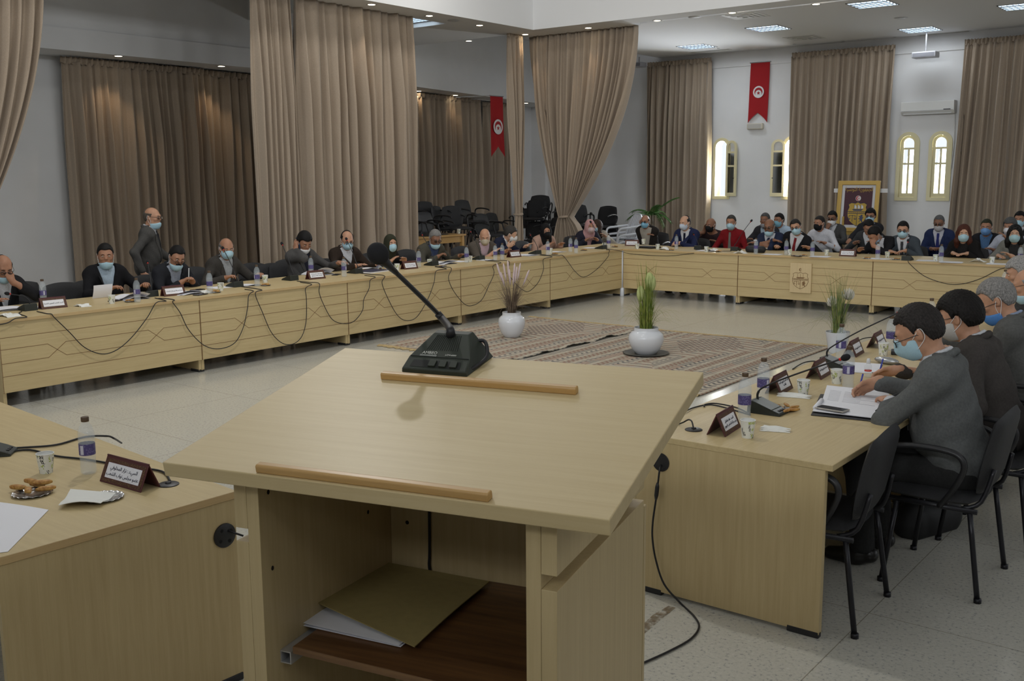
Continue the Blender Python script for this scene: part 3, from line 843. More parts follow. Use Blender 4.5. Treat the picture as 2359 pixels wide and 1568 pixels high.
# pilaster where the left and back walls meet
struct(MB().box((XL, YB-.10, 0), (-5.8, YB, 3.5)), 'trim_pilaster', WHITE)
# picture rail on the back wall
rl = aty(1700, 150, YB-.02)
struct(MB().box((-1.6, YB-.03, rl.z-.03), (XR, YB, rl.z+.035)), 'trim_rail', WHITE)

# ------------------------------------------------------------------ windows
GLASS = mat('window_glass', (.95, .97, 1), .02, trans=1., ior=1.05)
LACE = mat('lace', (.80, .74, .55), .9)
LACE.node_tree.nodes['Principled BSDF'].inputs['Alpha'].default_value = .6


def arch(a, b, lo, hi, n=14):
    r_ = (b-a)/2; c = (a+b)/2
    return [(a, lo), (b, lo)]+[(c+r_*math.cos(k*PI/n), hi-r_+r_*math.sin(k*PI/n)) for k in range(n+1)]


def ringmb(o, i, y0, y1, mb=None):
    """frame between two outlines of equal point count (x, z)"""
    mb = mb or MB(); n = len(o)
    vs = [(x, y0, z) for x, z in o]+[(x, y0, z) for x, z in i]+[(x, y1, z) for x, z in o]+[(x, y1, z) for x, z in i]
    fs = []
    for k in range(n):
        j = (k+1) % n
        fs += [(k, j, n+j, n+k), (2*n+j, 2*n+k, 3*n+k, 3*n+j), (k, 2*n+k, 2*n+j, j), (n+j, 3*n+j, 3*n+k, n+k)]
    return mb.add(vs, fs)


def sash(mb, a, b, lo, hi, y0, y1, bars, w=.045):
    ringmb(arch(a, b, lo, hi), arch(a+w, b-w, lo+w*1.6, hi-w), y0, y1, mb)
    for z in bars: mb.box((a+w-.004, y0+.002, z-.018), (b-w+.004, y1-.002, z+.018))


wlab = ['open arched window nearest the left curtain of the back wall', 'arched window half hidden behind the middle curtain', 'left arched window under the air conditioner', 'right arched window under the air conditioner']
for i, (a, b, lo, hi) in enumerate(WIN):
    fo = ringmb(arch(a, b, lo, hi), arch(a+fr, b-fr, lo+fr, hi-fr), YB-.03, YB+.20).build('window_%d' % (i+1), CREAM); fo['kind'] = 'structure'
    A, B, L, Hh = a+fr, b-fr, lo+fr, hi-fr
    bars = [Hh-.24, Hh-.52]
    if i >= 2:
        m = MB(); sash(m, A+.002, B-.002, L+.002, Hh-.002, YB+.02, YB+.06, bars); m.box(((A+B)/2-.016, YB+.025, L+.07), ((A+B)/2+.016, YB+.055, Hh-.24)); m.build('sash', CREAM, fo)
        MB().box((A+.03, YB+.037, L+.06), (B-.03, YB+.043, Hh-.24)).build('pane', GLASS, fo)
        m = MB(); pts = [[(A+.03+(B-A-.06)*k/14, YB+.11+.008*math.sin(k*2.2), z) for k in range(15)] for z in (L+.05, L+.38)]
        m.sheet(pts, .002, (0, 1, 0)); m.build('lace_panel', LACE, fo)
    else:
        # leaf swung open into the room, hinged at the inner jamb, lying almost against the wall
        hx = B if i == 0 else A; sg = 1 if i == 0 else -1
        root = bpy.data.objects.new('sash', None); COL.objects.link(root); root.parent = fo
        m = MB(); w_ = (B-A); sash(m, 0, w_, L, Hh, -.02, .02, bars)
        root.location = (hx, YB-.05, 0); root.rotation_euler = (0, 0, -math.radians(14)) if sg > 0 else (0, 0, math.radians(14))
        if sg < 0: m.v = [(-x, y, z) for x, y, z in m.v]; m.f = [tuple(reversed(q)) for q in m.f]
        m.build('leaf', CREAM, root); x0, x1 = (.04, w_-.04) if sg > 0 else (-w_+.04, -.04)
        MB().box((x0, -.003, L+.06), (x1, .003, Hh-.26)).build('pane', GLASS, root)
        MB().tube([(x1*.99 if sg > 0 else x0*.99, -.03, (L+Hh)/2-.2), (x1 if sg > 0 else x0, -.05, (L+Hh)/2-.2)], .01, 6).build('handle', BLACKP, root)

# ------------------------------------------------------------------ curtains
CURT = mat('curtain_taupe', (.37, .295, .225), .85, spec=.15, sheen=.3); t = NT(CURT)
tc = t.n('ShaderNodeTexCoord'); nz = t.n('ShaderNodeTexNoise', i_Scale=140., i_Detail=3.); t.l(tc, 'Object', nz, 'Vector')
r = t.ramp(nz, 'Fac', [(.3, (.325, .26, .195)), (.7, (.40, .32, .245))]); t.l(r, 'Color', t.b, 'Base Color')
bp = t.n('ShaderNodeBump', i_Strength=.12, i_Distance=.002); t.l(nz, 'Fac', bp, 'Height'); t.l(bp, 'Normal', t.b, 'Normal')
ROD = mat('rod_grey', (.35, .35, .36), .4, .5)


def curtain(p0, p1, ztop, zbot, folds, label, amp=.06, seed=1, tie=None, tiew=.09, header=True, bot=None, group='curtains', swing=0):
    """cloth hung between plan points p0 and p1; tie=(fraction along, z) gathers it there"""
    R_ = random.Random(seed); p0, p1 = V((*p0, 0)), V((*p1, 0)); L = (p1-p0).length; d = (p1-p0)/L; nn = V((-d.y, d.x, 0))
    root = thing('curtain', (p0.x, p0.y, 0), 0, label, 'curtain', group)
    n = folds*10; ph = [0]; 
    wid = [R_.uniform(.55, 1.5) for _ in range(folds)]; tot = sum(wid)
    us = []; phs = []; am = []
    acc = 0
    for k, w in enumerate(wid):
        a_ = R_.uniform(.55, 1.25)
        for j in range(10):
            us.append((acc+w*j/10)/tot); phs.append(2*PI*j/10); am.append(a_)
        acc += w
    us.append(1.); phs.append(0); am.append(1)
    rows = 34; P = []
    drift = [R_.uniform(-.3, .3) for _ in range(folds+1)]
    for i in range(rows+1):
        s_ = i/rows; z = ztop+(zbot-ztop)*s_; row = []
        for u, f_, a_ in zip(us, phs, am):
            A = amp*(.35+.65*min(1, s_*3.2))*a_
            k = u*folds; dr = drift[int(min(k, folds-1))]
            th_ = f_+.6*math.sin(s_*2.2+dr*5); off = A*1.45*(math.sin(th_)+.38*math.sin(2*th_+.9+dr*4)+.22*math.sin(3*th_+dr*9))+.016*math.sin(k*2.7+s_*6)
            x = u*L+.05*amp/.06*dr*math.sin(s_*PI*.9)*min(1, s_*3)
            if tie:
                tu, tz = tie; th = (ztop-tz)/(ztop-zbot)
                if s_ <= th: g_ = (s_/th)**1.9*.97
                else: g_ = .97-.45*min(1, ((s_-th)/(1-th))**.7)
                c = tu*L; x = x+(c+(u-.5)*tiew*2-x)*g_; off *= (1-.45*g_); off += .03*g_*math.sin(u*folds*2.1)
            if swing: x += swing*L*s_*(u if swing > 0 else (1-u))
            row.append(d*x+nn*off+V((0, 0, z)))
        P.append(row)
    mb = MB(); mb.sheet(P, .003, tuple(nn)); o = mb.build('cloth', CURT, root, smooth=True)
    if header:
        hr = []
        for i, (dz, k) in enumerate(((.10, .6), (.075, 1.1), (.05, .75), (.025, 1.05), (0, .5))):
            hr.append([d*(u*L)+nn*(.028*k*math.sin(u*folds*2*PI*1.7+i*.3)+.008*math.sin(u*folds*9)) + V((0, 0, ztop+dz-.03+.008*math.sin(u*folds*13))) for u in us])
        m = MB(); m.sheet(hr, .006, tuple(nn)); m.build('gathered_heading', CURT, root, smooth=True)
    if tie:
        c = d*(tie[0]*L); m = MB(); z = tie[1]
        m.tube([c+d*(tiew*1.1*math.cos(a))+nn*(.085*math.sin(a))+V((0, 0, z+.01*math.cos(a))) for a in np.linspace(0, 2*PI, 21)], .022, 6); m.build('tieback', CURT, root, smooth=True)
    return root


ins = .02
# along the outer edge of the left beam
xL = BX0+.08
yA = [atx(u, 20, xL).y for u in (-140, 103, 577, 657, 680, 945)]
curtain((xL, atx(-330, 300, xL).y), (xL, yA[1]), ZC, .03, 16, 'curtain tied back low at the left edge of the photo', tie=(.40, 1.16), seed=3, header=False, tiew=.12)
curtain((xL, atx(578, 0, xL).y), (xL, atx(658, 0, xL).y+.06), ZC, .03, 7, 'narrow straight curtain beside the wide one under the left beam', seed=5, header=False)
curtain((xL, atx(680, 0, xL).y), (xL, atx(947, 40, xL).y), ZC, .03, 13, 'wide straight floor-length curtain behind the man in the brown suit', seed=8, header=False, amp=.075)
curtain((xL, atx(1170, 95, xL).y), (xL, atx(1204, 95, xL).y), ZC-.03, .03, 5, 'slim curtain tied at its middle beside the red banner', seed=12, tie=(.62, 1.22), tiew=.032, amp=.05)
curtain((BX0+.02, BY1-.06), (-.52, BY1-.06), ZC, .03, 17, 'big flared curtain tied in the beam corner', seed=15, tie=(.36, 1.17), tiew=.11, amp=.065, header=False)
# on the left wall
xw = -5.95
def wall_curtain(x, u0, u1, v, folds, label, seed, amp=.06):
    a, b = atx(u0, v, x), atx(u1, v+(u1-u0)*.085, x); curtain((x, a.y), (x, b.y), zband((a.y+b.y)/2)-.09, .03, folds, label, seed=seed, amp=amp)
wall_curtain(xw, 140, 470, 143, 17, 'dark curtain on the left wall behind the standing man', 21)
wall_curtain(xw-.09, 385, 720, 165, 16, 'curtain on the left wall between the standing man and the narrow curtain', 23)
wall_curtain(xw, 860, 1108, 222, 17, 'left wall curtain above the stored black chairs', 25)
wall_curtain(xw-.06, 1113, 1172, 245, 5, 'greyer curtain strip behind the red banner in the corner', 27, .05)
# on the back wall
yc = YB-.17
bw = [aty(u, v, yc) for u, v in ((1491, 150), (1640, 142), (1824, 128), (2063, 113), (2222, 98), (2440, 85))]
curtain((bw[0].x, yc), (bw[1].x, yc), bw[0].z-.02, .03, 11, 'left curtain of the back wall beside the palm', seed=31, amp=.06)
curtain((bw[2].x, yc), (bw[3].x, yc), bw[2].z-.02, .03, 15, 'middle curtain of the back wall behind the framed emblem', seed=33, amp=.06)
curtain((bw[4].x, yc), (bw[5].x, yc), bw[4].z-.02, .03, 14, 'right curtain of the back wall beside the air conditioner', seed=35, amp=.06, swing=-.10)
# ------------------------------------------------------------------ tables
ML = 1.974; TW = .93; TH = .75


def groove_lines(L):
    """engraved lines of one front panel of length L (s along, z)"""
    za, zb_, zc, zd, = .595, .495, .375, .265
    A = lambda s: s*L
    out = [[(0, za), (L, za)], [(0, zd), (L, zd)]]
    x1, x2, h = .25, .75, .042
    top = [(0, zb_), (A(x1-h), zb_), (A(x1+h), zc), (A(x2-h), zc), (A(x2+h), zb_), (L, zb_)]
    bot = [(0, zc), (A(x1-h), zc), (A(x1+h), zb_), (A(x2-h), zb_), (A(x2+h), zc), (L, zc)]
    return out+[top, bot]


def strip(mb, p, q, w, M):
    p, q = V((p[0], 0, p[1])), V((q[0], 0, q[1])); d = (q-p).normalized(); n = V((d.z*-1, 0, d.x))*w/2; y = V((0, -.0012, 0)); y2 = V((0, .002, 0))
    e = d*w*.4
    vs = [p-n-e+y, q-n+e+y, q+n+e+y, p+n-e+y, p-n-e+y2, q-n+e+y2, q+n+e+y2, p+n-e+y2]
    mb.add([M @ v for v in vs], [(0, 3, 2, 1), (4, 5, 6, 7), (0, 1, 5, 4), (1, 2, 6, 5), (2, 3, 7, 6), (3, 0, 4, 7)][::1])


FEET = mat('foot_black', (.02, .02, .022), .5)


def table_proto(L=ML, W=TW):
    """front panel in the plane y=0 (faces -y), table runs along +x"""
    root = thing('conference_table', (0, 0, 0), 0, 'x', 'table')
    MB().box((0.001, -.015, TH-.028), (L-.001, W, TH)).build('tabletop', [MAPLE], root, bevel=.003)
    MB().box((0.001, -.0165, TH-.0275), (L-.001, -.0155, TH-.0012)).build('edge_band', EDGE, root)
    MB().box((0.002, 0, .125), (L-.002, .018, TH-.028)).build('front_panel', MAPLE, root)
    m = MB()
    for ln in groove_lines(L-.01):
        for p, q in zip(ln, ln[1:]): strip(m, (p[0]+.005, p[1]), (q[0]+.005, q[1]), .0045, Matrix())
    for s_ in (.004, L-.004): strip(m, (s_, .125), (s_, TH-.03), .004, Matrix())
    m.build('engraved_lines', GROOVE, root)
    for x in (.002, L-.032):
        e = MB().box((x, .02, .018), (x+.03, W-.03, TH-.028)).build('end_panel', MAPLEZ, root)
        for y in (.02, W-.17): MB().box((x-.001, y, 0), (x+.031, y+.14, .03)).build('foot', FEET, e, bevel=.005)
    return root


tp = table_proto()
ordn = ['first', 'second', 'third', 'fourth', 'fifth']
tp.location = (0, 0, 0); tp.rotation_euler = (0, 0, PI/2+PI)
GL = 'left row of conference tables'


def place_table(i, loc, rz, label, group):
    global tp
    if i == 0: tp.location = loc; tp.rotation_euler = (0, 0, rz); tp['label'] = label; tp['group'] = group; return tp
    return dup(tp, loc, rz, label, group)


# left row: front faces +x, runs along y.  panel faces local -y -> world +x : rotate +90
for k in range(5):
    place_table(k, (0, -ML*(k+1), 0), PI/2, 'maple conference table in the left row, %s from the far corner' % ordn[k], GL)
for k in range(3):
    place_table(9, (ML*k+.012, 0, 0), 0, 'maple conference table in the back row, %s from the corner light gap' % ordn[k], 'back row of conference tables')
place_table(9, (ML*3+.02, 0, 0), 0, 'maple conference table at the right end of the back row', 'back row of conference tables')
# right row: fronts face -x
XI = 6.22
yr0 = -9.985
for k in range(5):
    place_table(9, (XI, yr0+ML*(k+1), 0), -PI/2, 'maple conference table in the right row, %s from the lectern' % ordn[k], 'right row of conference tables')
# corner table; its pale strip stands in for light through the panel gap
ct = thing('corner_table', (0, 0, 0), 0, 'square corner tabletop joining left and back rows, pale strip painted as light through the gap', 'table')
MB().box((-TW, .002, TH-.028), (-.002+.0, TW, TH)).build('tabletop', MAPLE, ct, bevel=.002)
GAP_PALE = mat('gap_light_pale', (.70, .73, .78), .4, .1)  # brightness of the gap put into the strip's colour
MB().tube([(.004, -.012, .12), (.004, -.012, TH-.03)], .011, 10).build('light_gap_strip', GAP_PALE, ct, smooth=True)
MB().lathe([(.032, .0), (.034, .01), (.034, .115), (.026, .13)], 16, M=TR((.004, -.012, 0))).build('light_gap_foot', GAP_PALE, ct, smooth='auto')
for p in ((-TW+.05, TW-.05), (-TW+.05, .06), (-.06, TW-.05)): MB().tube([(*p, 0), (*p, TH-.028)], .02, 10).build('leg', STEEL, ct, smooth=True)
# end panel of the right row, seen from the lectern: cable hole with its ring
hp_ = aty(1523, 1064, yr0+.002)
ep = thing('cable_port', (hp_.x, yr0-.001, hp_.z), 0, 'round black cable hole in the end panel of the right table', 'cable port')
MB().lathe([(.041, -.004), (.043, 0), (.041, .003), (.034, .003), (.033, .001), (.0, .0012)], 24, M=TR((0, 0, 0), rx=PI/2)).build('ring', BLACKP, ep, smooth='auto')
# near left table: its end panel faces the camera
a, b, c, dd = atz(545, 1130, TH), atz(0, 1283, TH), atz(0, 925, TH), atz(380, 1064, TH)
nt = thing('conference_table', (a.x, a.y, 0), 0, 'maple table at the bottom left carrying the nearest name plate', 'table')
ldir = (c-a); ldir.z = 0; ldir.normalize(); edir = (b-a); edir.z = 0; ew = edir.length; edir.normalize()
q0, q1, q2, q3 = V(), ldir*2.6, ldir*2.6+edir*(ew+.02), edir*(ew+.02)
MB().prism([q0.to_2d(), q1.to_2d(), q2.to_2d(), q3.to_2d()], TH-.028, TH).build('tabletop', wood('maple_near', (.575, .455, .245), (.505, .388, .20), 0, streak=20), nt, bevel=.002)
ang = math.atan2(edir.y, edir.x)
MB().box((.0, .0, TH-.0275), (ew+.02, .0015, TH-.0015)).build('edge_band', EDGE, nt, rot=(0, 0, ang))
MB().box((.008, -.025, .02), (ew+.01, -.004, TH-.03)).build('end_panel', MAPLEZ, nt, rot=(0, 0, ang))
MB().box((.02, -2.5, .12), (.04, -.026, TH-.03)).build('front_panel', MAPLEZ, nt, rot=(0, 0, ang))
for x in (.01, ew-.13): MB().box((x, -.03, 0), (x+.13, 0, .03)).build('foot', FEET, nt, rot=(0, 0, ang), bevel=.004)
MB().box((.02, -2.58, .02), (ew, -2.555, TH-.03)).build('end_panel', MAPLEZ, nt, rot=(0, 0, ang))
# black cable grommet set in that end panel
g_ = a+(atz(518, 1233, .64)-a)*0
dr = ray(518, 1233); nrm_ = np.array([-math.sin(ang), math.cos(ang), 0]); tt = ((np.array(a)-CAM) @ nrm_)/(dr @ nrm_); gp = V(CAM+dr*tt)
gr = thing('cable_grommet', tuple(gp), ang, 'black round cable grommet in the end panel of the near left table', 'cable port')
MB().lathe([(.046, -.004), (.046, .003), (.042, .006), (.0, .007)], 28, M=TR((0, 0, 0), rx=-PI/2)).build('plate', BLACKP, gr, smooth='auto')
m = MB()
for k in range(4): m.lathe([(.007, .0075), (.004, .0085)], 10, M=TR((0, 0, 0), rx=-PI/2) @ TR((.028*math.cos(k*PI/2+.6), .028*math.sin(k*PI/2+.6), 0)))
m.build('screw_recess', mat('recess_black', (.004, .004, .004), .8), gr)
MB().tube([(-.012, .006, .018), (-.03, .03, .006), (-.046, .05, -.003)], .004, 8).build('cord_stub', CORD, gr, smooth=True)
# ------------------------------------------------------------------ lectern
LO = V((7.025, -12.432, 0)); LY = .257; LT = .179; LW = 1.097; LD = .816; LH = 1.25
lrx = V((math.cos(LY), math.sin(LY), 0)); lfy = V((-math.sin(LY), math.cos(LY), 0))


def lat(u, v, z):
    p = atz(u, v, z)-LO; return V((p.dot(lrx), p.dot(lfy), z))


def latb(u, v, y):
    d = V(ray(u, v)); c = V(CAM); t_ = (y-(c-LO).dot(lfy))/d.dot(lfy); p = c+d*t_-LO; return V((p.dot(lrx), y, p.z))


def lats(u, v, x):
    d = V(ray(u, v)); c = V(CAM); t_ = (x-(c-LO).dot(lrx))/d.dot(lrx); p = c+d*t_-LO; return V((x, p.dot(lfy), p.z))


lec = thing('lectern', tuple(LO), LY, 'pale maple lectern with a sloping top and an open shelf in front', 'lectern')
BRD = TR((0, 0, LH), rx=LT)
bo = MB().box((-LW/2, 0, -.036), (LW/2, LD, 0), M=BRD).build('sloping_top', wood('maple_lectern', (.58, .462, .255), (.53, .41, .215), 0, streak=22), lec, bevel=.0025)


def rail(x0, x1, y, nm):
    prof = [(-.0115, 0), (.0115, 0), (.0115, .016), (.008, .0195), (-.008, .0195), (-.0115, .016)]
    m = MB(); M = BRD @ TR((x0, y, 0)) @ Matrix(((0, 0, 1, 0), (1, 0, 0, 0), (0, 1, 0, 0), (0, 0, 0, 1)))
    m.prism(prof, 0, x1-x0, M=M); return m.build(nm, HONEY, lec, bevel=.003)


rail(-.297, .272, .605, 'book_rail'); rail(-.286, .289, .018, 'book_rail')


def under(y): return LH+math.tan(LT)*y-.037/math.cos(LT)


def side(x0, x1, z0, z1, name, y0=.08, y1=.74):
    """upright slab; z1=None reaches the sloping top"""
    m = MB(); a_, b_ = (under(y0)-.001, under(y1)-.001) if z1 is None else (z1, z1)
    vs = [(x0, y0, z0), (x1, y0, z0), (x1, y1, z0), (x0, y1, z0), (x0, y0, a_), (x1, y0, a_), (x1, y1, b_), (x0, y1, b_)]
    m.add(vs, [(0, 3, 2, 1), (4, 5, 6, 7), (0, 1, 5, 4), (1, 2, 6, 5), (2, 3, 7, 6), (3, 0, 4, 7)]); return m.build(name, MAPLEZ, lec, bevel=.0012)


GZ0, GZ1 = 1.050, 1.083
for q in (-1, 1):
    x0, x1 = sorted((q*.340, q*.374)); side(x0, x1, 0, None, 'side_panel')
    x0, x1 = sorted((q*.3745, q*.410)); side(x0, x1, 0, GZ0, 'lower_cladding'); side(x0, x1, GZ1, None, 'upper_cladding')
side(-.3395, .3395, 0, None, 'back_panel', .69, .71)
side(-.410, .410, 0, 1.03, 'back_cladding', .745, .765)
m = MB()
for u, v in ((618, 1133), (848, 1179), (628, 1308)):
    p = lats(u, v, -.3395); m.ball(p, (.002, .005, .006))
p = latb(938, 1203, .6895); m.ball(p, (.006, .002, .006)); m.build('screw_hole', mat('hole_dark', (.01, .006, .004), .9), lec, smooth=True)
# shelf
SZ = latb(1165, 1343, .688).z
f0 = lat(655, 1484, SZ); f1 = lat(1212, 1600, SZ)
print('SHELF', SZ, f0, f1)
sf = MB(); pts = [(-.300, f0.y), (.337, .10), (.337, .686), (-.300, .686)]
sf.prism(pts, SZ-.018, SZ).build('shelf', DARKW, lec, bevel=.001)
MB().prism([(-.300, f0.y-.0012), (.337, .10-.0012), (.337, .10), (-.300, f0.y)], SZ-.018, SZ-.001).build('shelf_edge', wood('ply_edge', (.22, .12, .05), (.12, .06, .025), 0), lec)
for x0, x1 in ((-.3395, -.308), ):
    m = MB(); y0 = lat(637, 1497, SZ-.02).y
    ringmb([(x0, SZ-.05), (x1, SZ-.05), (x1, SZ-.018), (x0, SZ-.018)], [(x0+.003, SZ-.047), (x1-.003, SZ-.047), (x1-.003, SZ-.021), (x0+.003, SZ-.021)], y0, .68, m); m.build('shelf_bracket', mat('alu', (.55, .55, .55), .4, .6), lec)
MB().box((.309, .12, SZ-.05), (.3395, .68, SZ-.018)).build('shelf_bracket', MATS['alu'], lec)
# envelope and papers on the shelf
ENV = fabric('envelope_ochre', (.33, .26, .105), .9, 40, .8, .05)


def lthing(name, label, cat, loc, group=None):
    w = LO+lrx*loc[0]+lfy*loc[1]; return thing(name, (w.x, w.y, loc[2]), LY, label, cat, group)


def quadsheet(c, n, zf, th):
    P = []
    for i in range(n+1):
        row = []
        for j in range(n+1):
            s_, t_ = i/n, j/n; p = (c[0]*(1-s_)+c[1]*s_)*(1-t_)+(c[3]*(1-s_)+c[2]*s_)*t_
            row.append((p.x, p.y, zf(s_, t_)))
        P.append(row)
    return P


cs = [lat(u, v, SZ+.012) for u, v in ((895, 1297), (1127, 1340), (955, 1491), (702, 1396))]
o3 = V((cs[3].x, cs[3].y, 0)); ev = lthing('envelope', 'ochre paper envelope lying on the lectern shelf', 'envelope', (o3.x, o3.y, SZ))
m = MB(); m.sheet(quadsheet([p-o3 for p in cs], 10, lambda s_, t_: .010+.035*max(0, t_-.35)**2*(1-s_*.9)+.012*(1-s_)*t_+.006*math.sin(t_*3), .003), .0025); m.build('cover', ENV, ev, smooth='auto')
m = MB(); d0 = cs[0]-o3; d1 = cs[1]-o3; m.sheet([[(d0*(1-k/6)+d1*(k/6))+V((0, -.03*j, .0135-SZ-.0+0*SZ)) if False else V(((d0*(1-k/6)+d1*(k/6)).x, (d0*(1-k/6)+d1*(k/6)).y-.035*j, .0135)) for k in range(7)] for j in (1, 0)], .001); m.build('flap', ENV, ev)
cp = [lat(u, v, SZ+.003) for u, v in ((900, 1320), (1095, 1352), (922, 1487), (695, 1437))]; o4 = V((cp[3].x, cp[3].y, 0))
pt = lthing('paper_stack', 'white papers under the ochre envelope on the lectern shelf', 'paper', (o4.x, o4.y, SZ))
for k in range(4): m = MB(); m.sheet(quadsheet([p-o4+V((.004*math.sin(k*2), .005*math.cos(k*3), 0)) for p in cp], 5, lambda s_, t_: .0006+.0016*k+.004*(1-s_)*t_*(k > 1), .001), .0008); m.build('sheet', PAPER, pt)
lc = lthing('microphone_cable', 'black cable hanging inside the lectern behind the envelope', 'cable', (0, 0, 0))
pa, pb = latb(991, 1175, .682), latb(989, 1310, .682)
MB().tube(catmull([(pa.x, .682, under(.68)-.02), (pa.x-.004, .682, (pa.z+pb.z)/2), (pb.x+.002, .680, pb.z), (pb.x+.03, .676, pb.z-.12), (pb.x-.02, .68, SZ-.25), (pb.x, .66, .03)], 6), .0042, 8).build('cord', CORD, lc, smooth=True)

# ------------------------------------------------------------------ lectern microphone
GREEN = mat('mic_green_black', (.024, .030, .021), .5); FOAM = mat('foam_black', (.010, .010, .012), .95)
PRINT = mat('print_pale', (.55, .55, .5), .6)
mu = BRD @ TR((-.165, .657, 0))
mo = V(mu.translation); wloc = LO+lrx*mo.x+lfy*mo.y
lm = thing('microphone', (wloc.x, wloc.y, mo.z), LY, 'large gooseneck microphone unit standing on the lectern top', 'microphone')
LI = Matrix.Rotation(LT, 4, 'X')
W0, W1 = .10, .062       # half width at foot front / at top
sec = [(0, .0), (.0, .014), (.042, .034), (.128, .077), (.156, .077), (.168, .0)]     # (y, z) profile
hw = [.101, .099, .091, .055, .056, .108]
m = MB(); vs = [LI @ V((-w, y, z)) for (y, z), w in zip(sec, hw)]+[LI @ V((w, y, z)) for (y, z), w in zip(sec, hw)]
n = len(sec); m.add(vs, [tuple(range(n)), tuple(n+i for i in reversed(range(n)))]+[(i, n+i, n+(i+1) % n, (i+1) % n) for i in range(n)]); m.build('base', GREEN, lm, bevel=.003)
# sloped faces helpers: point on the profile segment i at fraction f, side s
def onseg(i, f, sx, off=.0008):
    (y0, z0), (y1, z1) = sec[i], sec[i+1]; w = hw[i]*(1-f)+hw[i+1]*f; d = V((0, y1-y0, z1-z0)).normalized(); nn_ = V((0, -d.z, d.y))
    return LI @ (V((sx*w, y0+(y1-y0)*f, z0+(z1-z0)*f))+nn_*off)


m = MB()
for k in range(15):
    x = -.68+1.28*k/14; m.tube([onseg(2, .30, x*.92, .0002), onseg(2, .92, x*.98, .0002)], .0011, 4)
m.build('speaker_grille', mat('grille_dark', (.010, .012, .009), .7), lm)
m = MB(); a4 = [onseg(1, .18, -.80), onseg(1, .18, .78), onseg(1, .75, .78), onseg(1, .75, -.80)]; m.add(a4, [(0, 1, 2, 3)]); m.build('key_recess', mat('recess2', (.008, .009, .008), .6), lm)
for k in range(3):
    x0 = -.22+.34*k; m = MB(); c8 = [onseg(1, f, x, o) for o in (.0, .006) for f, x in ((.22, x0), (.22, x0+.22), (.70, x0+.22), (.70, x0))]
    m.add(c8, [(0, 3, 2, 1), (4, 5, 6, 7), (0, 1, 5, 4), (1, 2, 6, 5), (2, 3, 7, 6), (3, 0, 4, 7)]); m.build('key', GREEN, lm, bevel=.001)
m = MB(); m.tube([onseg(2, .02, -1), onseg(2, .02, 1)], .0010, 4); m.build('seam', MATS['recess2'], lm)
d_ = V((0, sec[3][0]-sec[2][0], sec[3][1]-sec[2][1])).normalized(); fm = LI @ Matrix(((1, 0, 0, 0), (0, d_.y, -d_.z, 0), (0, d_.z, d_.y, 0), (0, 0, 0, 1)))
def label_at(txt, sx, f, size, w): M = fm.copy(); M.translation = onseg(2, f, sx, .0012); return lettering('lettering', [txt], size, PRINT, M, lm, ar=False, width=w)
label_at('AMBEO', -.42, .17, .014, .05); label_at('LCM-6000', .36, .12, .008, .034)
m = MB(); M = fm.copy(); M.translation = onseg(2, .07, -.42, .0008); m.box((-.026, -.003, 0), (.026, .003, .0004), M=M); m.build('maker_plate', mat('plate_grey', (.2, .21, .19), .5), lm)
# neck: from the top of the base to the foam head
def tol(P): p = V(P)-V((wloc.x, wloc.y, mo.z)); return V((p.dot(lrx), p.dot(lfy), p.z))
nb = LI @ V((-.004, .128, .070)); hd = tol(atd(871, 584, 2.93)); k1 = tol(atd(1003, 720, 3.12)); k0 = tol(atd(1040, 765, 3.2))
hd2 = tol(atd(890, 606, 2.95))
neck = catmull([nb, nb+V((0, .0, .020)), tol(atd(1018, 733, 3.175)), tol(atd(985, 698, 3.10)), hd2], 7)
m = MB(); m.tube(neck[:16], [.0135]*4+[.0115]*12, 10); m.build('flexible_neck', CORD, lm, smooth=True)
m = MB(); m.tube(neck[15:], .0072, 10); m.tube([neck[14], neck[17]], .0115, 10); m.tube([neck[-3], neck[-1], hd2*.4+hd*.6], [.008, .013, .018], 12); m.build('neck_rod', BLACKP, lm, smooth=True)
dirh = (hd-hd2).normalized(); q = dirh.to_track_quat('Z', 'Y').to_matrix().to_4x4()
MB().ball(hd, (.031, .031, .034), 24, 16, M=q).build('foam_windshield', FOAM, lm, smooth=True)
# short cable looping from the back of the base
lb = LI @ V((.055, .150, .05))
MB().tube(catmull([lb, lb+V((.035, .005, -.0)), LI @ V((.115, .105, .022)), LI @ V((.098, .050, .008)), LI @ V((.085, .03, .006))], 7), .0055, 8).build('cord', CORD, lm, smooth=True)
# ------------------------------------------------------------------ small things on the tables
ROWYAW = {'L': -PI/2, 'B': PI, 'R': PI/2}      # direction the sitters face (+Y local)
PET = mat('pet_plastic', (.72, .80, .86), .08, spec=.7); PET.node_tree.nodes['Principled BSDF'].inputs['Alpha'].default_value = .19; NTt = NT(PET)
tc = NTt.n('ShaderNodeTexCoord'); vo = NTt.n('ShaderNodeTexVoronoi', i_Scale=70.); NTt.l(tc, 'Object', vo, 'Vector')
bp = NTt.n('ShaderNodeBump', i_Strength=.6, i_Distance=.004); NTt.l(vo, 'Distance', bp, 'Height'); NTt.l(bp, 'Normal', NTt.b, 'Normal')
WATER = mat('bottle_water', (.70, .76, .80), .05, spec=.6); WATER.node_tree.nodes['Principled BSDF'].inputs['Alpha'].default_value = .09
LBL = mat('label_purple', (.09, .075, .22), .45); t = NT(LBL)
tc = t.n('ShaderNodeTexCoord'); vo = t.n('ShaderNodeTexVoronoi', i_Scale=130.); t.l(tc, 'Object', vo, 'Vector')
r = t.ramp(vo, 'Distance', [(.25, (.16, .14, .30)), (.5, (.075, .06, .19))]); t.l(r, 'Color', t.b, 'Base Color')
CAPB = mat('cap_brown', (.085, .05, .025), .5)
LBW = mat('label_white', (.55, .55, .65), .5)


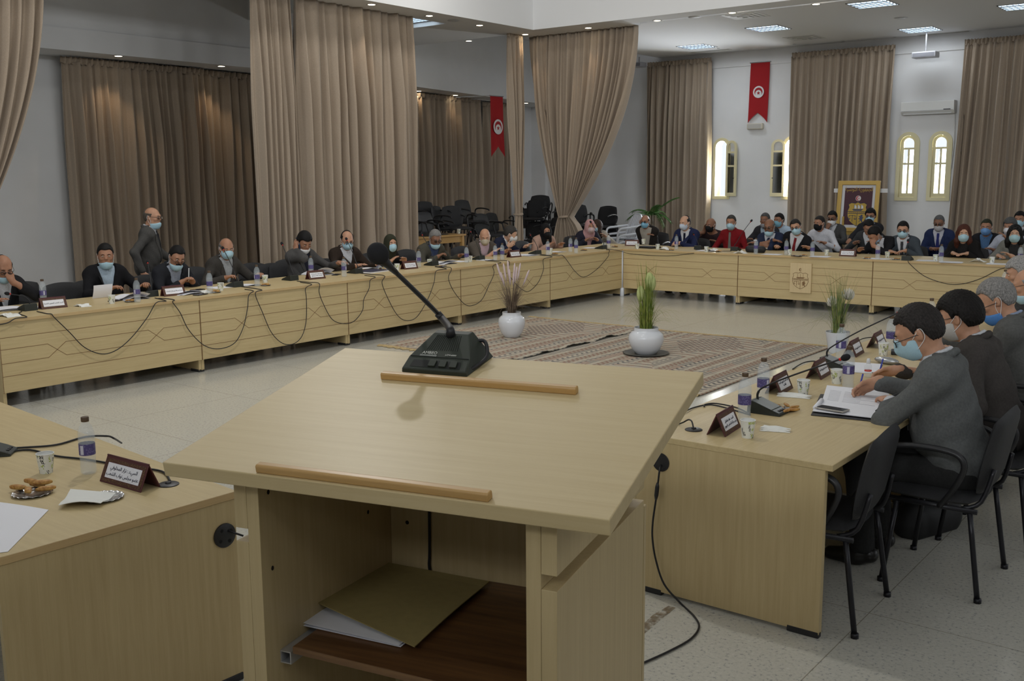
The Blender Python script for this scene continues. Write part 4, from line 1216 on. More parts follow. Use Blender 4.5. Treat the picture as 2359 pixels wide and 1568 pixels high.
def bottle_proto():
    root = thing('water_bottle', (0, 0, 0), 0, 'x', 'bottle', 'water bottles on the tables')
    prof = [(.0, .003), (.024, .0), (.030, .006), (.031, .02), (.0295, .05), (.031, .075), (.0305, .08), (.0305, .125), (.032, .13), (.032, .15), (.0305, .172), (.024, .192), (.0145, .207), (.0125, .213), (.0125, .222)]
    MB().lathe(prof, 20, cap=False).build('body', PET, root, smooth=True)
    MB().lathe([(.0, .005), (.022, .003), (.0285, .01), (.029, .05), (.029, .15), (.027, .165), (.0, .165)], 16, cap=False).build('water', WATER, root, smooth=True)
    lb = MB().lathe([(.0312, .080), (.0312, .125)], 20, cap=False).build('label_sleeve', LBL, root, smooth=True)
    m = MB(); m.grid([[(.0316*math.cos(a), .0316*math.sin(a), z) for a in np.linspace(-2.4, -1.95, 5)] for z in (.084, .121)]); m.build('barcode_panel', LBW, lb)
    MB().lathe([(.0, .212), (.0148, .2125), (.0152, .216), (.0152, .229), (.014, .231), (.0, .2312)], 18).build('cap', CAPB, root, smooth='auto')
    return root


CUPM = mat('paper_cup', (.72, .73, .68), .6); t = NT(CUPM)
tc = t.n('ShaderNodeTexCoord'); sx = t.n('ShaderNodeSeparateXYZ'); t.l(tc, 'Object', sx, 'Vector')
at2 = t.n('ShaderNodeMath', operation='ARCTAN2'); t.l(sx, 'Y', at2, 0); t.l(sx, 'X', at2, 1)
cb = t.n('ShaderNodeCombineXYZ'); t.l(at2, 'Value', cb, 'X')
mz = t.n('ShaderNodeMath', operation='MULTIPLY'); mz.inputs[1].default_value = 26.; t.l(sx, 'Z', mz, 0); t.l(mz, 'Value', cb, 'Y')
vo = t.n('ShaderNodeTexVoronoi', distance='CHEBYCHEV', i_Scale=2.3, i_Randomness=.85); t.l(cb, 'Vector', vo, 'Vector')
r = t.ramp(vo, 'Color', [(0, (.74, .75, .70)), (.36, (.035, .035, .035)), (.45, (.74, .75, .70)), (.66, (.36, .45, .06)), (.80, (.74, .75, .70))], 'CONSTANT')
nz = t.n('ShaderNodeTexNoise', i_Scale=8., i_Detail=2.); t.l(cb, 'Vector', nz, 'Vector')
rz_ = t.ramp(nz, 'Fac', [(.0, (0, 0, 0)), (.52, (1, 1, 1))], 'CONSTANT')
mx = t.n('ShaderNodeMixRGB'); t.l(rz_, 'Color', mx, 0); t.l(r, 'Color', mx, 1); mx.inputs[2].default_value = (.74, .75, .70, 1); t.l(mx, 'Color', t.b, 'Base Color')
INN = mat('cup_inside', (.75, .75, .72), .6)


def cup_proto():
    root = thing('paper_cup', (0, 0, 0), 0, 'x', 'cup', 'printed paper cups on the tables')
    MB().lathe([(.0, .004), (.024, .002), (.0245, .0), (.034, .079)], 24, cap=False).build('wall', CUPM, root, smooth='auto')
    MB().lathe([(.0, .006), (.0238, .006), (.0328, .079)], 24, cap=False).build('lining', INN, root, smooth='auto')
    MB().lathe([(.033+.0018*math.cos(a), .0795+.0018*math.sin(a)) for a in np.linspace(0, 2*PI, 9)], 24, cap=False).build('rim', INN, root, smooth=True)
    return root


LEATH = mat('plate_burgundy', (.085, .022, .024), .4); GOLDL = mat('plate_gold', (.17, .10, .035), .5); t = NT(GOLDL)
tc = t.n('ShaderNodeTexCoord'); vo = t.n('ShaderNodeTexVoronoi', i_Scale=190.); t.l(tc, 'Object', vo, 'Vector'); r = t.ramp(vo, 'Distance', [(.2, (.20, .125, .04)), (.45, (.075, .03, .018))]); t.l(r, 'Color', t.b, 'Base Color')
INK = mat('ink', (.03, .03, .05), .7)


def plate_proto(lines=None, w=.235, name=None):
    """A-frame name plate; printed side faces -Y"""
    root = thing('name_plate', (0, 0, 0), 0, 'x', 'name plate', 'burgundy name plates')
    h, a_ = .105, .42
    for s_, nm in ((-1, 'front_board'), (1, 'back_board')):
        m = MB(); M = TR((0, s_*h*math.sin(a_), 0), rx=s_*a_); m.box((-w/2, -.0025, 0), (w/2, .0025, h), M=M); b_ = m.build(nm, LEATH, root, bevel=.0015)
        if s_ < 0:
            F = M
            q = MB(); ringmb([(-w/2+.006, .006), (w/2-.006, .006), (w/2-.006, h-.010), (-w/2+.006, h-.010)], [(-w/2+.020, .018), (w/2-.020, .018), (w/2-.020, h-.022), (-w/2+.020, h-.022)], -.0032, -.0026, q); q.v = [tuple(M @ V(x)) for x in q.v]; q.build('gilt_border', GOLDL, b_)
            MB().box((-w/2+.024, -.0034, .021), (w/2-.024, -.0027, h-.025), M=M).build('card', PAPER, b_)
            if lines:
                L4 = M @ TR((0, -.0040, h/2-.002), rx=PI/2); lettering('lettering', lines, .021, INK, L4, b_, width=w-.06, lead=1.25)
            else:
                m = MB(); rr_ = random.Random(3)
                for zz in (.060, .040):
                    x = -.07
                    while x < .07: l_ = rr_.uniform(.008, .02); m.box((x, -.0042, zz-.002), (x+l_, -.0036, zz+.0025+rr_.random()*.003), M=M); x += l_+.006
                m.build('lettering', INK, b_)
    m = MB(); m.tube([(-w/2, 0, h*math.cos(a_)+.001), (w/2, 0, h*math.cos(a_)+.001)], .0036, 8); m.build('spine', LEATH, root, smooth=True)
    return root


MICG = mat('mic_body_dark', (.020, .024, .020), .5); MICS = mat('mic_silver', (.38, .40, .40), .35, .6); RED = mat('led_red', (.55, .03, .02), .4)


def mic_proto(silver=True, dirn=(0, -1), nl=.42, elev=35, label='x', twist=0):
    """desk microphone: keys face -Y (towards the sitter), neck leaves the back and leans over"""
    root = thing('microphone', (0, 0, 0), 0, label, 'microphone', 'desk microphones')
    s2 = [(-.085, 0), (-.085, .012), (-.045, .026), (.06, .062), (.08, .060), (.085, 0)]; m = MB()
    w = [.055, .052, .060, .060, .058, .060]
    n_ = len(s2); m.add([(-k, y, z) for (y, z), k in zip(s2, w)]+[(k, y, z) for (y, z), k in zip(s2, w)], [tuple(range(n_)), tuple(n_+i for i in reversed(range(n_)))]+[(i, n_+i, n_+(i+1) % n_, (i+1) % n_) for i in range(n_)])
    m.build('base', MICG, root, bevel=.003)
    def P(f, x, off): y = -.045+.105*f; z = .026+.036*f; return V((x, y-off*.32, z+off*.95))
    top = MICS if silver else MICG
    m = MB(); m.add([P(.05, -.054, .001), P(.05, .054, .001), P(.97, .054, .001), P(.97, -.054, .001)], [(0, 1, 2, 3)]); m.add([(-.050, -.078, .0155), (.050, -.078, .0155), (.054, -.046, .0268), (-.054, -.046, .0268)], [(0, 1, 2, 3)]); m.build('faceplate', top, root)
    m = MB()
    for k in range(3):
        x = -.02+.024*k; m.box((x-.008, -.073, .0165), (x+.008, -.060, .0235))
    m.build('key_row', BLACKP, root, bevel=.001)
    bx = V((0, .055, .062)); e = math.radians(elev); dv = V((dirn[0], dirn[1], 0)).normalized()
    pts = catmull([bx-V((0, 0, .004)), bx+V((0, 0, .03)), bx+dv*.035+V((0, 0, .066)), bx+dv*(nl*.45*math.cos(e))+V((0, 0, .06+nl*.45*math.sin(e))), bx+dv*(nl*math.cos(e))+V((0, 0, .06+nl*math.sin(e)))], 5)
    m = MB(); m.tube(pts, [.0062]*7+[.0042]*(len(pts)-7), 8); m.build('gooseneck', CORD, root, smooth=True)
    e0, e1 = pts[-1], pts[-1]+(pts[-1]-pts[-2]).normalized()*.03
    MB().tube([pts[-1]-(pts[-1]-pts[-2]).normalized()*.012, pts[-1]+(pts[-1]-pts[-2]).normalized()*.002], .0075, 8).build('red_ring', RED, root, smooth=True)
    q = (e1-e0).to_track_quat('Z', 'Y').to_matrix().to_4x4(); MB().ball(e0*.35+e1*.65, (.0165, .0165, .024), 14, 9, M=q).build('foam_head', FOAM, root, smooth=True)
    return root


SILV = mat('foil_silver', (.62, .62, .62), .22, .9)
PASTRY = mat('pastry', (.48, .235, .05), .45); t = NT(PASTRY); tc = t.n('ShaderNodeTexCoord'); nz = t.n('ShaderNodeTexNoise', i_Scale=60., i_Detail=3.); t.l(tc, 'Object', nz, 'Vector')
r = t.ramp(nz, 'Fac', [(.35, (.30, .12, .025)), (.65, (.58, .33, .09))]); t.l(r, 'Color', t.b, 'Base Color')
NAP = mat('napkin', (.74, .74, .70), .9)


def foil_plate(loc, label, r_=.075, group='silver paper plates'):
    root = thing('foil_plate', loc, 0, label, 'plate', group); n_ = 60; P = []
    for rr_, z in ((.0, .001), (r_*.72, .001), (r_*.80, .004), (r_*.96, .009), (r_, .0085)):
        P.append([(rr_*math.cos(2*PI*k/n_), rr_*math.sin(2*PI*k/n_), z+(.0016*math.sin(k*2*PI/3.33) if rr_ > r_*.75 else 0)) for k in range(n_)])
    m = MB(); m.grid(P, closed=True); m.build('dish', SILV, root, smooth=True); return root


def pastry(loc, rz, label, L=.052, w=.016, group='honey pastries'):
    m = MB(); P = []
    for i in range(9):
        u = -1+2*i/8; k = max((1-abs(u)**7)**.5 if abs(u) < 1 else .0, .62); sq = lambda q: math.copysign(abs(q)**.6, q)
        P.append([(u*L/2+.007*sq(math.cos(a)), w*.62*k*sq(math.cos(a)), w*.44+w*.42*k*sq(math.sin(a))) for a in np.linspace(0, 2*PI, 12, endpoint=False)])
    m.grid(P, closed=True); m.f += [tuple(range(11, -1, -1)), tuple(8*12+k for k in range(12))]; m.m += [0, 0]
    o = m.build('pastry', PASTRY, smooth=True, loc=loc, rot=(0, 0, rz)); return tag(o, label, 'pastry', group)


def crumple(loc, label, s=.06, seed=1, flat=.5, rz=0, group='white paper napkins'):
    R_ = random.Random(seed); m = MB(); n_ = 7
    P = [[(s*(i/n_-.5)*1.6+R_.uniform(-.1, .1)*s, s*(j/n_-.5)+R_.uniform(-.1, .1)*s, max(.0006, s*flat*(.5-abs(i/n_-.5))*R_.uniform(.2, 1.2))) for j in range(n_+1)] for i in range(n_+1)]
    m.sheet(P, .0012); o = m.build('paper_napkin', NAP, loc=loc, rot=(0, 0, rz)); return tag(o, label, 'napkin', group)


def papers(loc, rz, label, w=.21, h=.297, n=3, curl=.0, cat='paper', spread=.02, seed=1, group='papers on the tables', lift=.0015, open_=False):
    R_ = random.Random(seed); root = thing('paper_stack', loc, rz, label, cat, group)
    for k in range(n):
        dx, dy, a_ = R_.uniform(-1, 1)*spread, R_.uniform(-1, 1)*spread, R_.uniform(-.12, .12)*spread*20
        ca, sa = math.cos(a_), math.sin(a_); P = []
        for i in range(7):
            row = []
            for j in range(7):
                x, y = (i/6-.5)*w, (j/6-.5)*h; z = .0006+lift*k+(curl*max(0, (i/6-.35))**2*(k == n-1)+curl*.3*math.sin(j/6*PI)*(k > 0))
                if open_ and k >= n-2: z += .03*abs(i/6-.5)*(1-abs(i/6-.5))*curl*10
                row.append((ca*x-sa*y+dx, sa*x+ca*y+dy, z))
            P.append(row)
        m = MB(); m.sheet(P, .0009); m.build('sheet', PAPER, root, smooth='auto')
    return root


def phone(loc, rz, label, w=.074, h=.152, c=(.02, .02, .022), group='phones on the tables'):
    root = thing('mobile_phone', loc, rz, label, 'phone', group)
    MB().box((-w/2, -h/2, .0005), (w/2, h/2, .0085)).build('case', mat('phone_%02d' % int(c[0]*99), c, .35, .3), root, bevel=.003); MB().box((-w/2+.004, -h/2+.006, .0085), (w/2-.004, h/2-.006, .0088)).build('screen', mat('phone_glass', (.03, .035, .045), .08), root); return root


def onrow(p):
    if p.y > -.35 and .12 < p.x < 6.1: p.y = max(p.y, .06)
    elif p.x < .11: p.x = min(p.x, -.07)
    return p


bt = bottle_proto(); usedb = [0]


def put_bottle(u, v, label, z=TH, P=None, tilt=None, group='water bottles on the tables', rz=None):
    p = P if P is not None else onrow(atz(u, v, z)); a_ = random.uniform(0, 6.28) if rz is None else rz
    if not usedb[0]: usedb[0] = 1; o = bt; o.location = (p.x, p.y, z); o['label'] = label; o['group'] = group; o.rotation_euler = (0, 0, a_)
    else: o = dup(bt, (p.x, p.y, z), a_, label, group)
    if tilt: o.rotation_euler = (PI/2, 0, tilt); o.location.z = z+.033
    return o


GB_ = 'water bottles on the left row'
for u, v, l in ((101, 699, 'water bottle behind the leftmost name plate of the left row'), (317, 696, 'water bottle beside the man in black reading a raised sheet'), (484, 676, 'water bottle between the writing man and the man in the dark grey suit'),
                (593, 659, 'water bottle at the right hand of the man in the dark grey suit'), (717, 634, 'water bottle behind the name plate of the man on the phone'), (793, 637, 'water bottle in front of the man in the brown suit'),
                (965, 615, 'water bottle between the olive headscarf and the olive suit'), (1075, 605, 'water bottle between the olive suit and the pink shirt'), (1141, 600, 'left one of two bottles in front of the pink shirt'), (1157, 598, 'right one of two bottles beside the navy suit man'),
                (1262, 588, 'water bottle in front of the woman in the pale pink jacket'), (1314, 580, 'left one of two bottles before the woman in the pink headscarf'), (1327, 583, 'right one of two bottles before the woman in the pink headscarf'), (1402, 572, 'water bottle at the inner corner of the tables')):
    put_bottle(u, v, l, group=GB_)
put_bottle(872, 621, 'water bottle lying on its side beside the navy folder', tilt=.9, group=GB_)
GB_ = 'water bottles on the back row'
for u, v, l in ((1558, 574, 'water bottle in front of the navy suit man with clasped hands'), (1727, 587, 'water bottle beside the black pouch on the back row'), (1811, 587, 'water bottle left of the man with the red tie'), (1868, 591, 'water bottle right of the man with the red tie'),
                (2021, 597, 'water bottle beside the man holding his forehead'), (2164, 604, 'water bottle left of the woman with reddish hair'), (2349, 607, 'water bottle before the woman in the grey blazer')):
    put_bottle(u, v, l, group=GB_)
GB_ = 'water bottles on the right row'
for u, v, l in ((1714, 968, 'water bottle behind the nearest name plate of the right row'), (1757, 926, 'tall water bottle beside the second name plate of the right row'), (1953, 893, 'water bottle in front of the grey jacket man, nearest to his papers'), (1936, 830, 'water bottle behind the far gooseneck on the right row')):
    put_bottle(u, v, l, group=GB_)
for u, v, l in ((2055, 727, 'bottle whose top shows left of the nearest man\'s forehead'), (2126, 700, 'bottle top showing just above the nearest man\'s hair'), (2147, 687, 'bottle between the heads of the two nearest men'), (2184, 673, 'bottle top showing above the second man\'s black hair'), (2317, 621, 'bottle before the curly grey-haired man at the right edge')):
    p = atz(u, v, TH+.23); p.x = min(p.x, XI+TW-.08); p = atz(u, v, TH+.23); put_bottle(u, v, l, P=p, group=GB_)
put_bottle(205, 1090, 'nearest water bottle, behind the name plate at bottom left', rz=1.0, group='water bottle on the near left table')
cp = cup_proto(); usedc = [0]


def put_cup(u, v, label, z=TH, group='printed paper cups'):
    p = onrow(atz(u, v, z)); a_ = random.uniform(0, 6)
    if not usedc[0]: usedc[0] = 1; cp.location = (p.x, p.y, z); cp['label'] = label; cp['group'] = group; return cp
    return dup(cp, (p.x, p.y, z), a_, label, group)


for u, v, l in ((258, 699, 'paper cup in front of the man in black with raised sheet'), (509, 669, 'paper cup in front of the man in the dark grey suit'), (611, 650, 'paper cup standing on pastries right of the dark grey suit'), (915, 622, 'paper cup left of the olive headscarf woman\'s name plate'),
                (890, 622, 'paper cup hidden behind the lectern microphone rod'), (990, 611, 'paper cup before the writing hand of the olive suit man'), (1083, 603, 'paper cup behind the bottle near the pink shirt'), (1268, 584, 'paper cup before the pale pink jacket'), (1392, 571, 'paper cup near the pink headscarf woman\'s hands'),
                (1468, 573, 'paper cup right of the corner name plate'), (1515, 574, 'paper cup left of the clasped hands on the back row'), (1627, 580, 'paper cup in front of the maroon sweater'), (1819, 587, 'paper cup left of the red tie man\'s hand'), (1904, 588, 'paper cup left of the back row name plate'),
                (2044, 593, 'paper cup in front of the blue-grey suit man'), (2155, 600, 'paper cup left of the reddish haired woman'), (2285, 606, 'paper cup left of the grey blazer woman'),
                (1722, 1007, 'paper cup beside the nearest name plate of the right row'), (1850, 909, 'paper cup behind the napkins on the right row'), (1927, 883, 'paper cup behind the microphone head on the right row'), (2034, 818, 'paper cup in front of the farthest plate of the right row'),
                (107, 1088, 'nearest paper cup, on the table at bottom left')):
    put_cup(u, v, l)
# closed laptop with a cup on it
p = atz(1493, 571, TH); lt = thing('laptop', (p.x, p.y, TH), -.15, 'closed black laptop on the back row near the corner', 'laptop')
MB().box((-.17, -.12, .002), (.17, .12, .016)).build('base', BLACKP, lt, bevel=.003); MB().box((-.17, -.12, .0165), (.17, .12, .026)).build('lid', BLACKP, lt, bevel=.004)
put_cup(1486, 562, 'paper cup standing on the closed laptop', TH+.027)
# name plates
pl = None
LN1 = ['السيـد : نزار المخلوفي', 'عضو مجلس نواب الشعب']
LN2 = ['السيد : ماهر طفطيل', 'رئيس دائرة المجلس الجهوي']
LN3 = ['السيد المدير الجهوي للتنمية', 'الفلاحية']
LN4 = ['السيد المدير الجهوي للتنمية']


def plate_at(u, v, rz, label, lines=None, w=.235, src=None):
    global pl
    p = atz(u, v, TH)
    if lines is None:
        if pl is None: pl = plate_proto(None, .225); o = pl; o.location = (p.x, p.y, TH); o.rotation_euler = (0, 0, rz); o['label'] = label
        else: o = dup(pl, (p.x, p.y, TH), rz, label)
        return o
    o = plate_proto(lines, w); o.location = (p.x, p.y, TH); o.rotation_euler = (0, 0, rz); o['label'] = label; return o


plate_at(122, 709, PI/2-.10, 'burgundy name plate leftmost on the left row', LN4)
plate_at(399, 680, PI/2-.10, 'burgundy name plate in front of the writing man with a moustache', ['خلية السياقة ووسائل البلديات'])
for u, v, l in ((727, 642, 'burgundy name plate in front of the man on the phone'), (943, 619, 'burgundy name plate in front of the olive headscarf woman'), (1184, 592, 'burgundy name plate in front of the navy suit man on the left row')):
    plate_at(u, v, PI/2-.12, l)
plate_at(1456, 566, .35, 'burgundy name plate on the corner tabletop'); plate_at(1953, 590, .1, 'burgundy name plate on the back row', None)
for u, v, l, ln in ((1668, 992, 'nearest burgundy name plate of the right row', LN2), (1795, 900, 'second name plate from the lectern on the right row', LN3), (1886, 866, 'third name plate from the lectern on the right row', LN4), (1966, 816, 'fourth name plate, behind the far gooseneck on the right row', LN4), (2020, 797, 'farthest name plate of the right row, beside a cup', LN4)):
    plate_at(u, v, PI/2+.10 if 'near' not in l else PI/2+.12, l, ln, .215)
pa_, pb_ = atz(213, 1103, TH), atz(343, 1140, TH)
rzN = math.atan2((pb_-pa_).y, (pb_-pa_).x); wN = (pb_-pa_).length
print('NPLATE', rzN, wN)
o = plate_proto(LN1, .262); c_ = (pa_+pb_)/2; c_ = c_+V((-math.sin(rzN), math.cos(rzN), 0))*.043; o.location = (c_.x, c_.y, TH); o.rotation_euler = (0, 0, rzN); o['label'] = 'large burgundy name plate on the near left table'; o['group'] = 'burgundy name plate near'
# desk microphones
MICP = {}


def mic_at(u, v, rz, label, ang, silver=False, nl=.40, elev=38):
    """ang = direction of the neck relative to the sitter (radians, 0 = straight towards the sitter)"""
    d = (math.sin(ang), -math.cos(ang)); p = atz(u, v, TH)
    o = mic_proto(silver, d, nl, elev, label); o.location = (p.x, p.y, TH); o.rotation_euler = (0, 0, rz); return o


ML_ = -PI/2      # left row: local -Y points to -x (sitter)
for u, v, l, a_, nl, el in ((62, 714, 'desk microphone leftmost on the left row, neck bent low', .9, .16, 12), (343, 682, 'desk microphone left of the moustached writer\'s name plate', -.5, .36, 32), (540, 660, 'desk microphone in front of the man in the dark grey suit', -.15, .38, 45), (668, 645, 'desk microphone left of the phone caller\'s name plate', -.3, .38, 45),
                            (817, 629, 'desk microphone in front of the man in the brown suit', -.3, .38, 45), (993, 611, 'desk microphone in front of the olive suit man', -.3, .40, 42), (1101, 598, 'desk microphone in front of the pink shirt', -.4, .40, 40), (1232, 585, 'desk microphone in front of the pale pink jacket', -.5, .30, 30), (1384, 573, 'desk microphone the pink headscarf woman speaks into', .1, .36, 52)):
    mic_at(u, v, ML_, l, a_, False, nl, el)
mic_at(1696, 577, PI, 'desk microphone in front of the red shirt man', -.5, False, .42, 48)
mic_at(2091, 599, PI, 'desk microphone in front of the blue-grey suit man', .2, False, .14, 60)
mic_at(1612, 574, PI, 'desk microphone with bent neck left of the red shirt man', .9, False, .2, 30)
mic_at(1769, 950, PI/2, 'nearest desk microphone on the right row, silver faced', .05, True, .44, 24)
mic_at(1925, 845, PI/2, 'second desk microphone on the right row, neck over the plates', .15, True, .46, 30)
mic_at(2349, 693, PI/2, 'desk microphone in front of the curly grey-haired man', .3, False, .3, 30)
mic_at(-16, 1046, 2.4, 'desk microphone cut by the left edge on the near left table', 3.6, False, .34, 50)


# cables -----------------------------------------------------------------
def cable(pts, label, r_=.0042, n=6, group=None):
    m = MB(); m.tube(catmull(pts, n), r_, 7); o = m.build('microphone_cable', CORD, smooth=True); return tag(o, label, 'cable', group)


def mixpts(L, xp=.032):
    out = []; kind = True
    for q in L:
        u, v = q[:2]
        p = atz(u, v, TH+.005) if len(q) > 2 else atx(u, v, xp)
        if len(q) > 2: p.x = min(p.x, -.01)
        if out and (len(q) > 2) != kind: e_ = out[-1]*.6+p*.4 if kind else out[-1]*.4+p*.6; out.append(V((.026, e_.y, TH+.003)))
        kind = len(q) > 2; out.append(p)
    return out


GC = 'microphone cables looping down the left row'
loops = [([(85, 717, 1), (108, 722, 1), (125, 731), (160, 765), (195, 800), (235, 815), (270, 805), (305, 775), (340, 730), (360, 697), (357, 686, 1)], 'left row cable loop below the leftmost name plate'),
         ([(365, 687, 1), (388, 688, 1), (398, 696), (415, 720), (435, 760), (470, 795), (505, 803), (540, 790), (560, 755), (570, 710), (573, 680), (564, 666, 1)], 'left row cable loop across the first panel seam'),
         ([(556, 660, 1), (572, 662, 1), (588, 676), (605, 720), (625, 765), (650, 790), (675, 792), (695, 775), (705, 740), (706, 690), (704, 664), (692, 650, 1)], 'left row cable loop left of the phone caller'),
         ([(684, 647, 1), (712, 650, 1), (735, 672), (745, 700), (765, 735), (790, 745), (815, 740), (835, 715), (838, 690), (850, 665), (853, 645), (840, 634, 1)], 'left row cable loop right of the phone caller'),
         ([(830, 629, 1), (858, 632, 1), (880, 652), (895, 690), (915, 725), (935, 738), (960, 730), (985, 690), (1000, 650), (1005, 624), (1002, 614, 1)], 'left row cable loop behind the lectern microphone rod'),
         ([(1003, 613, 1), (1018, 615, 1), (1033, 640), (1045, 670), (1070, 700), (1090, 703), (1110, 690), (1125, 660), (1138, 630), (1136, 612), (1118, 600, 1)], 'left row cable loop above the middle of the rug'),
         ([(1115, 599, 1), (1145, 600, 1), (1170, 625), (1185, 650), (1205, 668), (1220, 670), (1240, 650), (1252, 620), (1252, 597), (1243, 587, 1)], 'left row cable loop behind the pink plumed grass'),
         ([(1245, 586, 1), (1288, 589, 1), (1310, 605), (1325, 625), (1345, 638), (1375, 620), (1400, 592), (1402, 583), (1396, 575, 1)], 'left row cable loop nearest the corner light gap'),
         ([(50, 717, 1), (44, 722, 1), (36, 733), (15, 744), (-30, 752)], 'left row cable running off at the left edge')]
for L, l in loops: cable(mixpts(L), l, group=GC)
q = lambda u, v, y=-.032: aty(u, v, y)
cable([atz(1396, 573, TH+.005), atz(1425, 577, TH+.005), q(1450, 584), q(1500, 588), q(1545, 589), q(1590, 584), atz(1640, 579, TH+.005), atz(1685, 578, TH+.005)], 'sagging cable along the back row beside the corner light gap')
cable([atz(2092, 600, TH+.01), q(2096, 608), q(2130, 636), q(2180, 653), q(2220, 653), q(2262, 640), q(2300, 621), q(2325, 615), atz(2350, 612, TH+.005)], 'sagging cable on the back row below the reddish haired woman')
GR_ = 'black cables on the right row'
c1_ = [atz(u, v, TH+.005) for u, v in ((1728, 955), (1690, 944), (1640, 932), (1600, 938), (1572, 952))]
cable([V((XI-.02, atz(1560, 965, .6).y, .45)), V((XI-.025, c1_[-1].y-.02, .7))]+c1_[::-1], 'lower black cable leaving the nearest right row microphone', .0036, group=GR_)
cable([atz(u, v, TH+.006) for u, v in ((1728, 953), (1695, 938), (1650, 929), (1625, 931), (1622, 936))], 'upper black cable beside the nearest right row name plate', .0036, group=GR_)
cable([atz(u, v, TH+.005) for u, v in ((1912, 842), (1880, 832), (1855, 834), (1838, 842), (1826, 850))], 'black cable behind the third name plate of the right row', .0036, group=GR_)
cable([atz(u, v, TH+.005) for u, v in ((2030, 776), (1995, 778), (1975, 785), (1960, 792))], 'black cable behind the farthest plates of the right row', .0036, group=GR_)
GN_ = 'black cables on the near left table'
cable([atz(u, v, TH+.006) for u, v in ((20, 1032), (60, 1030), (130, 1024), (195, 1006), (245, 1004), (262, 1009))]+[atz(280, 1020, TH-.12)], 'upper black cable on the near left table', .0045, group=GN_)
cable([atz(u, v, TH+.006) for u, v in ((20, 1040), (70, 1036), (130, 1050), (200, 1058), (300, 1075), (372, 1085), (392, 1108))], 'lower black cable passing behind the near left name plate', .0045, group=GN_)
# table grommets
for u, v, l in ((388, 1116, 'black round desk grommet beside the near left name plate'), (1598, 990, 'black round desk grommet on the right row near the lectern')):
    p = atz(u, v, TH); g0 = thing('cable_grommet', (p.x, p.y, TH), 0, l, 'cable port', 'desk grommets')
    MB().lathe([(.040, 0), (.040, .003), (.034, .006), (.0, .0065)], 24).build('plate', BLACKP, g0, smooth='auto')
    MB().lathe([(.012, .0068), (.010, .012), (.0, .012)], 14).build('collar', BLACKP, g0, smooth='auto')
p1 = atz(1598, 988, TH+.01); cable([p1, p1+V((-.03, .03, .03)), atz(1575, 972, TH+.02), V((XI-.02, p1.y+.12, TH-.1)), V((XI-.03, p1.y+.15, .3))], 'short black cable rising from the right row grommet', .0036, group=GR_)
# cable from the port in the end panel down to the floor
pp = [aty(u, v, yr0-.03) for u, v in ((1523, 1064), (1519, 1085), (1516, 1110), (1511, 1150), (1504, 1200), (1503, 1240), (1511, 1290), (1530, 1345))]
fl = [atz(u, v, .006) for u, v in ((1567, 1388), (1600, 1420), (1610, 1445), (1590, 1472), (1540, 1500), (1478, 1528), (1440, 1545))]
cable([V((hp_.x, yr0+.003, hp_.z-.01))]+pp[1:]+fl, 'black cable drooping from the right table port onto the floor', .0045)
m = MB(); a_, b_ = aty(1515, 1112, yr0-.03), aty(1511, 1150, yr0-.03); m.tube([a_, a_*.75+b_*.25, a_*.25+b_*.75, b_], [.006, .010, .010, .006], 8); tag(m.build('inline_connector', BLACKP, smooth=True), 'black inline connector on the drooping cable', 'connector')

# near left table: pastries, plate with napkin, sheet
p = atz(75, 1138, TH); foil_plate((p.x, p.y, TH), 'silver paper plate of pastries on the near left table', .072)
for i, (u, v, z, a_) in enumerate(((42, 1127, .009, .3), (65, 1134, .009, -.5), (106, 1130, .009, 1.0), (72, 1113, .016, .1), (98, 1116, .018, .8), (86, 1120, .009, .2))):
    q_ = atz(u, v, TH+z); pastry((q_.x, q_.y, TH+z), a_, 'honey pastry heaped on the near left foil plate', .056, .021, 'pastries on the near left plate')
p = atz(237, 1148, TH); foil_plate((p.x, p.y, TH), 'silver paper plate under the folded napkin, near left table', .074)
c4 = [atz(u, v, TH+.008) for u, v in ((163, 1131), (268, 1140), (232, 1163), (135, 1168))]
m = MB(); ctr = sum(c4, V())/4; P = quadsheet([k-ctr for k in c4], 6, lambda s_, t_: .011+.010*math.sin(s_*PI)*t_+.004*math.cos(t_*7), .001); m.sheet(P, .002)
o = m.build('paper_napkin', NAP, loc=(ctr.x, ctr.y, TH)); tag(o, 'folded white napkin on the silver plate at bottom left', 'napkin', 'white paper napkins')
c4 = [atz(u, v, TH+.002) for u, v in ((-60, 1150), (112, 1174), (18, 1270), (-140, 1290))]
m = MB(); ctr = sum(c4, V())/4; m.sheet(quadsheet([k-ctr for k in c4], 8, lambda s_, t_: .001+.004*math.sin(s_*3)*(1-t_), .001), .0012); o = m.build('paper_sheet', PAPER, loc=(ctr.x, ctr.y, TH)); tag(o, 'white paper sheets cut by the left edge on the near left table', 'paper')
# right row: pastries, napkins, documents
p = atz(1812, 944, TH); foil_plate((p.x, p.y, TH), 'small silver plate of sesame sticks on the right row', .05)
for i, (u, v, a_) in enumerate(((1790, 938, .5), (1797, 943, .3), (1812, 938, 1.2), (1830, 940, .1), (1828, 946, -.2), (1812, 948, .4))):
    q_ = atz(u, v, TH+.009); pastry((q_.x, q_.y, TH+.009+.006*(i == 2)), a_+1, 'sesame stick on the small plate of the right row', .058, .015, 'sesame sticks on the right row')
p = atz(1786, 992, TH)


def folded(u, v, rz, label, L=.15, w=.05, seed=0):
    R_ = random.Random(seed); p_ = atz(u, v, TH); m_ = MB()
    for k in range(3):
        P_ = [[(L*(i/6-.5)+R_.uniform(-.004, .004), (w*(j/3-.5))*(1-.75*i/6)+.012*k-.01+R_.uniform(-.003, .003), .001+.005*k+.010*math.sin(i/6*PI)*(j == 1)) for j in range(4)] for i in range(7)]
        m_.sheet(P_, .0012)
    return tag(m_.build('paper_napkin', NAP, loc=(p_.x, p_.y, TH), rot=(0, 0, rz)), label, 'napkin', 'white paper napkins')


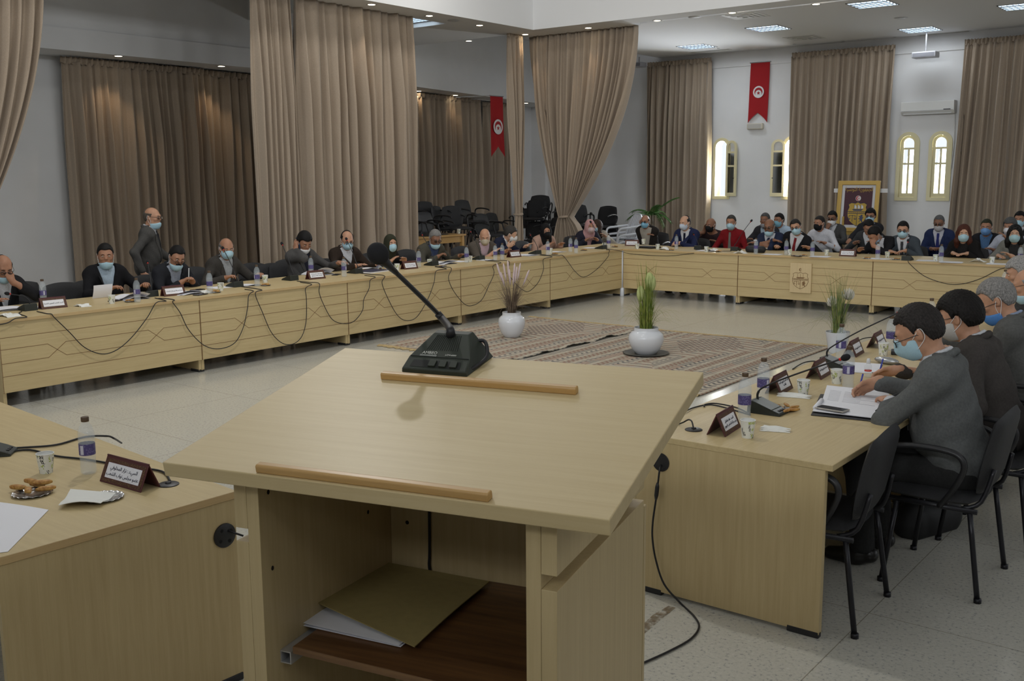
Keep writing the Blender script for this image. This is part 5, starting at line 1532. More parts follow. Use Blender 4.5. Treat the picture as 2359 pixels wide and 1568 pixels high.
folded(1787, 992, .2, 'folded napkin beside the nearest cup on the right row', .13, .055, 1)
folded(1830, 914, .1, 'stack of folded napkins before the second name plate', .17, .06, 2)
pc = [atz(u, v, TH) for u, v in ((1868, 950), (2020, 970), (2035, 935), (1893, 895))]
ctr = sum(pc, V())/4; ax_ = (pc[1]-pc[0]); rzd = math.atan2(ax_.y, ax_.x)
fo = thing('document_folder', (ctr.x, ctr.y, TH), 0, 'open black folder of printed documents before the grey jacket man', 'folder')
q4 = [atz(u, v, TH+.002)-ctr for u, v in ((1868, 956), (2026, 972), (2050, 915), (1890, 908))]
m = MB(); m.sheet(quadsheet(q4, 4, lambda s_, t_: .0005, .001), .004); m.build('cover', BLACKP, fo)
q4 = [atz(u, v, TH+.012)-ctr for u, v in ((1872, 946), (2027, 964), (2038, 938), (1889, 922))]
m = MB(); m.sheet(quadsheet(q4, 8, lambda s_, t_: .010+.004*math.sin(t_*PI), .001), .004); m.build('page_lower', PAPER, fo, smooth='auto')
q4 = [atz(u, v, TH+.020)-ctr for u, v in ((1893, 924), (2036, 944), (2050, 905), (1905, 890))]
m = MB(); m.sheet(quadsheet(q4, 8, lambda s_, t_: .016+.010*t_, .001), .0015); m.build('page_upper', PAPER, fo, smooth='auto')
m = MB()
for k in range(9):
    t_ = .15+.07*k; a2 = q4[0]*(1-t_)+q4[3]*t_; b2 = q4[1]*(1-t_)+q4[2]*t_
    for s0, s1 in ((.08, .26), (.32, .60 if k % 3 else .85)): m.tube([V(((a2*(1-s_)+b2*s_).x, (a2*(1-s_)+b2*s_).y, .0178+.010*t_)) for s_ in (s0, s1)], .0009, 4)
m.build('printed_lines', mat('print_grey', (.35, .35, .38), .8), fo)
a2, b2 = atz(1877, 940, TH+.02)-ctr, atz(1893, 922, TH+.02)-ctr; a2.z = b2.z = .022; m = MB(); m.tube([a2, b2], .011, 10); m.build('rolled_sheet', PAPER, fo, smooth=True)
ph = atz(1917, 938, TH+.03); phone((ph.x, ph.y, TH+.0185), rzd+PI/2-.15, 'silver smartphone lying on the open documents', .072, .150, (.45, .42, .38))
# case, sanitiser, clicker
p = atz(2042, 838, TH); o = MB().ball((0, 0, .022), (.082, .032, .022), 20, 12).build('glasses_case', mat('case_silver', (.42, .43, .44), .25, .7), smooth=True, loc=(p.x, p.y, TH), rot=(0, 0, -.25)); tag(o, 'silver glasses case beside the second man\'s writing hand', 'case')
p = atz(1999, 868, TH); sn = thing('sanitiser_bottle', (p.x, p.y, TH), 0, 'small clear sanitiser bottle between the two writing hands', 'bottle')
MB().lathe([(.0, .002), (.019, 0), (.020, .01), (.020, .065), (.012, .078), (.0, .08)], 16).build('body', PET, sn, smooth=True); MB().lathe([(.011, .078), (.011, .1), (.007, .108), (.0, .108)], 14).build('cap', mat('cap_clear', (.7, .72, .75), .3), sn, smooth='auto'); MB().lathe([(.0204, .035), (.0204, .042)], 16, cap=False).build('stripe', RED, sn)
p = atz(2063, 815, TH); o = MB().box((-.028, -.05, 0), (.028, .05, .026)).build('recorder', BLACKP, bevel=.006, loc=(p.x, p.y, TH), rot=(0, 0, .3)); tag(o, 'small black recorder beside the farthest right row cup', 'recorder')
p = atz(2068, 832, TH); papers((p.x-.12, p.y-.35, TH), .2, 'sheets under the second writing hand on the right row', n=3, seed=4)
# left row papers
GP = 'papers on the left row'
for u, v, rz, l, n_, cu, w_, sd in ((20, 712, 1.4, 'paper pile in front of the man holding his brow', 5, .02, .21, 1), (83, 708, 1.5, 'single sheet behind the leftmost desk microphone', 1, .0, .21, 2), (300, 688, 1.5, 'thick open report in front of the man in black', 5, .10, .25, 3), (425, 676, 1.5, 'sheets under the writing man\'s hands', 4, .05, .25, 4), (570, 657, 1.6, 'sheets before the dark grey suit', 2, .02, .21, 5), (502, 662, 1.5, 'sheet left of the dark grey suit\'s cup', 1, 0, .21, 6),
                                    (735, 632, 1.5, 'open report in front of the man on the phone', 4, .12, .28, 7), (1020, 607, 1.5, 'open report in front of the olive suit man', 4, .07, .27, 8), (1060, 602, 1.6, 'loose sheet right of the olive suit man\'s hand', 1, 0, .2, 9), (1120, 599, 1.5, 'sheets before the pink shirt', 2, .01, .2, 10), (1215, 588, 1.5, 'white sheets spread right of the navy suit\'s plate', 3, .02, .3, 11), (1285, 580, 1.6, 'sheets left of the pink headscarf woman\'s bottles', 2, .01, .2, 12), (1362, 571, 1.7, 'sheets under the pink headscarf woman\'s hands', 2, .01, .22, 13), (847, 622, 1.5, 'white sheets on the navy folder', 2, .02, .18, 14)):
    p = atz(u, v, TH); papers((p.x, p.y, TH+(.022 if 'on the navy' in l else .0)), rz-1.57, l, w=.297 if n_ > 2 else .21, h=w_, n=n_, curl=cu, seed=sd, group=GP)
p = atz(237, 686, TH); m = MB(); R_ = [[(-.02+.10*math.sin(i/7*1.5)*.4, -.10+.2*j/5, .002+.13*(i/7)+.0*j) for j in range(6)] for i in range(8)]
m.sheet(R_, .001, (1, 0, 0)); tag(m.build('paper_sheet', PAPER, loc=(p.x, p.y, TH), smooth='auto'), 'raised curling sheet held by the man in black', 'paper', GP)
p = atz(858, 626, TH); nf = thing('folder', (p.x, p.y, TH), .1, 'navy folder in front of the man in the brown suit', 'folder')
MB().box((-.12, -.17, 0), (.12, .17, .016)).build('pages', PAPER, nf); MB().box((-.125, -.175, .016), (.125, .175, .021)).build('cover', mat('navy_cover', (.025, .03, .07), .45), nf, bevel=.002)
for u, v, l, sd in ((190, 705, 'napkin on the left row between two empty places', 1), (469, 673, 'crumpled napkin left of a bottle on the left row', 2)):
    p = atz(u, v, TH); crumple((p.x, p.y, TH), l, .10, sd, .5)
for u, v, l in ((300, 695, 'pastries near the man in black'), (497, 674, 'pastry left of the dark grey suit\'s cup'), (612, 658, 'pastries under the paper cup of the left row'), (893, 622, 'pastry beside the folder'), (1278, 586, 'pastries before the pale pink jacket'), (1345, 577, 'pastries before the pink headscarf'), (1416, 569, 'pastry near the corner'), (1541, 577, 'pastries before the clasped hands'), (1655, 580, 'pastries before the maroon sweater'), (1838, 592, 'pastries before the red tie'), (1995, 596, 'pastries before the leaning man'), (2064, 598, 'pastries before the blue-grey suit')):
    p = onrow(atz(u, v, TH)); foil_plate((p.x, p.y, TH), 'small foil plate of '+l, .055, 'small foil plates')
    for k in range(3): pastry((p.x+.024*math.cos(k*2.1), p.y+.024*math.sin(k*2.1), TH+.009), k*.9, 'honey pastry among the '+l if not l.startswith('pastry') else 'honey pastry on the '+l.replace('pastry', 'plate'), .05, .018, 'pastries: '+l)
# back row papers, phones, napkins
GQ = 'papers on the back row'
for u, v, l, n_ in ((1780, 586, 'orange-edged sheets before the crossed arms', 2), (1888, 591, 'yellowish sheets right of the red tie', 2), (2025, 596, 'sheets before the blue-grey suit', 2), (2137, 600, 'white sheet left of the reddish haired woman', 1), (2190, 604, 'notebook sheets under the reddish haired woman\'s hands', 3), (2300, 608, 'sheets before the grey blazer', 2), (1630, 577, 'sheet before the maroon sweater', 1)):
    p = atz(u, v, TH); papers((p.x, p.y, TH), .1, l, w=.26, h=.2, n=n_, seed=len(l), group=GQ)
for u, v, l in ((1706, 583, 'crumpled white napkin beside the black pouch'), (1532, 575, 'crumpled napkin left of the clasped hands'), (2253, 603, 'crumpled napkin right of the reddish haired woman'), (1643, 578, 'napkin right of the maroon sweater\'s cup')):
    p = atz(u, v, TH); crumple((p.x, p.y, TH), l, .11, len(l), .9)
for u, v, l, rz in ((1608, 575, 'black phone before the maroon sweater', .4), (1835, 590, 'black phone before the red tie', 1.2), (268, 693, 'black phone at the foot of the raised sheet', .3), (455, 668, 'black phone right of the writing man', .2), (462, 679, 'black phone beside the crumpled napkin on the left row', .3), (1018, 614, 'phone before the open report of the olive suit', .3), (775, 633, 'dark phone right of the phone caller', .5)):
    p = atz(u, v, TH); phone((p.x, p.y, TH), rz, l)
p = atz(1737, 582, TH); f = SDF().cap((-.11, 0, .05), (.11, 0, .05), .048, k=.02).cap((-.09, .0, .035), (.09, 0, .035), .05).cut(lambda X, Y, Z: -Z+0*X+0*Y)
o = mesh_obj('pouch', f.mesh(.008), mat('pouch_black', (.014, .014, .016), .55)); o.location = (p.x, p.y+.05, TH); tag(o, 'black leather pouch on the back row', 'pouch')
p = atz(20, 728, TH); crumple((p.x, p.y, TH), 'grey glove-like cloth at the left edge of the left row', .12, 5, .5)
# ------------------------------------------------------------------ chairs
CHB = fabric('chair_black', (.036, .036, .038), .8, 120, .55, .1)


def chair_proto():
    """stackable office chair facing +Y, seat .46 high"""
    root = thing('office_chair', (0, 0, 0), 0, 'x', 'chair')
    def pad(w, d, th, bulge, n=12):
        P = []
        for s_ in (1, -1):
            rows = []
            for i in range(n+1):
                row = []
                for j in range(n+1):
                    a, b = -1+2*i/n, -1+2*j/n
                    x = a*math.sqrt(1-b*b*.28)*w/2; y = b*math.sqrt(1-a*a*.28)*d/2
                    e = max(0, 1-max(abs(a), abs(b))**4); row.append((x, y, s_*(th*.5*e**.5+ (bulge*e if s_ > 0 else 0))))
                rows.append(row)
            P.append(rows)
        return P
    m = MB(); P = pad(.47, .45, .05, .015); m.grid(P[0]); m.grid([r[::-1] for r in P[1]]); m.v = [(x, y+.01, z+.435) for x, y, z in m.v]; m.build('seat', CHB, root, smooth=True)
    m = MB(); P = pad(.46, .40, .045, .01); m.grid(P[0]); m.grid([r[::-1] for r in P[1]])
    out = []
    for x, y, z in m.v:
        zz = .655+y; yy = -.215-.20*(zz-.45)+z*-1+.30*x*x*1.0; out.append((x, yy+.01, zz))
    m.v = out; m.f = [tuple(reversed(q)) for q in m.f]; m.build('backrest', CHB, root, smooth=True)
    for sx_ in (-1, 1):
        m = MB(); m.tube(catmull([(sx_*.255, -.25, 0), (sx_*.235, -.19, .40)], 3), .0125, 8); m.tube([(sx_*.255, -.25, 0), (sx_*.255, -.25, .02)], .017, 8); m.build('leg', STEEL, root, smooth=True)
        m = MB(); m.tube([(sx_*.255, .18, 0), (sx_*.235, .13, .40)], .0125, 8); m.tube([(sx_*.255, .18, 0), (sx_*.255, .18, .02)], .017, 8); m.build('leg', STEEL, root, smooth=True)
        m = MB(); m.tube([(sx_*.235, -.22, .41), (sx_*.235, .18, .41)], .0125, 8); m.build('seat_rail', STEEL, root, smooth=True)
        m = MB(); m.tube(catmull([(sx_*.22, -.15, .41), (sx_*.20, -.225, .45), (sx_*.17, -.265, .60)], 4), .011, 8); m.build('back_support', STEEL, root, smooth=True)
        m = MB(); m.tube(catmull([(sx_*.240, -.06, .41), (sx_*.272, -.13, .52), (sx_*.28, -.165, .62), (sx_*.28, -.12, .675), (sx_*.28, .03, .685), (sx_*.278, .17, .665), (sx_*.276, .20, .645)], 5), .016, 8, flat=.8); m.build('armrest', BLACKP, root, smooth=True)
    return root


chp = chair_proto(); usedch = [0]


def put_chair(x, y, rz, label, group, z=0):
    if not usedch[0]: usedch[0] = 1; o = chp; o.location = (x, y, z); o.rotation_euler = (0, 0, rz); o['label'] = label; o['group'] = group; return o
    return dup(chp, (x, y, z), rz, label, group)


GS = 'chairs of the right row'
put_chair(6.97, -9.64, PI/2+.06, 'empty black chair nearest the lectern at the right row', GS)
put_chair(7.30, -8.95, PI/2, 'black chair the nearest grey jacket man sits on', GS)
put_chair(7.36, -8.22, PI/2, 'black chair the second man of the right row sits on', GS)
put_chair(7.36, -7.27, PI/2, 'black chair the man with the blue chin mask sits on', GS)
put_chair(7.30, -5.9, PI/2, 'black chair behind the grey-haired men of the right row', GS)
# empty chairs at the left row, located by the top of the backrest
GL2 = 'empty black chairs along the left row'
for u, v, x, rz, l in ((62, 620, -1.75, -PI/2+.3, 'black chair back behind the man holding his brow'), (133, 652, -1.30, -PI/2-.1, 'empty black chair left of the man in black'), (352, 640, -1.55, -PI/2, 'empty black chair between the man in black and the writer'), (440, 628, -1.75, -PI/2, 'black chair back right of the moustached writer'), (576, 615, -1.6, -PI/2, 'black chair right of the dark grey suit'),
                       (622, 632, -1.35, -PI/2, 'low black chair left of the phone caller'), (848, 588, -1.55, -PI/2, 'black chair between the brown suit and the olive headscarf'), (930, 574, -1.6, -PI/2, 'black chair left of the olive suit man'), (1058, 570, -1.35, -PI/2, 'black chair right of the olive suit man'), (655, 622, -1.7, -PI/2-.2, 'black chair behind the phone caller\'s elbow')):
    p = atx(u, v, x-.3); put_chair(x, p.y, rz, l, GL2)
# chairs of the sitters on the left and back rows follow later with the people
# stored chairs beyond the left curtains and in the far corner: (px of backrest top centre, depth x, seat lift, yaw)
GQ2 = 'stored black chairs in the left bay'
for u, v, x, z, rz, l in ((980, 486, -3.6, .0, -1.4, 'stored black chair right beside the wide curtain'), (997, 470, -4.4, .05, -1.7, 'stored black chair with its back to the left bay curtain'), (1003, 488, -3.7, .0, -1.5, 'stored black chair in front of two others in the left bay'), (1033, 474, -4.2, .0, -1.3, 'stored black chair with wide back under the left bay curtain'),
                          (1056, 474, -4.0, .0, -1.9, 'stored black chair overlapping the wide-backed one'), (1087, 466, -4.3, .05, -1.6, 'tallest stored chair in the middle of the left bay'), (1112, 488, -4.6, .0, -.2, 'stored chair showing its open armrest'), (1130, 492, -3.9, .0, -1.6, 'stored black chair left of the slim tied curtain'), (1155, 490, -4.5, .0, -1.5, 'stored black chair behind the slim tied curtain'), (966, 488, -4.4, .0, -1.6, 'stored black chair peeping out at the curtain edge')):
    p = atx(u, v, x); zt_ = p.z-.855+z; put_chair(x, p.y, rz, l, GQ2, max(0, zt_))
for u, v, y, rz, l in ((1241, 449, 4.6, PI+.5, 'topmost black chair of the corner stack'), (1228, 459, 3.9, PI+.3, 'second black chair of the corner stack'), (1224, 510, 3.7, PI+.2, 'black chair low in the corner stack'), (1272, 466, 4.2, PI-.3, 'black chair half behind the flared curtain'), (1265, 500, 3.6, PI-.2, 'lower black chair left of the curtain knot'), (1330, 470, 3.2, PI+.7, 'black chair right of the curtain knot'), (1385, 474, 3.6, PI, 'black chair on top of the stack right of the flared curtain'), (1388, 515, 3.6, PI, 'lower black chair of the stack right of the flared curtain'), (1335, 515, 3.1, PI+.5, 'lower black chair right of the curtain knot'), (1205, 480, 4.9, PI+.4, 'black chair against the corner wall')):
    p = aty(u, v, y); put_chair(p.x, p.y, rz, l, 'black chairs stored in the far corner', max(0, p.z-.86))
# side table with cup
zt_ = .74; p0, p1 = atx(955, 547, -3.0), atx(1075, 537, -3.0)
xs_ = -3.35; y0_, y1_ = atx(930, 548, xs_).y, atx(1074, 538, xs_).y; zt_ = atx(1040, 541, xs_).z
sd_ = thing('side_table', (xs_, y0_, 0), 0, 'honey wood side table in front of the stored chairs', 'table'); Ls = y1_-y0_
MB().box((-.7, 0, zt_-.03), (0, Ls, zt_)).build('tabletop', HONEY, sd_, bevel=.003); MB().box((-.06, .06, zt_-.14), (-.03, Ls-.06, zt_-.03)).build('apron', HONEY, sd_)
for x in (-.66, -.04):
    for y in (.04, Ls-.10): MB().box((x-.03, y, 0), (x+.03, y+.06, zt_-.03)).build('leg', HONEY, sd_)
p = atx(1057, 540, xs_-.2); dup(cp, (p.x, p.y, zt_), 1., 'plain cup on the honey wood side table', 'printed paper cups')
# white plastic chair
p = aty(1430, 590, 2.9); wc = thing('plastic_chair', (p.x, 2.9, 0), PI-.55, 'white plastic garden chair in front of the palm', 'chair'); WPL = mat('white_plastic', (.66, .68, .72), .35)
m = MB(); m.sheet([[(.22*a*(1-.1*b), .20*b, .43+.02*a*a) for a in np.linspace(-1, 1, 9)] for b in np.linspace(-1, 1, 9)], .012); m.build('seat', WPL, wc, smooth='auto')
m = MB()
for k in range(7):
    a = -.18+.06*k; m.sheet([[(a-.019, -.20-.16*t_+.6*a*a, .44+.44*t_*(1-2.2*a*a*t_)), (a+.019, -.20-.16*t_+.6*a*a, .44+.44*t_*(1-2.2*a*a*t_))] for t_ in np.linspace(0, 1, 7)], .010, (0, 1, 0))
m.tube(catmull([(-.23, -.2, .45), (-.235, -.30, .72), (-.14, -.355, .87), (0, -.37, .90), (.14, -.355, .87), (.235, -.30, .72), (.23, -.2, .45)], 5), .016, 8); m.build('backrest', WPL, wc, smooth='auto')
for q_ in (-1, 1):
    MB().tube(catmull([(q_*.25, .22, 0), (q_*.24, .20, .42), (q_*.26, .16, .62), (q_*.27, -.02, .655), (q_*.25, -.28, .68)], 5), .020, 8).build('armrest_and_leg', WPL, wc, smooth=True); MB().tube([(q_*.25, -.30, 0), (q_*.21, -.18, .43)], .020, 8).build('leg', WPL, wc, smooth=True)

wc.location.z = .26; wc['label'] = 'top white plastic garden chair of the stack in front of the palm'; wc['group'] = 'white plastic chairs'
dup(wc, (p.x, 2.9, .13), None, 'middle white plastic garden chair of the stack', 'white plastic chairs'); dup(wc, (p.x, 2.9, 0), None, 'lowest white plastic garden chair of the stack', 'white plastic chairs')

# ------------------------------------------------------------------ rugs
def kilim(name, seed, x0, w):
    m = mat(name, (.55, .45, .33), .95, spec=.1); t = NT(m)
    tc = t.n('ShaderNodeTexCoord'); sx = t.n('ShaderNodeSeparateXYZ'); t.l(tc, 'Object', sx, 'Vector')
    def mth(op, a, b=None, c=None):
        x = t.n('ShaderNodeMath', operation=op)
        for i, q in enumerate((a, b, c)):
            if q is None: continue
            if isinstance(q, (int, float)): x.inputs[i].default_value = q
            else: t.t.links.new(q, x.inputs[i])
        return x.outputs[0]
    X, Y = sx.outputs['X'], sx.outputs['Y']
    bands = mth('FRACT', mth('MULTIPLY', X, 1.6))                        # broad bands across x
    hat = mth('LESS_THAN', mth('FRACT', mth('ADD', mth('MULTIPLY', Y, 11.), mth('MULTIPLY', mth('SINE', mth('MULTIPLY', X, 60.)), .18))), .42)
    fine = mth('LESS_THAN', mth('FRACT', mth('MULTIPLY', X, 26.)), .45)
    dia = mth('LESS_THAN', mth('FRACT', mth('ADD', mth('ABSOLUTE', mth('SUBTRACT', mth('FRACT', mth('MULTIPLY', Y, 1.15)), .5)), mth('MULTIPLY', X, .9))), .5)
    ch = t.n('ShaderNodeTexChecker', i_Scale=26.); t.l(tc, 'Object', ch, 'Vector')
    cream, red, dark, tan = (.50, .44, .35), (.27, .15, .115), (.17, .16, .155), (.39, .335, .26)
    selA = t.n('ShaderNodeValToRGB'); selA.color_ramp.interpolation = 'CONSTANT'; e = selA.color_ramp.elements
    st = [(0, 1), (.14, 0), (.2, .5), (.34, 0), (.42, 1), (.5, .25), (.66, 0), (.74, .5), (.88, .25)]
    while len(e) < len(st): e.new(.5)
    for i, (p_, v_) in enumerate(st): e[i].position = p_; e[i].color = (v_, v_, v_, 1)
    t.t.links.new(bands, selA.inputs['Fac'])
    def mix(f, a, b):
        x = t.n('ShaderNodeMixRGB')
        for i, q in ((0, f), (1, a), (2, b)):
            if isinstance(q, tuple): x.inputs[i].default_value = (*q, 1)
            elif isinstance(q, (int, float)): x.inputs[i].default_value = q
            else: t.t.links.new(q, x.inputs[i])
        return x.outputs[0]
    A = mix(hat, cream, dark); B = mix(mth('MULTIPLY', ch.outputs['Fac'], .8), tan, red); Cc = mix(fine, cream, mix(dia, red, dark))
    s0 = selA.outputs['Color']
    g1 = mth('GREATER_THAN', s0, .9); g2 = mth('MULTIPLY', mth('GREATER_THAN', s0, .4), mth('LESS_THAN', s0, .6)); g3 = mth('MULTIPLY', mth('GREATER_THAN', s0, .2), mth('LESS_THAN', s0, .3))
    base = mix(mth('MULTIPLY', mth('LESS_THAN', mth('FRACT', mth('MULTIPLY', Y, 3.1)), .3), .5), cream, tan)
    col = mix(g1, base, A); col = mix(g2, col, B); col = mix(g3, col, Cc)
    # lozenge fields
    loz = mth('LESS_THAN', mth('ADD', mth('ABSOLUTE', mth('SUBTRACT', X, x0+w/2)), mth('MULTIPLY', mth('ABSOLUTE', mth('SUBTRACT', mth('FRACT', mth('MULTIPLY', Y, .42)), .5)), 1.5)), .42)
    lfill = mix(mth('LESS_THAN', mth('FRACT', mth('MULTIPLY', Y, 9.)), .22), mix(mth('MULTIPLY', ch.outputs['Fac'], .75), cream, dark), red)
    stp = mix(mth('LESS_THAN', mth('FRACT', mth('MULTIPLY', mth('ADD', Y, mth('MULTIPLY', mth('SINE', mth('MULTIPLY', X, 5.)), .06)), 8.)), .26), cream, mix(hat, red, dark))
    lo2 = mth('LESS_THAN', mth('ADD', mth('ABSOLUTE', mth('SUBTRACT', X, x0+w/2)), mth('MULTIPLY', mth('ABSOLUTE', mth('SUBTRACT', mth('FRACT', mth('MULTIPLY', Y, .42)), .5)), 1.5)), .68)
    col = mix(mth('MULTIPLY', lo2, .85), col, stp); col = mix(loz, col, lfill)
    nz = t.n('ShaderNodeTexNoise', i_Scale=220.); t.l(tc, 'Object', nz, 'Vector'); wv = t.ramp(nz, 'Fac', [(.3, (.8, .8, .8)), (.7, (1.04, 1.04, 1.04))])
    f_ = t.n('ShaderNodeMixRGB', blend_type='MULTIPLY'); f_.inputs[0].default_value = 1; t.t.links.new(col, f_.inputs[1]); t.l(wv, 'Color', f_, 2); t.l(f_, 'Color', t.b, 'Base Color')
    bp = t.n('ShaderNodeBump', i_Strength=.4, i_Distance=.004); t.l(nz, 'Fac', bp, 'Height'); t.l(bp, 'Normal', t.b, 'Normal')
    return m


FRG = fabric('fringe_tan', (.50, .38, .20), .7, 90, .95, .4)


def rug(x0, x1, y0, y1, m, label, wav, z=.0):
    root = thing('rug', (0, 0, 0), 0, label, 'rug', 'woven rugs'); n_ = 46; P = []; R_ = random.Random(int(x0*10))
    for i in range(n_+1):
        y = y0+(y1-y0)*i/n_; row = []
        for j in range(25):
            s_ = j/24; x = x0+(x1-x0)*s_
            z_ = .004+z
            if wav and s_ > .88: z_ += (s_-.88)/.12*(.012+.012*math.sin(y*9.5)+.006*math.sin(y*23)); x += .02*math.sin(y*7)*(s_-.88)/.12
            row.append((x, y+.012*math.sin(x*4), z_))
        P.append(row)
    mb = MB(); mb.sheet(P, .008); mb.build('weave', m, root, smooth='auto')
    for yy, sg in ((y0, -1), (y1, 1)):
        mb = MB(); P = []
        for j in range(70): x = x0+(x1-x0)*j/69; P.append([(x, yy+.012*math.sin(x*4)+sg*(k*.03), .006+.006*(1-abs(k-1))+.006*R_.random()) for k in range(3)]); P[-1][2] = (x, P[-1][2][1]+sg*R_.uniform(-.02, .03), .003)
        mb.sheet(P, .006); mb.build('fringe', FRG, root)
    return root


rug(.30, 2.16, -5.72, -2.92, kilim('kilim_left', 1, .3, 1.86), 'woven kilim rug on the left under the vase of pink plumes', True)
rug(2.20, 4.52, -6.02, -2.95, kilim('kilim_right', 2, 2.2, 2.32), 'woven kilim rug on the right under the vase of green grass', False)

# ------------------------------------------------------------------ planters
CER = mat('ceramic_white', (.66, .68, .72), .15)
SAUC = mat('saucer_dark', (.07, .068, .06), .4)


def blades(mb, n_, R0, h0, h1, out, droop, w, seed, z0, r0=.05):
    R_ = random.Random(seed)
    for _ in range(n_):
        a = R_.uniform(0, 2*PI); r_ = R_.uniform(0, r0); h = R_.uniform(h0, h1); o_ = R_.uniform(*out); dp = R_.uniform(*droop)
        pts = []
        for k in range(8):
            s_ = k/7; rad = r_+o_*s_**1.7; z = z0+h*(s_-dp*s_**3.2); pts.append(V((rad*math.cos(a), rad*math.sin(a), z)))
        sd__ = V((-math.sin(a), math.cos(a), 0)); P = [[p-sd__*(w*(1-.92*i/7)*.5), p+sd__*(w*(1-.92*i/7)*.5)] for i, p in enumerate(pts)]
        mb.sheet(P, .0008, (math.cos(a)*.7, math.sin(a)*.7, .6))


def plume(mb, base, top, bend, r_, seed):
    pts = catmull([base, (V(base)+V(top))/2+V(bend)*.3, V(top)], 6); return pts


def leafmat(n_, a, b):
    m = mat(n_, a, .6); t = NT(m); tc = t.n('ShaderNodeTexCoord'); nz = t.n('ShaderNodeTexNoise', i_Scale=14.); t.l(tc, 'Object', nz, 'Vector'); r = t.ramp(nz, 'Fac', [(.35, a), (.65, b)]); t.l(r, 'Color', t.b, 'Base Color'); return m


BRNL = leafmat('grass_brown', (.12, .085, .06), (.22, .165, .12)); GRNL = leafmat('grass_green', (.12, .18, .025), (.26, .29, .06)); DGRN = leafmat('grass_dark', (.07, .13, .04), (.25, .27, .08))
PINKP = fabric('plume_pink', (.62, .50, .50), .85, 120, .95, .5); GRNP = fabric('plume_green', (.45, .50, .22), .85, 120, .95, .5); WHTP = fabric('plume_white', (.66, .63, .56), .85, 120, .95, .5)


def scale_at(p): return FPX/((p-V(CAM)).dot(V(CF)))


def pot(p, W, H, label, prof, saucer=False):
    root = thing('planter', (p.x, p.y, .012 if p.y > -6 and p.x < 4.5 and p.x > .3 else 0), 0, label, 'potted plant')
    m = MB(); m.lathe([(r_*W/2, z*H) for r_, z in prof], 36, cap=False); m.build('vase', CER, root, smooth='auto')
    if saucer: MB().lathe([(.0, .0), (W*.40, .0), (W*.64, .012), (W*.66, .016), (W*.62, .014), (W*.40, .006), (.0, .006)], 36, cap=False).build('saucer', SAUC, root, smooth=True)
    MB().lathe([(.0, H*.93), (W*.33, H*.92)], 20, cap=False).build('soil', mat('soil', (.06, .045, .03), .9), root)
    return root


PROF = [(.0, .0), (.50, .0), (.58, .02), (.80, .20), (.97, .45), (1.0, .60), (.95, .74), (.80, .835), (.70, .865), (.69, .88), (.685, .97), (.70, 1.0), (.66, 1.0), (.64, .97), (.63, .86), (.6, .7)]
# pink plumed grass, left rug
p = atz(1179, 776, .01); sc_ = scale_at(p); r1 = pot(p, 62/sc_, 58/sc_, 'white vase of brown grass with pink plumes on the left rug', PROF); H = 58/sc_
m = MB(); blades(m, 230, 0, .26, .60, (.06, .34), (0, .25), .006, 3, H*.9); blades(m, 44, 0, .25, .45, (.28, .5), (.5, .98), .005, 4, H*.9); m.build('grass', BRNL, r1)
m = MB(); m2 = MB()
for du, dv, bx_ in ((-33, -112, -.3), (-18, -112, -.25), (-8, -118, .0), (-4, -98, .1), (8, -112, .1), (6, -95, .2), (21, -112, .35), (41, -96, .5), (-24, -92, -.2), (13, -104, .15)):
    tp_ = V((du/sc_*CR[0], du/sc_*CR[1], H-dv/sc_)); bs = V((0, 0, H*.9)); st_ = tp_*.82+V((0, 0, -.03))*1; pts = catmull([bs, bs*.5+tp_*.45+V((0, 0, .02)), tp_], 6)
    m.tube(pts[:9], .0018, 5); m2.tube(pts[8:], [.004]+[.0115]*(len(pts)-10)+[.004], 8)
m.build('stems', leafmat('stem_tan', (.25, .2, .12), (.32, .26, .16)), r1); m2.build('plumes', PINKP, r1, smooth=True)
# green grass, middle
p = atz(1488, 815, .01); sc_ = scale_at(p); H = 62/sc_; r2 = pot(p, 81/sc_, H, 'white vase of green grass on a dark saucer on the right rug', PROF, True)
m = MB(); blades(m, 130, 0, .35, .78, (.02, .09), (0, .08), .012, 5, H*.9, .07); blades(m, 110, 0, .22, .5, (.12, .32), (.1, .8), .008, 6, H*.9, .07); m.build('grass', GRNL, r2)
m = MB()
for du, dv, r_ in ((6, -118, .048), (-14, -88, .042), (12, -112, .04)):
    t_ = V((du/sc_*CR[0], du/sc_*CR[1], H-dv/sc_)); m.ball(t_-V((0, 0, .05)), (r_, r_, .085), 14, 10)
m.build('plumes', GRNP, r2, smooth=True)
# white plumes behind the right table
p = atz(1928, 812, .0); sc_ = scale_at(p); H = .23; r3 = pot(p, .26, H, 'pale pot of green grass with white plumes behind the right table', [(.0, 0), (.6, 0), (.72, .1), (.95, .9), (1, 1), (.95, 1), (.9, .9), (.7, .6)])
m = MB(); blades(m, 60, 0, .35, .75, (.02, .22), (0, .1), .014, 8, H*.9, .07); blades(m, 44, 0, .3, .5, (.2, .42), (.3, 1.), .006, 9, H*.9, .07); m.build('grass', DGRN, r3)
m = MB(); R_ = random.Random(2)
for u, v, r_ in ((1918, 695, .055), (1953, 678, .06)):
    t_ = atd(u, v, (p-V(CAM)).dot(V(CF)))-p
    for k in range(46):
        a, b = R_.uniform(0, 2*PI), R_.uniform(-.3, 1.4); d_ = V((math.cos(a)*math.cos(b), math.sin(a)*math.cos(b), math.sin(b))); m.tube([t_-V((0, 0, r_)), t_-V((0, 0, r_*.5))+d_*r_*.9, t_+d_*r_*1.2+V((0, 0, .0))], [.002, .007, .002], 5)
m.build('plumes', WHTP, r3, smooth=True)
m = MB()
for u, v in ((1918, 695), (1953, 678)): t_ = atd(u, v+22, (p-V(CAM)).dot(V(CF)))-p; m.tube([V((0, 0, H*.9)), t_*.5+V((0, 0, H*.5)), t_], .003, 6)
m.build('stems', DGRN, r3)
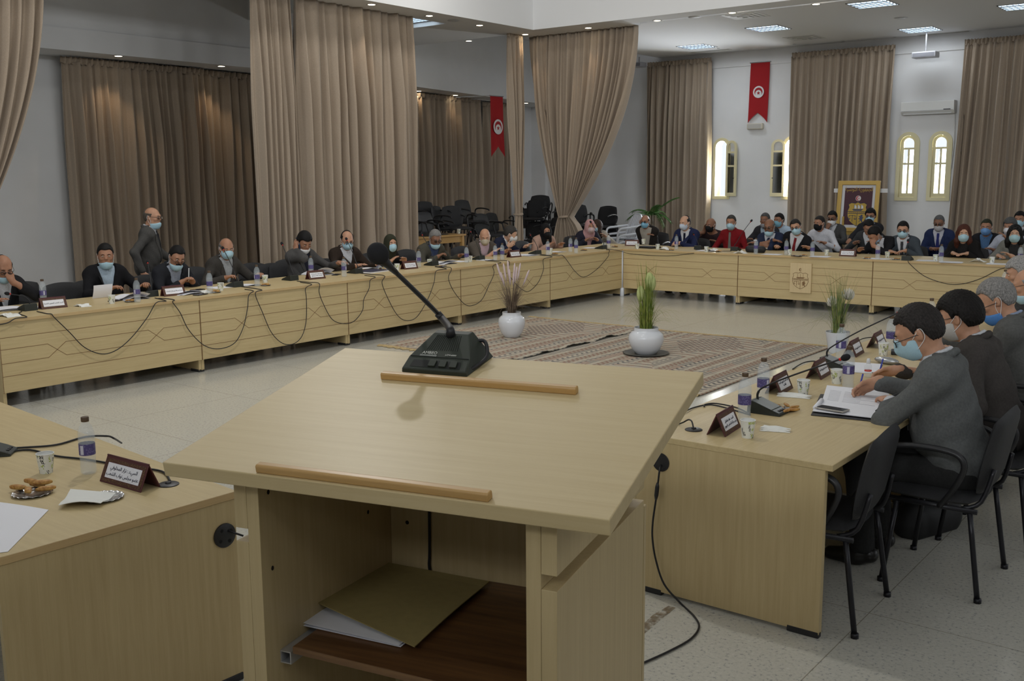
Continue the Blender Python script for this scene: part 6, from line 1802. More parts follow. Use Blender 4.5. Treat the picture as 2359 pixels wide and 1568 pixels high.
# palm in the corner behind the dark jacket man
p = aty(1500, 560, 4.6); pr = thing('potted_palm', (p.x, 4.6, 0), 0, 'green potted palm beside the left curtain of the back wall', 'potted plant')
MB().lathe([(.0, 0), (.13, 0), (.17, .30), (.15, .30), (.0, .28)], 24).build('pot', mat('terracotta', (.28, .12, .06), .8), pr, smooth='auto'); MB().tube([(0, 0, .25), (.02, 0, .9), (0, .02, 1.1)], [.03, .025, .02], 8).build('trunk', leafmat('bark', (.1, .08, .05), (.16, .12, .08)), pr, smooth=True)
PLM = leafmat('palm_green', (.03, .09, .015), (.07, .17, .03)); R_ = random.Random(5)
for k in range(11):
    a = R_.uniform(0, 2*PI) if k > 3 else (2.6, 3.3, .2, 5.5)[k]; L = R_.uniform(.38, .55); up = R_.uniform(.2, .95) if k > 3 else (.25, .5, 1.1, .9)[k]; m = MB(); pts = [V((L*s_*math.cos(a)*(1.1-.1*s_), L*s_*math.sin(a)*(1.1-.1*s_), 1.08+up*L*s_-.75*L*s_*s_*(1.1-up*.5))) for s_ in np.linspace(0, 1, 14)]
    m.tube(pts, [.006]*13+[.002], 5)
    for i in range(2, 14):
        d_ = (pts[i]-pts[i-1]).normalized(); sdv = d_.cross(V((0, 0, 1))).normalized()
        for q_ in (-1, 1):
            e_ = pts[i]+sdv*q_*.11*(1-.5*i/14)+d_*.07-V((0, 0, .03)); m.sheet([[pts[i]-d_*.012, pts[i]+d_*.012], [(pts[i]+e_)/2-d_*.014, (pts[i]+e_)/2+d_*.014+V((0, 0, .012))], [e_, e_+d_*.004]], .001)
    m.build('frond', PLM, pr)

# ------------------------------------------------------------------ banners, air conditioner, emblem
FRED = fabric('banner_red', (.36, .018, .022), .9, 160, .75, .08); FWH = mat('banner_white', (.72, .72, .72), .8); FRD = mat('banner_red_print', (.36, .018, .022), .8)


def disc(mb, c, r_, M, z, n_=32): mb.add([M @ V((c[0]+r_*math.cos(2*PI*k/n_), c[1]+r_*math.sin(2*PI*k/n_), z)) for k in range(n_)], [tuple(range(n_))])


def star(mb, c, r_, M, z, a0=PI/2):
    mb.add([M @ V((c[0]+(r_ if k % 2 == 0 else r_*.4)*math.cos(a0+k*PI/5), c[1]+(r_ if k % 2 == 0 else r_*.4)*math.sin(a0+k*PI/5), z)) for k in range(10)], [tuple(range(10))])


def crescent(mb, c, r_, M, z, ang, k=.78, off=.34):
    """outer circle minus a shifted inner circle"""
    o_ = []; c2 = (c[0]+off*r_*math.cos(ang), c[1]+off*r_*math.sin(ang)); r2_ = k*r_; n_ = 26; R_, d_ = r_, off*r_
    ca = (R_*R_+d_*d_-r2_*r2_)/(2*R_*d_); a1 = math.acos(max(-1, min(1, ca))); cb_ = (r2_*r2_+d_*d_-R_*R_)/(2*r2_*d_); b1 = PI-math.acos(max(-1, min(1, cb_)))
    out = [(c[0]+R_*math.cos(ang+a1+(2*PI-2*a1)*i/n_), c[1]+R_*math.sin(ang+a1+(2*PI-2*a1)*i/n_)) for i in range(n_+1)]
    inn = [(c2[0]+r2_*math.cos(ang+b1+(2*PI-2*b1)*i/n_), c2[1]+r2_*math.sin(ang+b1+(2*PI-2*b1)*i/n_)) for i in range(n_+1)]
    vs = [M @ V((*q_, z)) for q_ in out]+[M @ V((*q_, z)) for q_ in inn]
    mb.add(vs, [(i, i+1, n_+2+i, n_+1+i) for i in range(n_)])


def banner(W, H, M, label, loc, notch, cz, rr_, lean=0.0):
    """local XY: x to the right, y up from the top edge (negative)"""
    root = thing('banner', loc, 0, label, 'banner', 'red swallow-tailed banners'); n_ = 12
    P = []
    for i in range(n_*2+1):
        s_ = i/(n_*2); row = []
        for j in range(n_+1):
            a = -1+2*j/n_; yb = -H+notch*(1-abs(a))**.8*1.0; y = yb*s_; row.append(M @ V((a*W/2*(1+.04*s_)+lean*s_, y, .014*math.sin(a*4+s_*3)*s_)))
        P.append(row)
    mb = MB(); nz_ = M.to_3x3() @ V((0, 0, 1)); mb.sheet(P, .0015, tuple(nz_)); mb.build('cloth', FRED, root, smooth='auto')
    MB().tube([M @ V((-W/2-.02, 0, 0)), M @ V((W/2+.02, 0, 0))], .010, 8).build('rod', ROD, root, smooth=True)
    dx = lean*abs(cz)/H; c = (dx, cz); mb = MB(); disc(mb, c, rr_, M, .022); mb.build('white_disc', FWH, root)
    mb = MB(); crescent(mb, c, rr_*.74, M, .0235, -PI/2); star(mb, (c[0], c[1]-rr_*.18), rr_*.36, M, .0235); mb.build('crescent_and_star', FRD, root); return root


yb_ = YB-.05; a, b = aty(1730, 145, yb_), aty(1774, 143, yb_); lo_ = aty(1745, 283, yb_).z
M = Matrix(((1, 0, 0, 0), (0, 0, -1, 0), (0, 1, 0, 0), (0, 0, 0, 1)))
dz_ = aty(1747, 212, yb_).z-a.z
banner(b.x-a.x, a.z-lo_, M, 'red banner with crescent on the back wall between the curtains', ((a.x+b.x)/2, yb_, a.z), .20, dz_, .118, -.03)
xb_ = -4.6; a, b = atx(1129, 220, xb_), atx(1158, 222, xb_); lo_ = atx(1145, 362, xb_).z; c_ = atx(1142, 292, xb_)
M = Matrix(((0, 0, 1, 0), (1, 0, 0, 0), (0, 1, 0, 0), (0, 0, 0, 1)))
br_ = banner(b.y-a.y, a.z-lo_, M, 'red banner hung on strings beside the slim tied curtain', (xb_, (a.y+b.y)/2, a.z), .22, c_.z-a.z, .15, .04)
MB().tube([(0, a.y-(a.y+b.y)/2, 0), atx(1049, 224, xb_)-V(br_.location)], .006, 5).build('string', ROD, br_); MB().tube([(0, a.y-(a.y+b.y)/2, -.1), atx(1085, 228, xb_)-V(br_.location)], .004, 5).build('string', ROD, br_)
# small lamp box under the banner
p = aty(1740, 291, YB-.05); lb_ = thing('wall_light', (p.x, YB, p.z), 0, 'small cream wall light under the back wall banner', 'wall light'); w_ = (aty(1758, 291, YB).x-aty(1722, 291, YB).x)/2
MB().box((-w_, -.10, -.06), (w_, 0, .06)).build('housing', mat('cream_plastic', (.62, .58, .48), .5), lb_, bevel=.02); MB().box((-w_*.85, -.103, -.045), (w_*.85, -.10, .045)).build('diffuser', mat('diffuser_grey', (.5, .48, .44), .4), lb_)
# air conditioner
a, b = aty(2081, 250, YB), aty(2206, 247, YB); zt1, zb1 = aty(2140, 233, YB-.1).z, aty(2140, 263, YB-.1).z
ac = thing('air_conditioner', ((a.x+b.x)/2, YB-.002, (zt1+zb1)/2), 0, 'white split air conditioner above the arched windows', 'air conditioner'); w_, h_ = (b.x-a.x)/2-.01, (zt1-zb1)/2; ACW = mat('ac_white', (.70, .70, .68), .4)
MB().prism([(0, -h_), (-.13, -h_), (-.19, -h_*.55), (-.20, h_*.9), (-.18, h_), (0, h_)][::-1], -w_, w_, M=Matrix(((0, 0, 1, 0), (1, 0, 0, 0), (0, 1, 0, 0), (0, 0, 0, 1)))).build('body', ACW, ac, bevel=.008)
MB().box((-w_*.96, -.205, -h_*.50), (w_*.96, -.197, -h_*.44)).build('panel_seam', mat('seam_grey', (.35, .35, .36), .5), ac); MB().box((w_*.62, -.203, -h_*.42), (w_*.88, -.1985, -h_*.30)).build('display', BLACKP, ac); MB().box((-w_*.9, -.165, -h_*.98), (w_*.9, -.135, -h_*.80)).build('louvre', mat('louvre', (.6, .6, .6), .4), ac)
MB().tube([(w_*.95, -.02, -h_), (w_*.98, -.02, -.6), (w_*.93, -.02, -1.1)], .011, 6).build('drain_pipe', ACW, ac, smooth=True)
# projector-like units under the ceiling
for u0, u1, v0, v1, l in ((2105, 2160, 118, 127, 'small grey ceiling unit above the air conditioner'), (1462, 1483, 143, 148, 'grey unit under the ceiling left of the back wall curtain')):
    a, b = aty(u0, v1, YB-.5), aty(u1, v0, YB-.5); un = thing('ceiling_unit', ((a.x+b.x)/2, YB-.5, b.z), 0, l, 'ceiling unit', 'ceiling units'); w_ = (b.x-a.x)/2
    MB().box((-w_, -.13, -.10), (w_, .13, 0)).build('housing', mat('unit_grey', (.42, .42, .45), .4), un, bevel=.01); MB().box((-w_*.9, -.134, -.085), (w_*.9, -.13, -.02)).build('grille', mat('unit_dark', (.2, .2, .22), .5), un)
    MB().tube([(0, 0, 0), (0, 0, ZC+.03-b.z)], .015, 8).build('hanger', ROD, un)
# wall box (grey) near the corner top: curtain rail bracket
# framed emblem on an easel
ye = 4.2; tl, tr_, bl = aty(1929, 416, ye), aty(2026, 418, ye), aty(1923, 533, ye)
ez = thing('framed_emblem', ((tl.x+tr_.x)/2, ye, 0), 0, 'gold framed coat of arms standing on an easel behind the back row', 'framed picture'); We, zt2, zb2 = (tr_.x-tl.x), tl.z, bl.z; He = zt2-zb2
TIL = TR((0, 0, zb2), rx=-.10); GOLD = mat('gold_frame', (.50, .33, .09), .4, .3)
def PF(x, z, d=0): return TIL @ V((x, -d, z))
def flat(mb, pts, d, name, m_, par): mb.add([PF(x, z, d) for x, z in pts], [tuple(range(len(pts)))]); return mb.build(name, m_, par)
def rect(x0, x1, z0, z1): return [(x0, z0), (x1, z0), (x1, z1), (x0, z1)]
m = MB(); ringmb(rect(-We/2, We/2, 0, He), rect(-We/2+.075, We/2-.075, .075, He-.075), -.035, 0, m); m.v = [tuple(TIL @ V(q_)) for q_ in m.v]; m.build('frame', GOLD, ez, bevel=.008)
flat(MB(), rect(-We/2+.07, We/2-.07, .07, He-.07), .006, 'white_mount', mat('mount_white', (.62, .62, .64), .6), ez)
pan = flat(MB(), rect(-We/2+.125, We/2-.125, .125, He-.125), .008, 'burgundy_panel', mat('panel_burgundy', (.055, .012, .022), .5), ez)
YEL = mat('emblem_gold', (.46, .30, .045), .5); NAV = mat('emblem_navy', (.04, .05, .10), .5); EWH = mat('emblem_white', (.62, .62, .62), .6); ERD = mat('emblem_red', (.45, .03, .04), .6)
XZ = TIL @ Matrix(((1, 0, 0, 0), (0, 0, -1, 0), (0, 1, 0, 0), (0, 0, 0, 1)))
def lt(z): return He*z
L4 = XZ @ TR((0, lt(.835), .0100)); lettering('lettering', ['الجمهورية التونسية'], .14, YEL, L4, pan, width=We*.66)
def shield(cx, cz, w, h): return [(cx+w*x, cz+h*z) for x, z in ((0, .5), (.12, .44), (.30, .47), (.44, .40), (.40, .28), (.47, .12), (.46, -.10), (.36, -.30), (.18, -.43), (0, -.52), (-.18, -.43), (-.36, -.30), (-.46, -.10), (-.47, .12), (-.40, .28), (-.44, .40), (-.30, .47), (-.12, .44))]
def emblem(par, plane, cx, cz, w, h, cols, lift):
    """disc with crescent, shield with ship, scales and lion"""
    sh_, ink, wh, rd = cols
    mb = MB(); pts = shield(cx, cz, w, h); mb.add([plane @ V((x, z, lift)) for x, z in pts], [tuple(range(len(pts)))]); mb.build('shield', sh_, par)
    mb = MB(); l2 = lift+.0015
    for i in range(len(pts)): mb.tube([plane @ V((*pts[i], l2)), plane @ V((*pts[(i+1) % len(pts)], l2))], w*.010, 4)
    for p_, q_ in (((cx-w*.46, cz+h*.10), (cx+w*.46, cz+h*.10)), ((cx-w*.44, cz+h*.02), (cx+w*.44, cz+h*.02)), ((cx, cz+h*.02), (cx, cz-h*.5))): mb.tube([plane @ V((*p_, l2)), plane @ V((*q_, l2))], w*.012, 4)
    for k in range(9): x = -.36+.09*k; mb.tube([plane @ V((cx+w*x, cz+h*.045, l2)), plane @ V((cx+w*(x+.04), cz+h*.08, l2))], w*.009, 4)
    # ship
    hull = [(-.26, .20), (-.18, .13), (.18, .13), (.28, .22), (.20, .20), (-.16, .20)]; mb.add([plane @ V((cx+w*x, cz+h*z, l2)) for x, z in hull], [tuple(range(6))])
    for x in (-.16, .0, .16): mb.tube([plane @ V((cx+w*x, cz+h*.2, l2)), plane @ V((cx+w*x, cz+h*.40, l2))], w*.008, 4)
    # scales
    mb.tube([plane @ V((cx-w*.22, cz-h*.05, l2)), plane @ V((cx-w*.22, cz-h*.33, l2))], w*.012, 4); mb.tube([plane @ V((cx-w*.36, cz-h*.07, l2)), plane @ V((cx-w*.08, cz-h*.07, l2))], w*.010, 4)
    for x in (-.36, -.08):
        for d_ in (-.05, .05): mb.tube([plane @ V((cx+w*x, cz-h*.07, l2)), plane @ V((cx+w*(x+d_), cz-h*.20, l2))], w*.006, 4)
        mb.add([plane @ V((cx+w*(x+.065*math.cos(a_)), cz-h*.20-h*.045*max(0, -math.sin(a_)), l2)) for a_ in np.linspace(PI, 2*PI, 8)], [tuple(range(8))])
    # lion, standing
    lion = [(.10, -.34), (.15, -.34), (.16, -.27), (.20, -.30), (.24, -.36), (.29, -.36), (.26, -.27), (.27, -.20), (.31, -.17), (.30, -.12), (.25, -.15), (.28, -.08), (.25, -.03), (.18, -.04), (.15, -.10), (.10, -.08), (.09, -.11), (.14, -.15), (.13, -.19), (.08, -.18), (.08, -.21), (.15, -.24), (.13, -.30)]
    tri = geometry.tessellate_polygon([[V((x, z, 0)) for x, z in lion]]); mb.add([plane @ V((cx+w*x, cz+h*z, l2)) for x, z in lion], [tuple(t_) for t_ in tri]); mb.build('engraving', ink, par)
    if wh:
        mb = MB()
        for x in (-.16, .0, .16): mb.add([plane @ V((cx+w*(x+a_), cz+h*b_, l2+.001)) for a_, b_ in ((.01, .22), (.12, .23), (.10, .34), (.01, .39))], [(0, 1, 2, 3)])
        mb.build('sails', wh, par)
    cd_ = (cx, cz+h*.66); rr_ = h*.115; mb = MB()
    if wh: disc(mb, cd_, rr_, plane, lift); mb.build('white_disc', wh, par); mb = MB()
    crescent(mb, cd_, rr_*.85, plane, lift+.0015, 0); star(mb, (cd_[0]+rr_*.22, cd_[1]), rr_*.36, plane, lift+.0015, PI); mb.build('crescent_and_star', rd, par)
emblem(pan, XZ, 0, lt(.355), We*.50, He*.46, (YEL, NAV, EWH, ERD), .0105)
m = MB()
for x in (-.35, .35): m.tube([(x*We, .02, 0), (x*We*.9, -.0, zb2+He*.3)], .02, 8)
m.tube([(0, .45, 0), (0, .12, zb2+He*.7)], .02, 8); m.box((-We*.55, -.06, zb2-.05), (We*.55, .05, zb2)); m.build('easel', GOLD, ez)
pz = aty(1918, 439, ye).z; MB().box((-We*.64, .06+.1*(pz-zb2), pz-.035), (We*.64, .09+.1*(pz-zb2), pz+.035)).build('cross_bar', mat('bar_white', (.7, .7, .7), .5), ez)
# carved plaque on the back row
a, b = aty(1821, 605, -.03), aty(1867, 676, -.03); pq = thing('plaque', ((a.x+b.x)/2, 0, b.z), 0, 'light wood plaque with an engraved coat of arms on the back row', 'plaque'); w_, h_ = b.x-a.x, a.z-b.z
MB().box((-w_/2, -.030, 0), (w_/2, -.002, h_)).build('board', wood('plaque_wood', (.66, .52, .30), (.60, .46, .26), 2), pq, bevel=.003)
PXZ = Matrix(((1, 0, 0, 0), (0, 0, -1, -.030), (0, 1, 0, 0), (0, 0, 0, 1))); emblem(pq, PXZ, 0, h_*.42, w_*.80, h_*.55, (MATS['plaque_wood'], GROOVE, None, GROOVE), .001)

# ------------------------------------------------------------------ ceiling fittings
SPE = mat('spot_glow', (1, .9, .7), .5, emit=(1., .86, .62), es=14.)
def downlight(p, label, z, group):
    root = thing('ceiling_spotlight', (p.x, p.y, z), 0, label, 'ceiling light', group)
    MB().lathe([(.075, -.004), (.078, 0), (.055, -.001), (.052, -.006)], 24, cap=False).build('ring', mat('spot_ring', (.7, .7, .7), .35), root, smooth='auto'); MB().lathe([(.0, -.003), (.054, -.003)], 20, cap=False).build('lamp', SPE, root); return root
for i, (u, v) in enumerate(((856, 10), (989, 36), (1105, 58))): downlight(atz(u, v, ZC), 'recessed spotlight under the left beam, %s from the far corner' % ('third', 'second', 'next')[i], ZC, 'spotlights under the beams')
downlight(atz(1210, 79, ZC), 'recessed spotlight right at the beam corner', ZC, 'spotlights under the beams')
for i, (u, v) in enumerate(((1355, 64), (1514, 47), (1687, 29), (1880, 9))): downlight(atz(u, v, ZC), 'recessed spotlight under the back beam, %s from the corner one' % ordn[i], ZC, 'spotlights under the beams')
downlight(atz(1080, 94, ZC), 'recessed spotlight alone on the left bay ceiling strip', ZC, 'spotlights under the beams')
WSP = []
for i, (u, v) in enumerate(((278, 128), (510, 152), (955, 210), (1049, 219), (1211, 237))):
    p = atz(u, v, 3.69)
    for _ in range(4): p = atz(u, v, zband(p.y)) if p.y > -2.9 else p
    p.x = min(max(p.x, -5.9), xb-.09); p.z = zband(p.y); WSP.append(p.copy()); downlight(p, 'recessed spotlight under the left wall band, %s from the left' % ordn[i], p.z, 'spotlights under the left wall band')
TRF = mat('troffer_glow', (.8, .9, 1), .5, emit=(.70, .86, 1.), es=5.); TRM = mat('troffer_metal', (.5, .52, .54), .25, .8)
def troffer(p, label, z, s_=.30):
    root = thing('ceiling_panel_light', (p.x, p.y, z), 0, label, 'ceiling light', 'louvred ceiling panel lights')
    ring = MB(); ring.box((-s_, -s_, -.008), (s_, -s_+.02, 0)).box((-s_, s_-.02, -.008), (s_, s_, 0)).box((-s_, -s_, -.008), (-s_+.02, s_, 0)).box((s_-.02, -s_, -.008), (s_, s_, 0)); ring.build('frame', TRM, root)
    MB().box((-s_+.02, -s_+.02, -.001), (s_-.02, s_-.02, .0)).build('tubes', TRF, root); m = MB()
    for k in range(4): y = -s_+.02+(2*s_-.04)*(k+.5)/4; m.box((-s_+.02, y-.02, -.022), (s_-.02, y+.02, -.004))
    for k in range(7): x = -s_+.02+(2*s_-.04)*(k+.5)/7; m.box((x-.003, -s_+.02, -.02), (x+.003, s_-.02, -.004))
    m.build('louvre', TRM, root); return root
zc2 = ZC+.03
for u, v, l in ((1605, 107, 'louvred ceiling panel light above the left back wall curtain'), (1770, 65, 'louvred ceiling panel light above the middle of the back zone'), (2010, 9, 'louvred ceiling panel light at the top of the photo'), (2120, 68, 'louvred ceiling panel light above the air conditioner'), (2356, 14, 'louvred ceiling panel light at the right edge')): troffer(atz(u, v, zc2), l, zc2)
p = atz(958, 43, ZC+.10); troffer(p, 'louvred ceiling panel light of the left bay beside the wide curtain', ZC+.10)
VNT = mat('vent_grey', (.34, .33, .30), .5)
for u, v, l, s_ in ((1717, 36, 'square ceiling vent near the back beam', .3), (1853, 87, 'square ceiling vent above the middle curtain', .3)):
    p = atz(u, v, zc2); root = thing('ceiling_vent', (p.x, p.y, zc2), 0, l, 'ceiling vent', 'square ceiling vents'); m = MB()
    for k in range(4): q_ = s_*(1-.23*k); ringmb([(-q_, -q_), (q_, -q_), (q_, q_), (-q_, q_)], [(-q_+.05, -q_+.05), (q_-.05, -q_+.05), (q_-.05, q_-.05), (-q_+.05, q_-.05)], -.004-.008*k, 0, m)
    m.v = [(x, z_, y) for x, y, z_ in m.v]; m.build('louvre', mat('vent_white', (.62, .62, .60), .5), root); MB().box((-s_*.5, -s_*.5, -.003), (s_*.5, s_*.5, -.001)).build('throat', VNT, root)
for u, v, l in ((1636, 117, 'slot vent in the ceiling before the left back curtain'), (2175, 76, 'slot vent in the ceiling before the air conditioner')):
    p = atz(u, v, zc2); root = thing('ceiling_vent', (p.x, p.y, zc2), 0, l, 'ceiling vent', 'slot ceiling vents'); MB().box((-.45, -.07, -.006), (.45, .07, 0)).build('frame', mat('vent_white', (.62, .62, .60), .5), root); MB().box((-.42, -.04, -.009), (.42, .04, -.006)).build('slot', VNT, root)
for i, (u, v, r_) in enumerate(((1600, 39, .10), (2076, 41, .11), (1655, 111, .03), (1830, 101, .03), (1942, 94, .03), (2061, 85, .03), (2293, 69, .03), (1045, 47, .10))):
    z_ = ZC if u in (1600, 1045) else zc2; p = atz(u, v, z_); o = MB().lathe([(r_, -.003), (r_*.9, -.010), (.0, -.012)], 24).build('smoke_detector', mat('cap_grey', (.55, .55, .56), .5), smooth='auto', loc=(p.x, p.y, z_)); tag(o, 'round flush detector on the ceiling, %s' % ('on the beam left of the square vent', 'between the two right panel lights', 'before the left back curtain', 'before the wall banner', 'before the middle back curtain', 'above the framed emblem', 'before the right back curtain', 'on the left beam beside the wide curtain')[i], 'smoke detector', 'round ceiling detectors')

# ------------------------------------------------------------------ floor: bag and dirt
p = atz(2135, 1222, 0); f = SDF().cap((-.14, 0, .10), (.14, 0, .10), .085, k=.03).cap((-.13, 0, .05), (.13, 0, .05), .09, k=.04).cut(lambda X, Y, Z: -Z+0*X+0*Y)
bg_ = thing('bag', (p.x, p.y, 0), 1.2, 'black bag on the floor under the nearest grey jacket man\'s chair', 'bag'); mesh_obj('body', f.mesh(.01), mat('bag_black', (.012, .012, .013), .6), bg_); MB().tube(catmull([(-.10, 0, .17), (-.07, 0, .25), (.07, .02, .25), (.10, 0, .17)], 6), .010, 6).build('handle', MATS['bag_black'], bg_, smooth=True)
DIRT = mat('dirt_brown', (.27, .20, .12), .9); t = NT(DIRT); tc = t.n('ShaderNodeTexCoord'); nz = t.n('ShaderNodeTexNoise', i_Scale=26., i_Detail=6.); t.l(tc, 'Object', nz, 'Vector'); r = t.ramp(nz, 'Fac', [(.38, (0, 0, 0)), (.72, (.9, .9, .9))]); t.l(r, 'Color', t.b, 'Alpha')
q_ = [atz(u, v, .0015) for u, v in ((1470, 1448), (1505, 1415), (1540, 1395), (1552, 1398), (1530, 1420), (1500, 1445), (1474, 1468))]; o0 = q_[0].copy(); m = MB(); m.sheet([[a_-o0 for a_ in q_[:4]], [(a_*.5+b_*.5)-o0 for a_, b_ in zip(q_[:4], (q_[6], q_[5], q_[4], q_[3]+V((.01, 0, 0))))], [a_-o0 for a_ in (q_[6], q_[5], q_[4], q_[3]+V((.01, 0, 0)))]], .0006)
o = m.build('floor_dirt', DIRT, loc=tuple(o0)); tag(o, 'brown dirt streak on the terrazzo between lectern and right table', 'dirt', kind='stuff')
# ------------------------------------------------------------------ the people
def seated(px, row, label, group, chair=True, val=None, **k):
    rz = {'L': -PI/2, 'B': PI, 'R': PI/2}[row]+k.pop('yaw', 0)
    pl_, v0 = {'L': ('x', -1.30), 'B': ('y', 1.28), 'R': ('x', 7.26)}[row]
    if row == 'R': pl_ = 'y'
    P = dict(rz=rz, label=label, group=group, **k); seat_person(P, px, pl_, v0 if val is None else val)
    person(P)
    if chair: put_chair(P['loc'][0]+.02*math.sin(rz), P['loc'][1]-.02*math.cos(rz), rz, 'black chair under '+chair if isinstance(chair, str) else 'black chair under the '+label.replace('person', 'one', 1), 'occupied black chairs')
    print('P', label[:40], 'lean %.0f seat %.2f' % (P['lean'], P['seat']), [round(x, 2) for x in P['loc']])
    return P


def pen(col=(.03, .05, .35)):
    def f(root, s, arms):
        Sh, E, W, fd, pn, cu = arms[1]; fd = nrm(fd); c = W+fd*.10+np.array([0, 0, .0])
        m = MB(); d = nrm(np.array([-.25, -.25, .9])); m.tube([V(c-d*.045), V(c-d*.035), V(c+d*.10)], [.001, .004, .0045], 7)
        o = m.build('pen', mat('pen_%02d%02d' % (int(col[0]*99), int(col[2]*99)), col, .35), smooth=True); M = Matrix.Translation(root.location) @ Matrix.Rotation(root.rotation_euler.z, 4, 'Z'); o.matrix_world = M; tag(o, 'pen held by the '+root['label'].replace('person', 'writer', 1)[:60], 'pen', 'pens in hands')
    return f




def call(root, s, arms):
    W_ = arms[1][2]; f_ = nrm(arms[1][3]); c_ = W_+f_*.085+np.array([-.022, .012, .0]); M = Matrix.Translation(root.location) @ Matrix.Rotation(root.rotation_euler.z, 4, 'Z')
    w = M @ V(c_); o = phone((0, 0, 0), 0, 'blue-black phone held to the caller\'s ear', .07, .145, (.03, .05, .10), 'phone in hand'); z_ = V(f_).normalized(); y_ = V((-1, 0, 0)); x_ = y_.cross(z_).normalized(); y_ = z_.cross(x_)
    o.matrix_world = M @ Matrix(((x_.x, z_.x, y_.x, c_[0]), (x_.y, z_.y, y_.y, c_[1]), (x_.z, z_.z, y_.z, c_[2]), (0, 0, 0, 1)))


G1, G2, G3, G4 = 'people of the left row', 'people of the back row', 'people seated behind the back row', 'people of the right row'
DK = (.016, .016, .018); WH = (.62, .63, .66); LBL_ = (.42, .52, .62)
# left row, near to far
seated((8, 616), 'L', 'person in a dark suit holding a hand to the brow, cut by left edge', G1, 'the man holding his brow', skin=SK2, style='ring', hair=BLK, mask='chin', glasses='thick', c1=DK, c2=WH, head=(-10, 25, 0), hlh=(-.045, .135, -.085), fl=(.35, -.12, .9), nl=(.2, -1, .1), pl=(-.7, .5, -.6), hr=(.2, .4, .8))
seated((243, 588), 'L', 'person in a black jacket and pale blue shirt lifting a sheet', G1, 'the man in black', skin=SK2, style='short', mask='chin', c1=(.012, .012, .014), c2=LBL_, head=(-28, 5, 0), turn=-15, hr=(.18, .42, .82), hl=(-.22, .42, .82), cr=50, cl=50)
seated((408, 592), 'L', 'person with a moustache in a dark suit writing with white pen', G1, 'the moustached writer', skin=SK2, style='short', moustache=True, mask='chin', glasses=True, glz=-.02, c1=(.02, .021, .026), c2=(.35, .38, .45), head=(-15, 22, -8), hr=(.05, .44, .81), hl=(-.10, .44, .80), cr=55, extra=pen((.7, .7, .7)))
seated((522, 572), 'L', 'person with bald head and full mask in a dark grey suit', G1, 'the bald man in dark grey', skin=SK2, style='ring', hair=(.16, .15, .14), mask='on', c1=(.055, .05, .045), c2=(.38, .40, .42), head=(-20, 12, 0), hr=(.20, .42, .81), hl=(-.24, .45, .81), cr=50, cl=45)
seated((702, 557), 'L', 'person in a grey jacket with black hair talking on a phone', G1, 'the phone caller', skin=SK2, style='thick', mask='chin', mcol=MASKW, c1=(.085, .082, .08), c2=(.02, .022, .035), head=(-18, 30, 0), hrh=(.115, .035, -.10), fr=(-.08, -.10, .95), nr=(-.9, -.1, 0), pr=(.5, .6, -.8), cr=35, hl=(-.28, .44, .86), cl=40, fl=(-.2, .9, .2), extra=call)
seated((800, 553), 'L', 'person with glasses and full mask in a dark brown suit', G1, 'the brown suit man', skin=SK1, style='receding', mask='on', glasses=True, c1=(.035, .024, .018), c2=WH, head=(-30, 18, 0), turn=-12, hr=(.15, .45, .80), hl=(-.2, .5, .80))
seated((900, 560), 'L', 'person in an olive headscarf and black robe with pale mask', G1, 'the olive headscarf woman', skin=SK1, fem=True, style='hijab', hair=(.035, .036, .022), top='robe', c1=(.014, .013, .014), mask='on', head=(-22, 2, 0), hr=(.1, .42, .8), hl=(-.15, .45, .8), skirt=True)
seated((1003, 549), 'L', 'person with grey hair and chin mask in an olive suit', G1, 'the olive suit man', skin=SK3, style='short', hair=GRY, moustache=True, mask='chin', glasses='thick', c1=(.075, .07, .055), c2=(.05, .07, .14), head=(-28, 22, 0), turn=-10, hr=(.16, .44, .81), cr=55, hl=(-.26, .48, .8))
seated((1117, 545), 'L', 'person with shaved head, beige mask and pink shirt under taupe blazer', G1, 'the pink shirt man', val=-1.24, skin=SK1, style='none', hair=BRN, mask='on', mcol=(.50, .44, .34), c1=(.10, .085, .07), c2=(.60, .45, .52), head=(-48, 20, 0), turn=-22, hr=(.1, .45, .8), hl=(-.18, .46, .8))
seated((1177, 538), 'L', 'person in a navy suit and white mask gesturing with both hands', G1, 'the gesturing navy suit man', val=-1.50, skin=SK4, style='short', hair=(.05, .045, .04), mask='on', mcol=MASKW, c1=(.018, .022, .045), c2=WH, tie=(.015, .015, .02), head=(35, 22, 12), turn=10, side=-6, hr=(.12, .50, .84), hl=(-.30, .52, .82), nr=(-.8, 0, .3), fr=(-.4, .7, .5), fl=(-.3, .8, .5), cl=20, cr=40)
seated((1258, 531), 'L', 'person in a black headscarf and black mask in pale pink jacket', G1, 'the pale pink jacket woman', skin=SK2, fem=True, style='hijab', hair=(.010, .010, .011), top='robe', c1=(.42, .27, .21), mask='on', mcol=(.012, .012, .013), head=(-42, 8, 10), turn=-20, hr=(.2, .38, .80), hl=(-.12, .42, .80), skirt=True)
P = seated((1359, 521), 'L', 'person in a pink headscarf and floral mask speaking at the corner', G1, 'the pink headscarf woman', val=-1.42, yaw=-.55, skin=SK2, fem=True, style='hijab', hair=(.52, .30, .30), top='robe', c1=(.022, .022, .035), mask='on', mcol=(.55, .42, .42), head=(-8, 8, 0), hr=(.14, .44, .80), hl=(-.10, .46, .80), skirt=True)
seated((1374, 521), 'L', 'person with long brown hair hidden behind the pink headscarf', G3, False, val=-1.75, yaw=-.9, skin=SK4, fem=True, style='long', hair=(.05, .03, .022), top='robe', c1=(.40, .36, .30), mask='on', head=(-50, 0, 0))
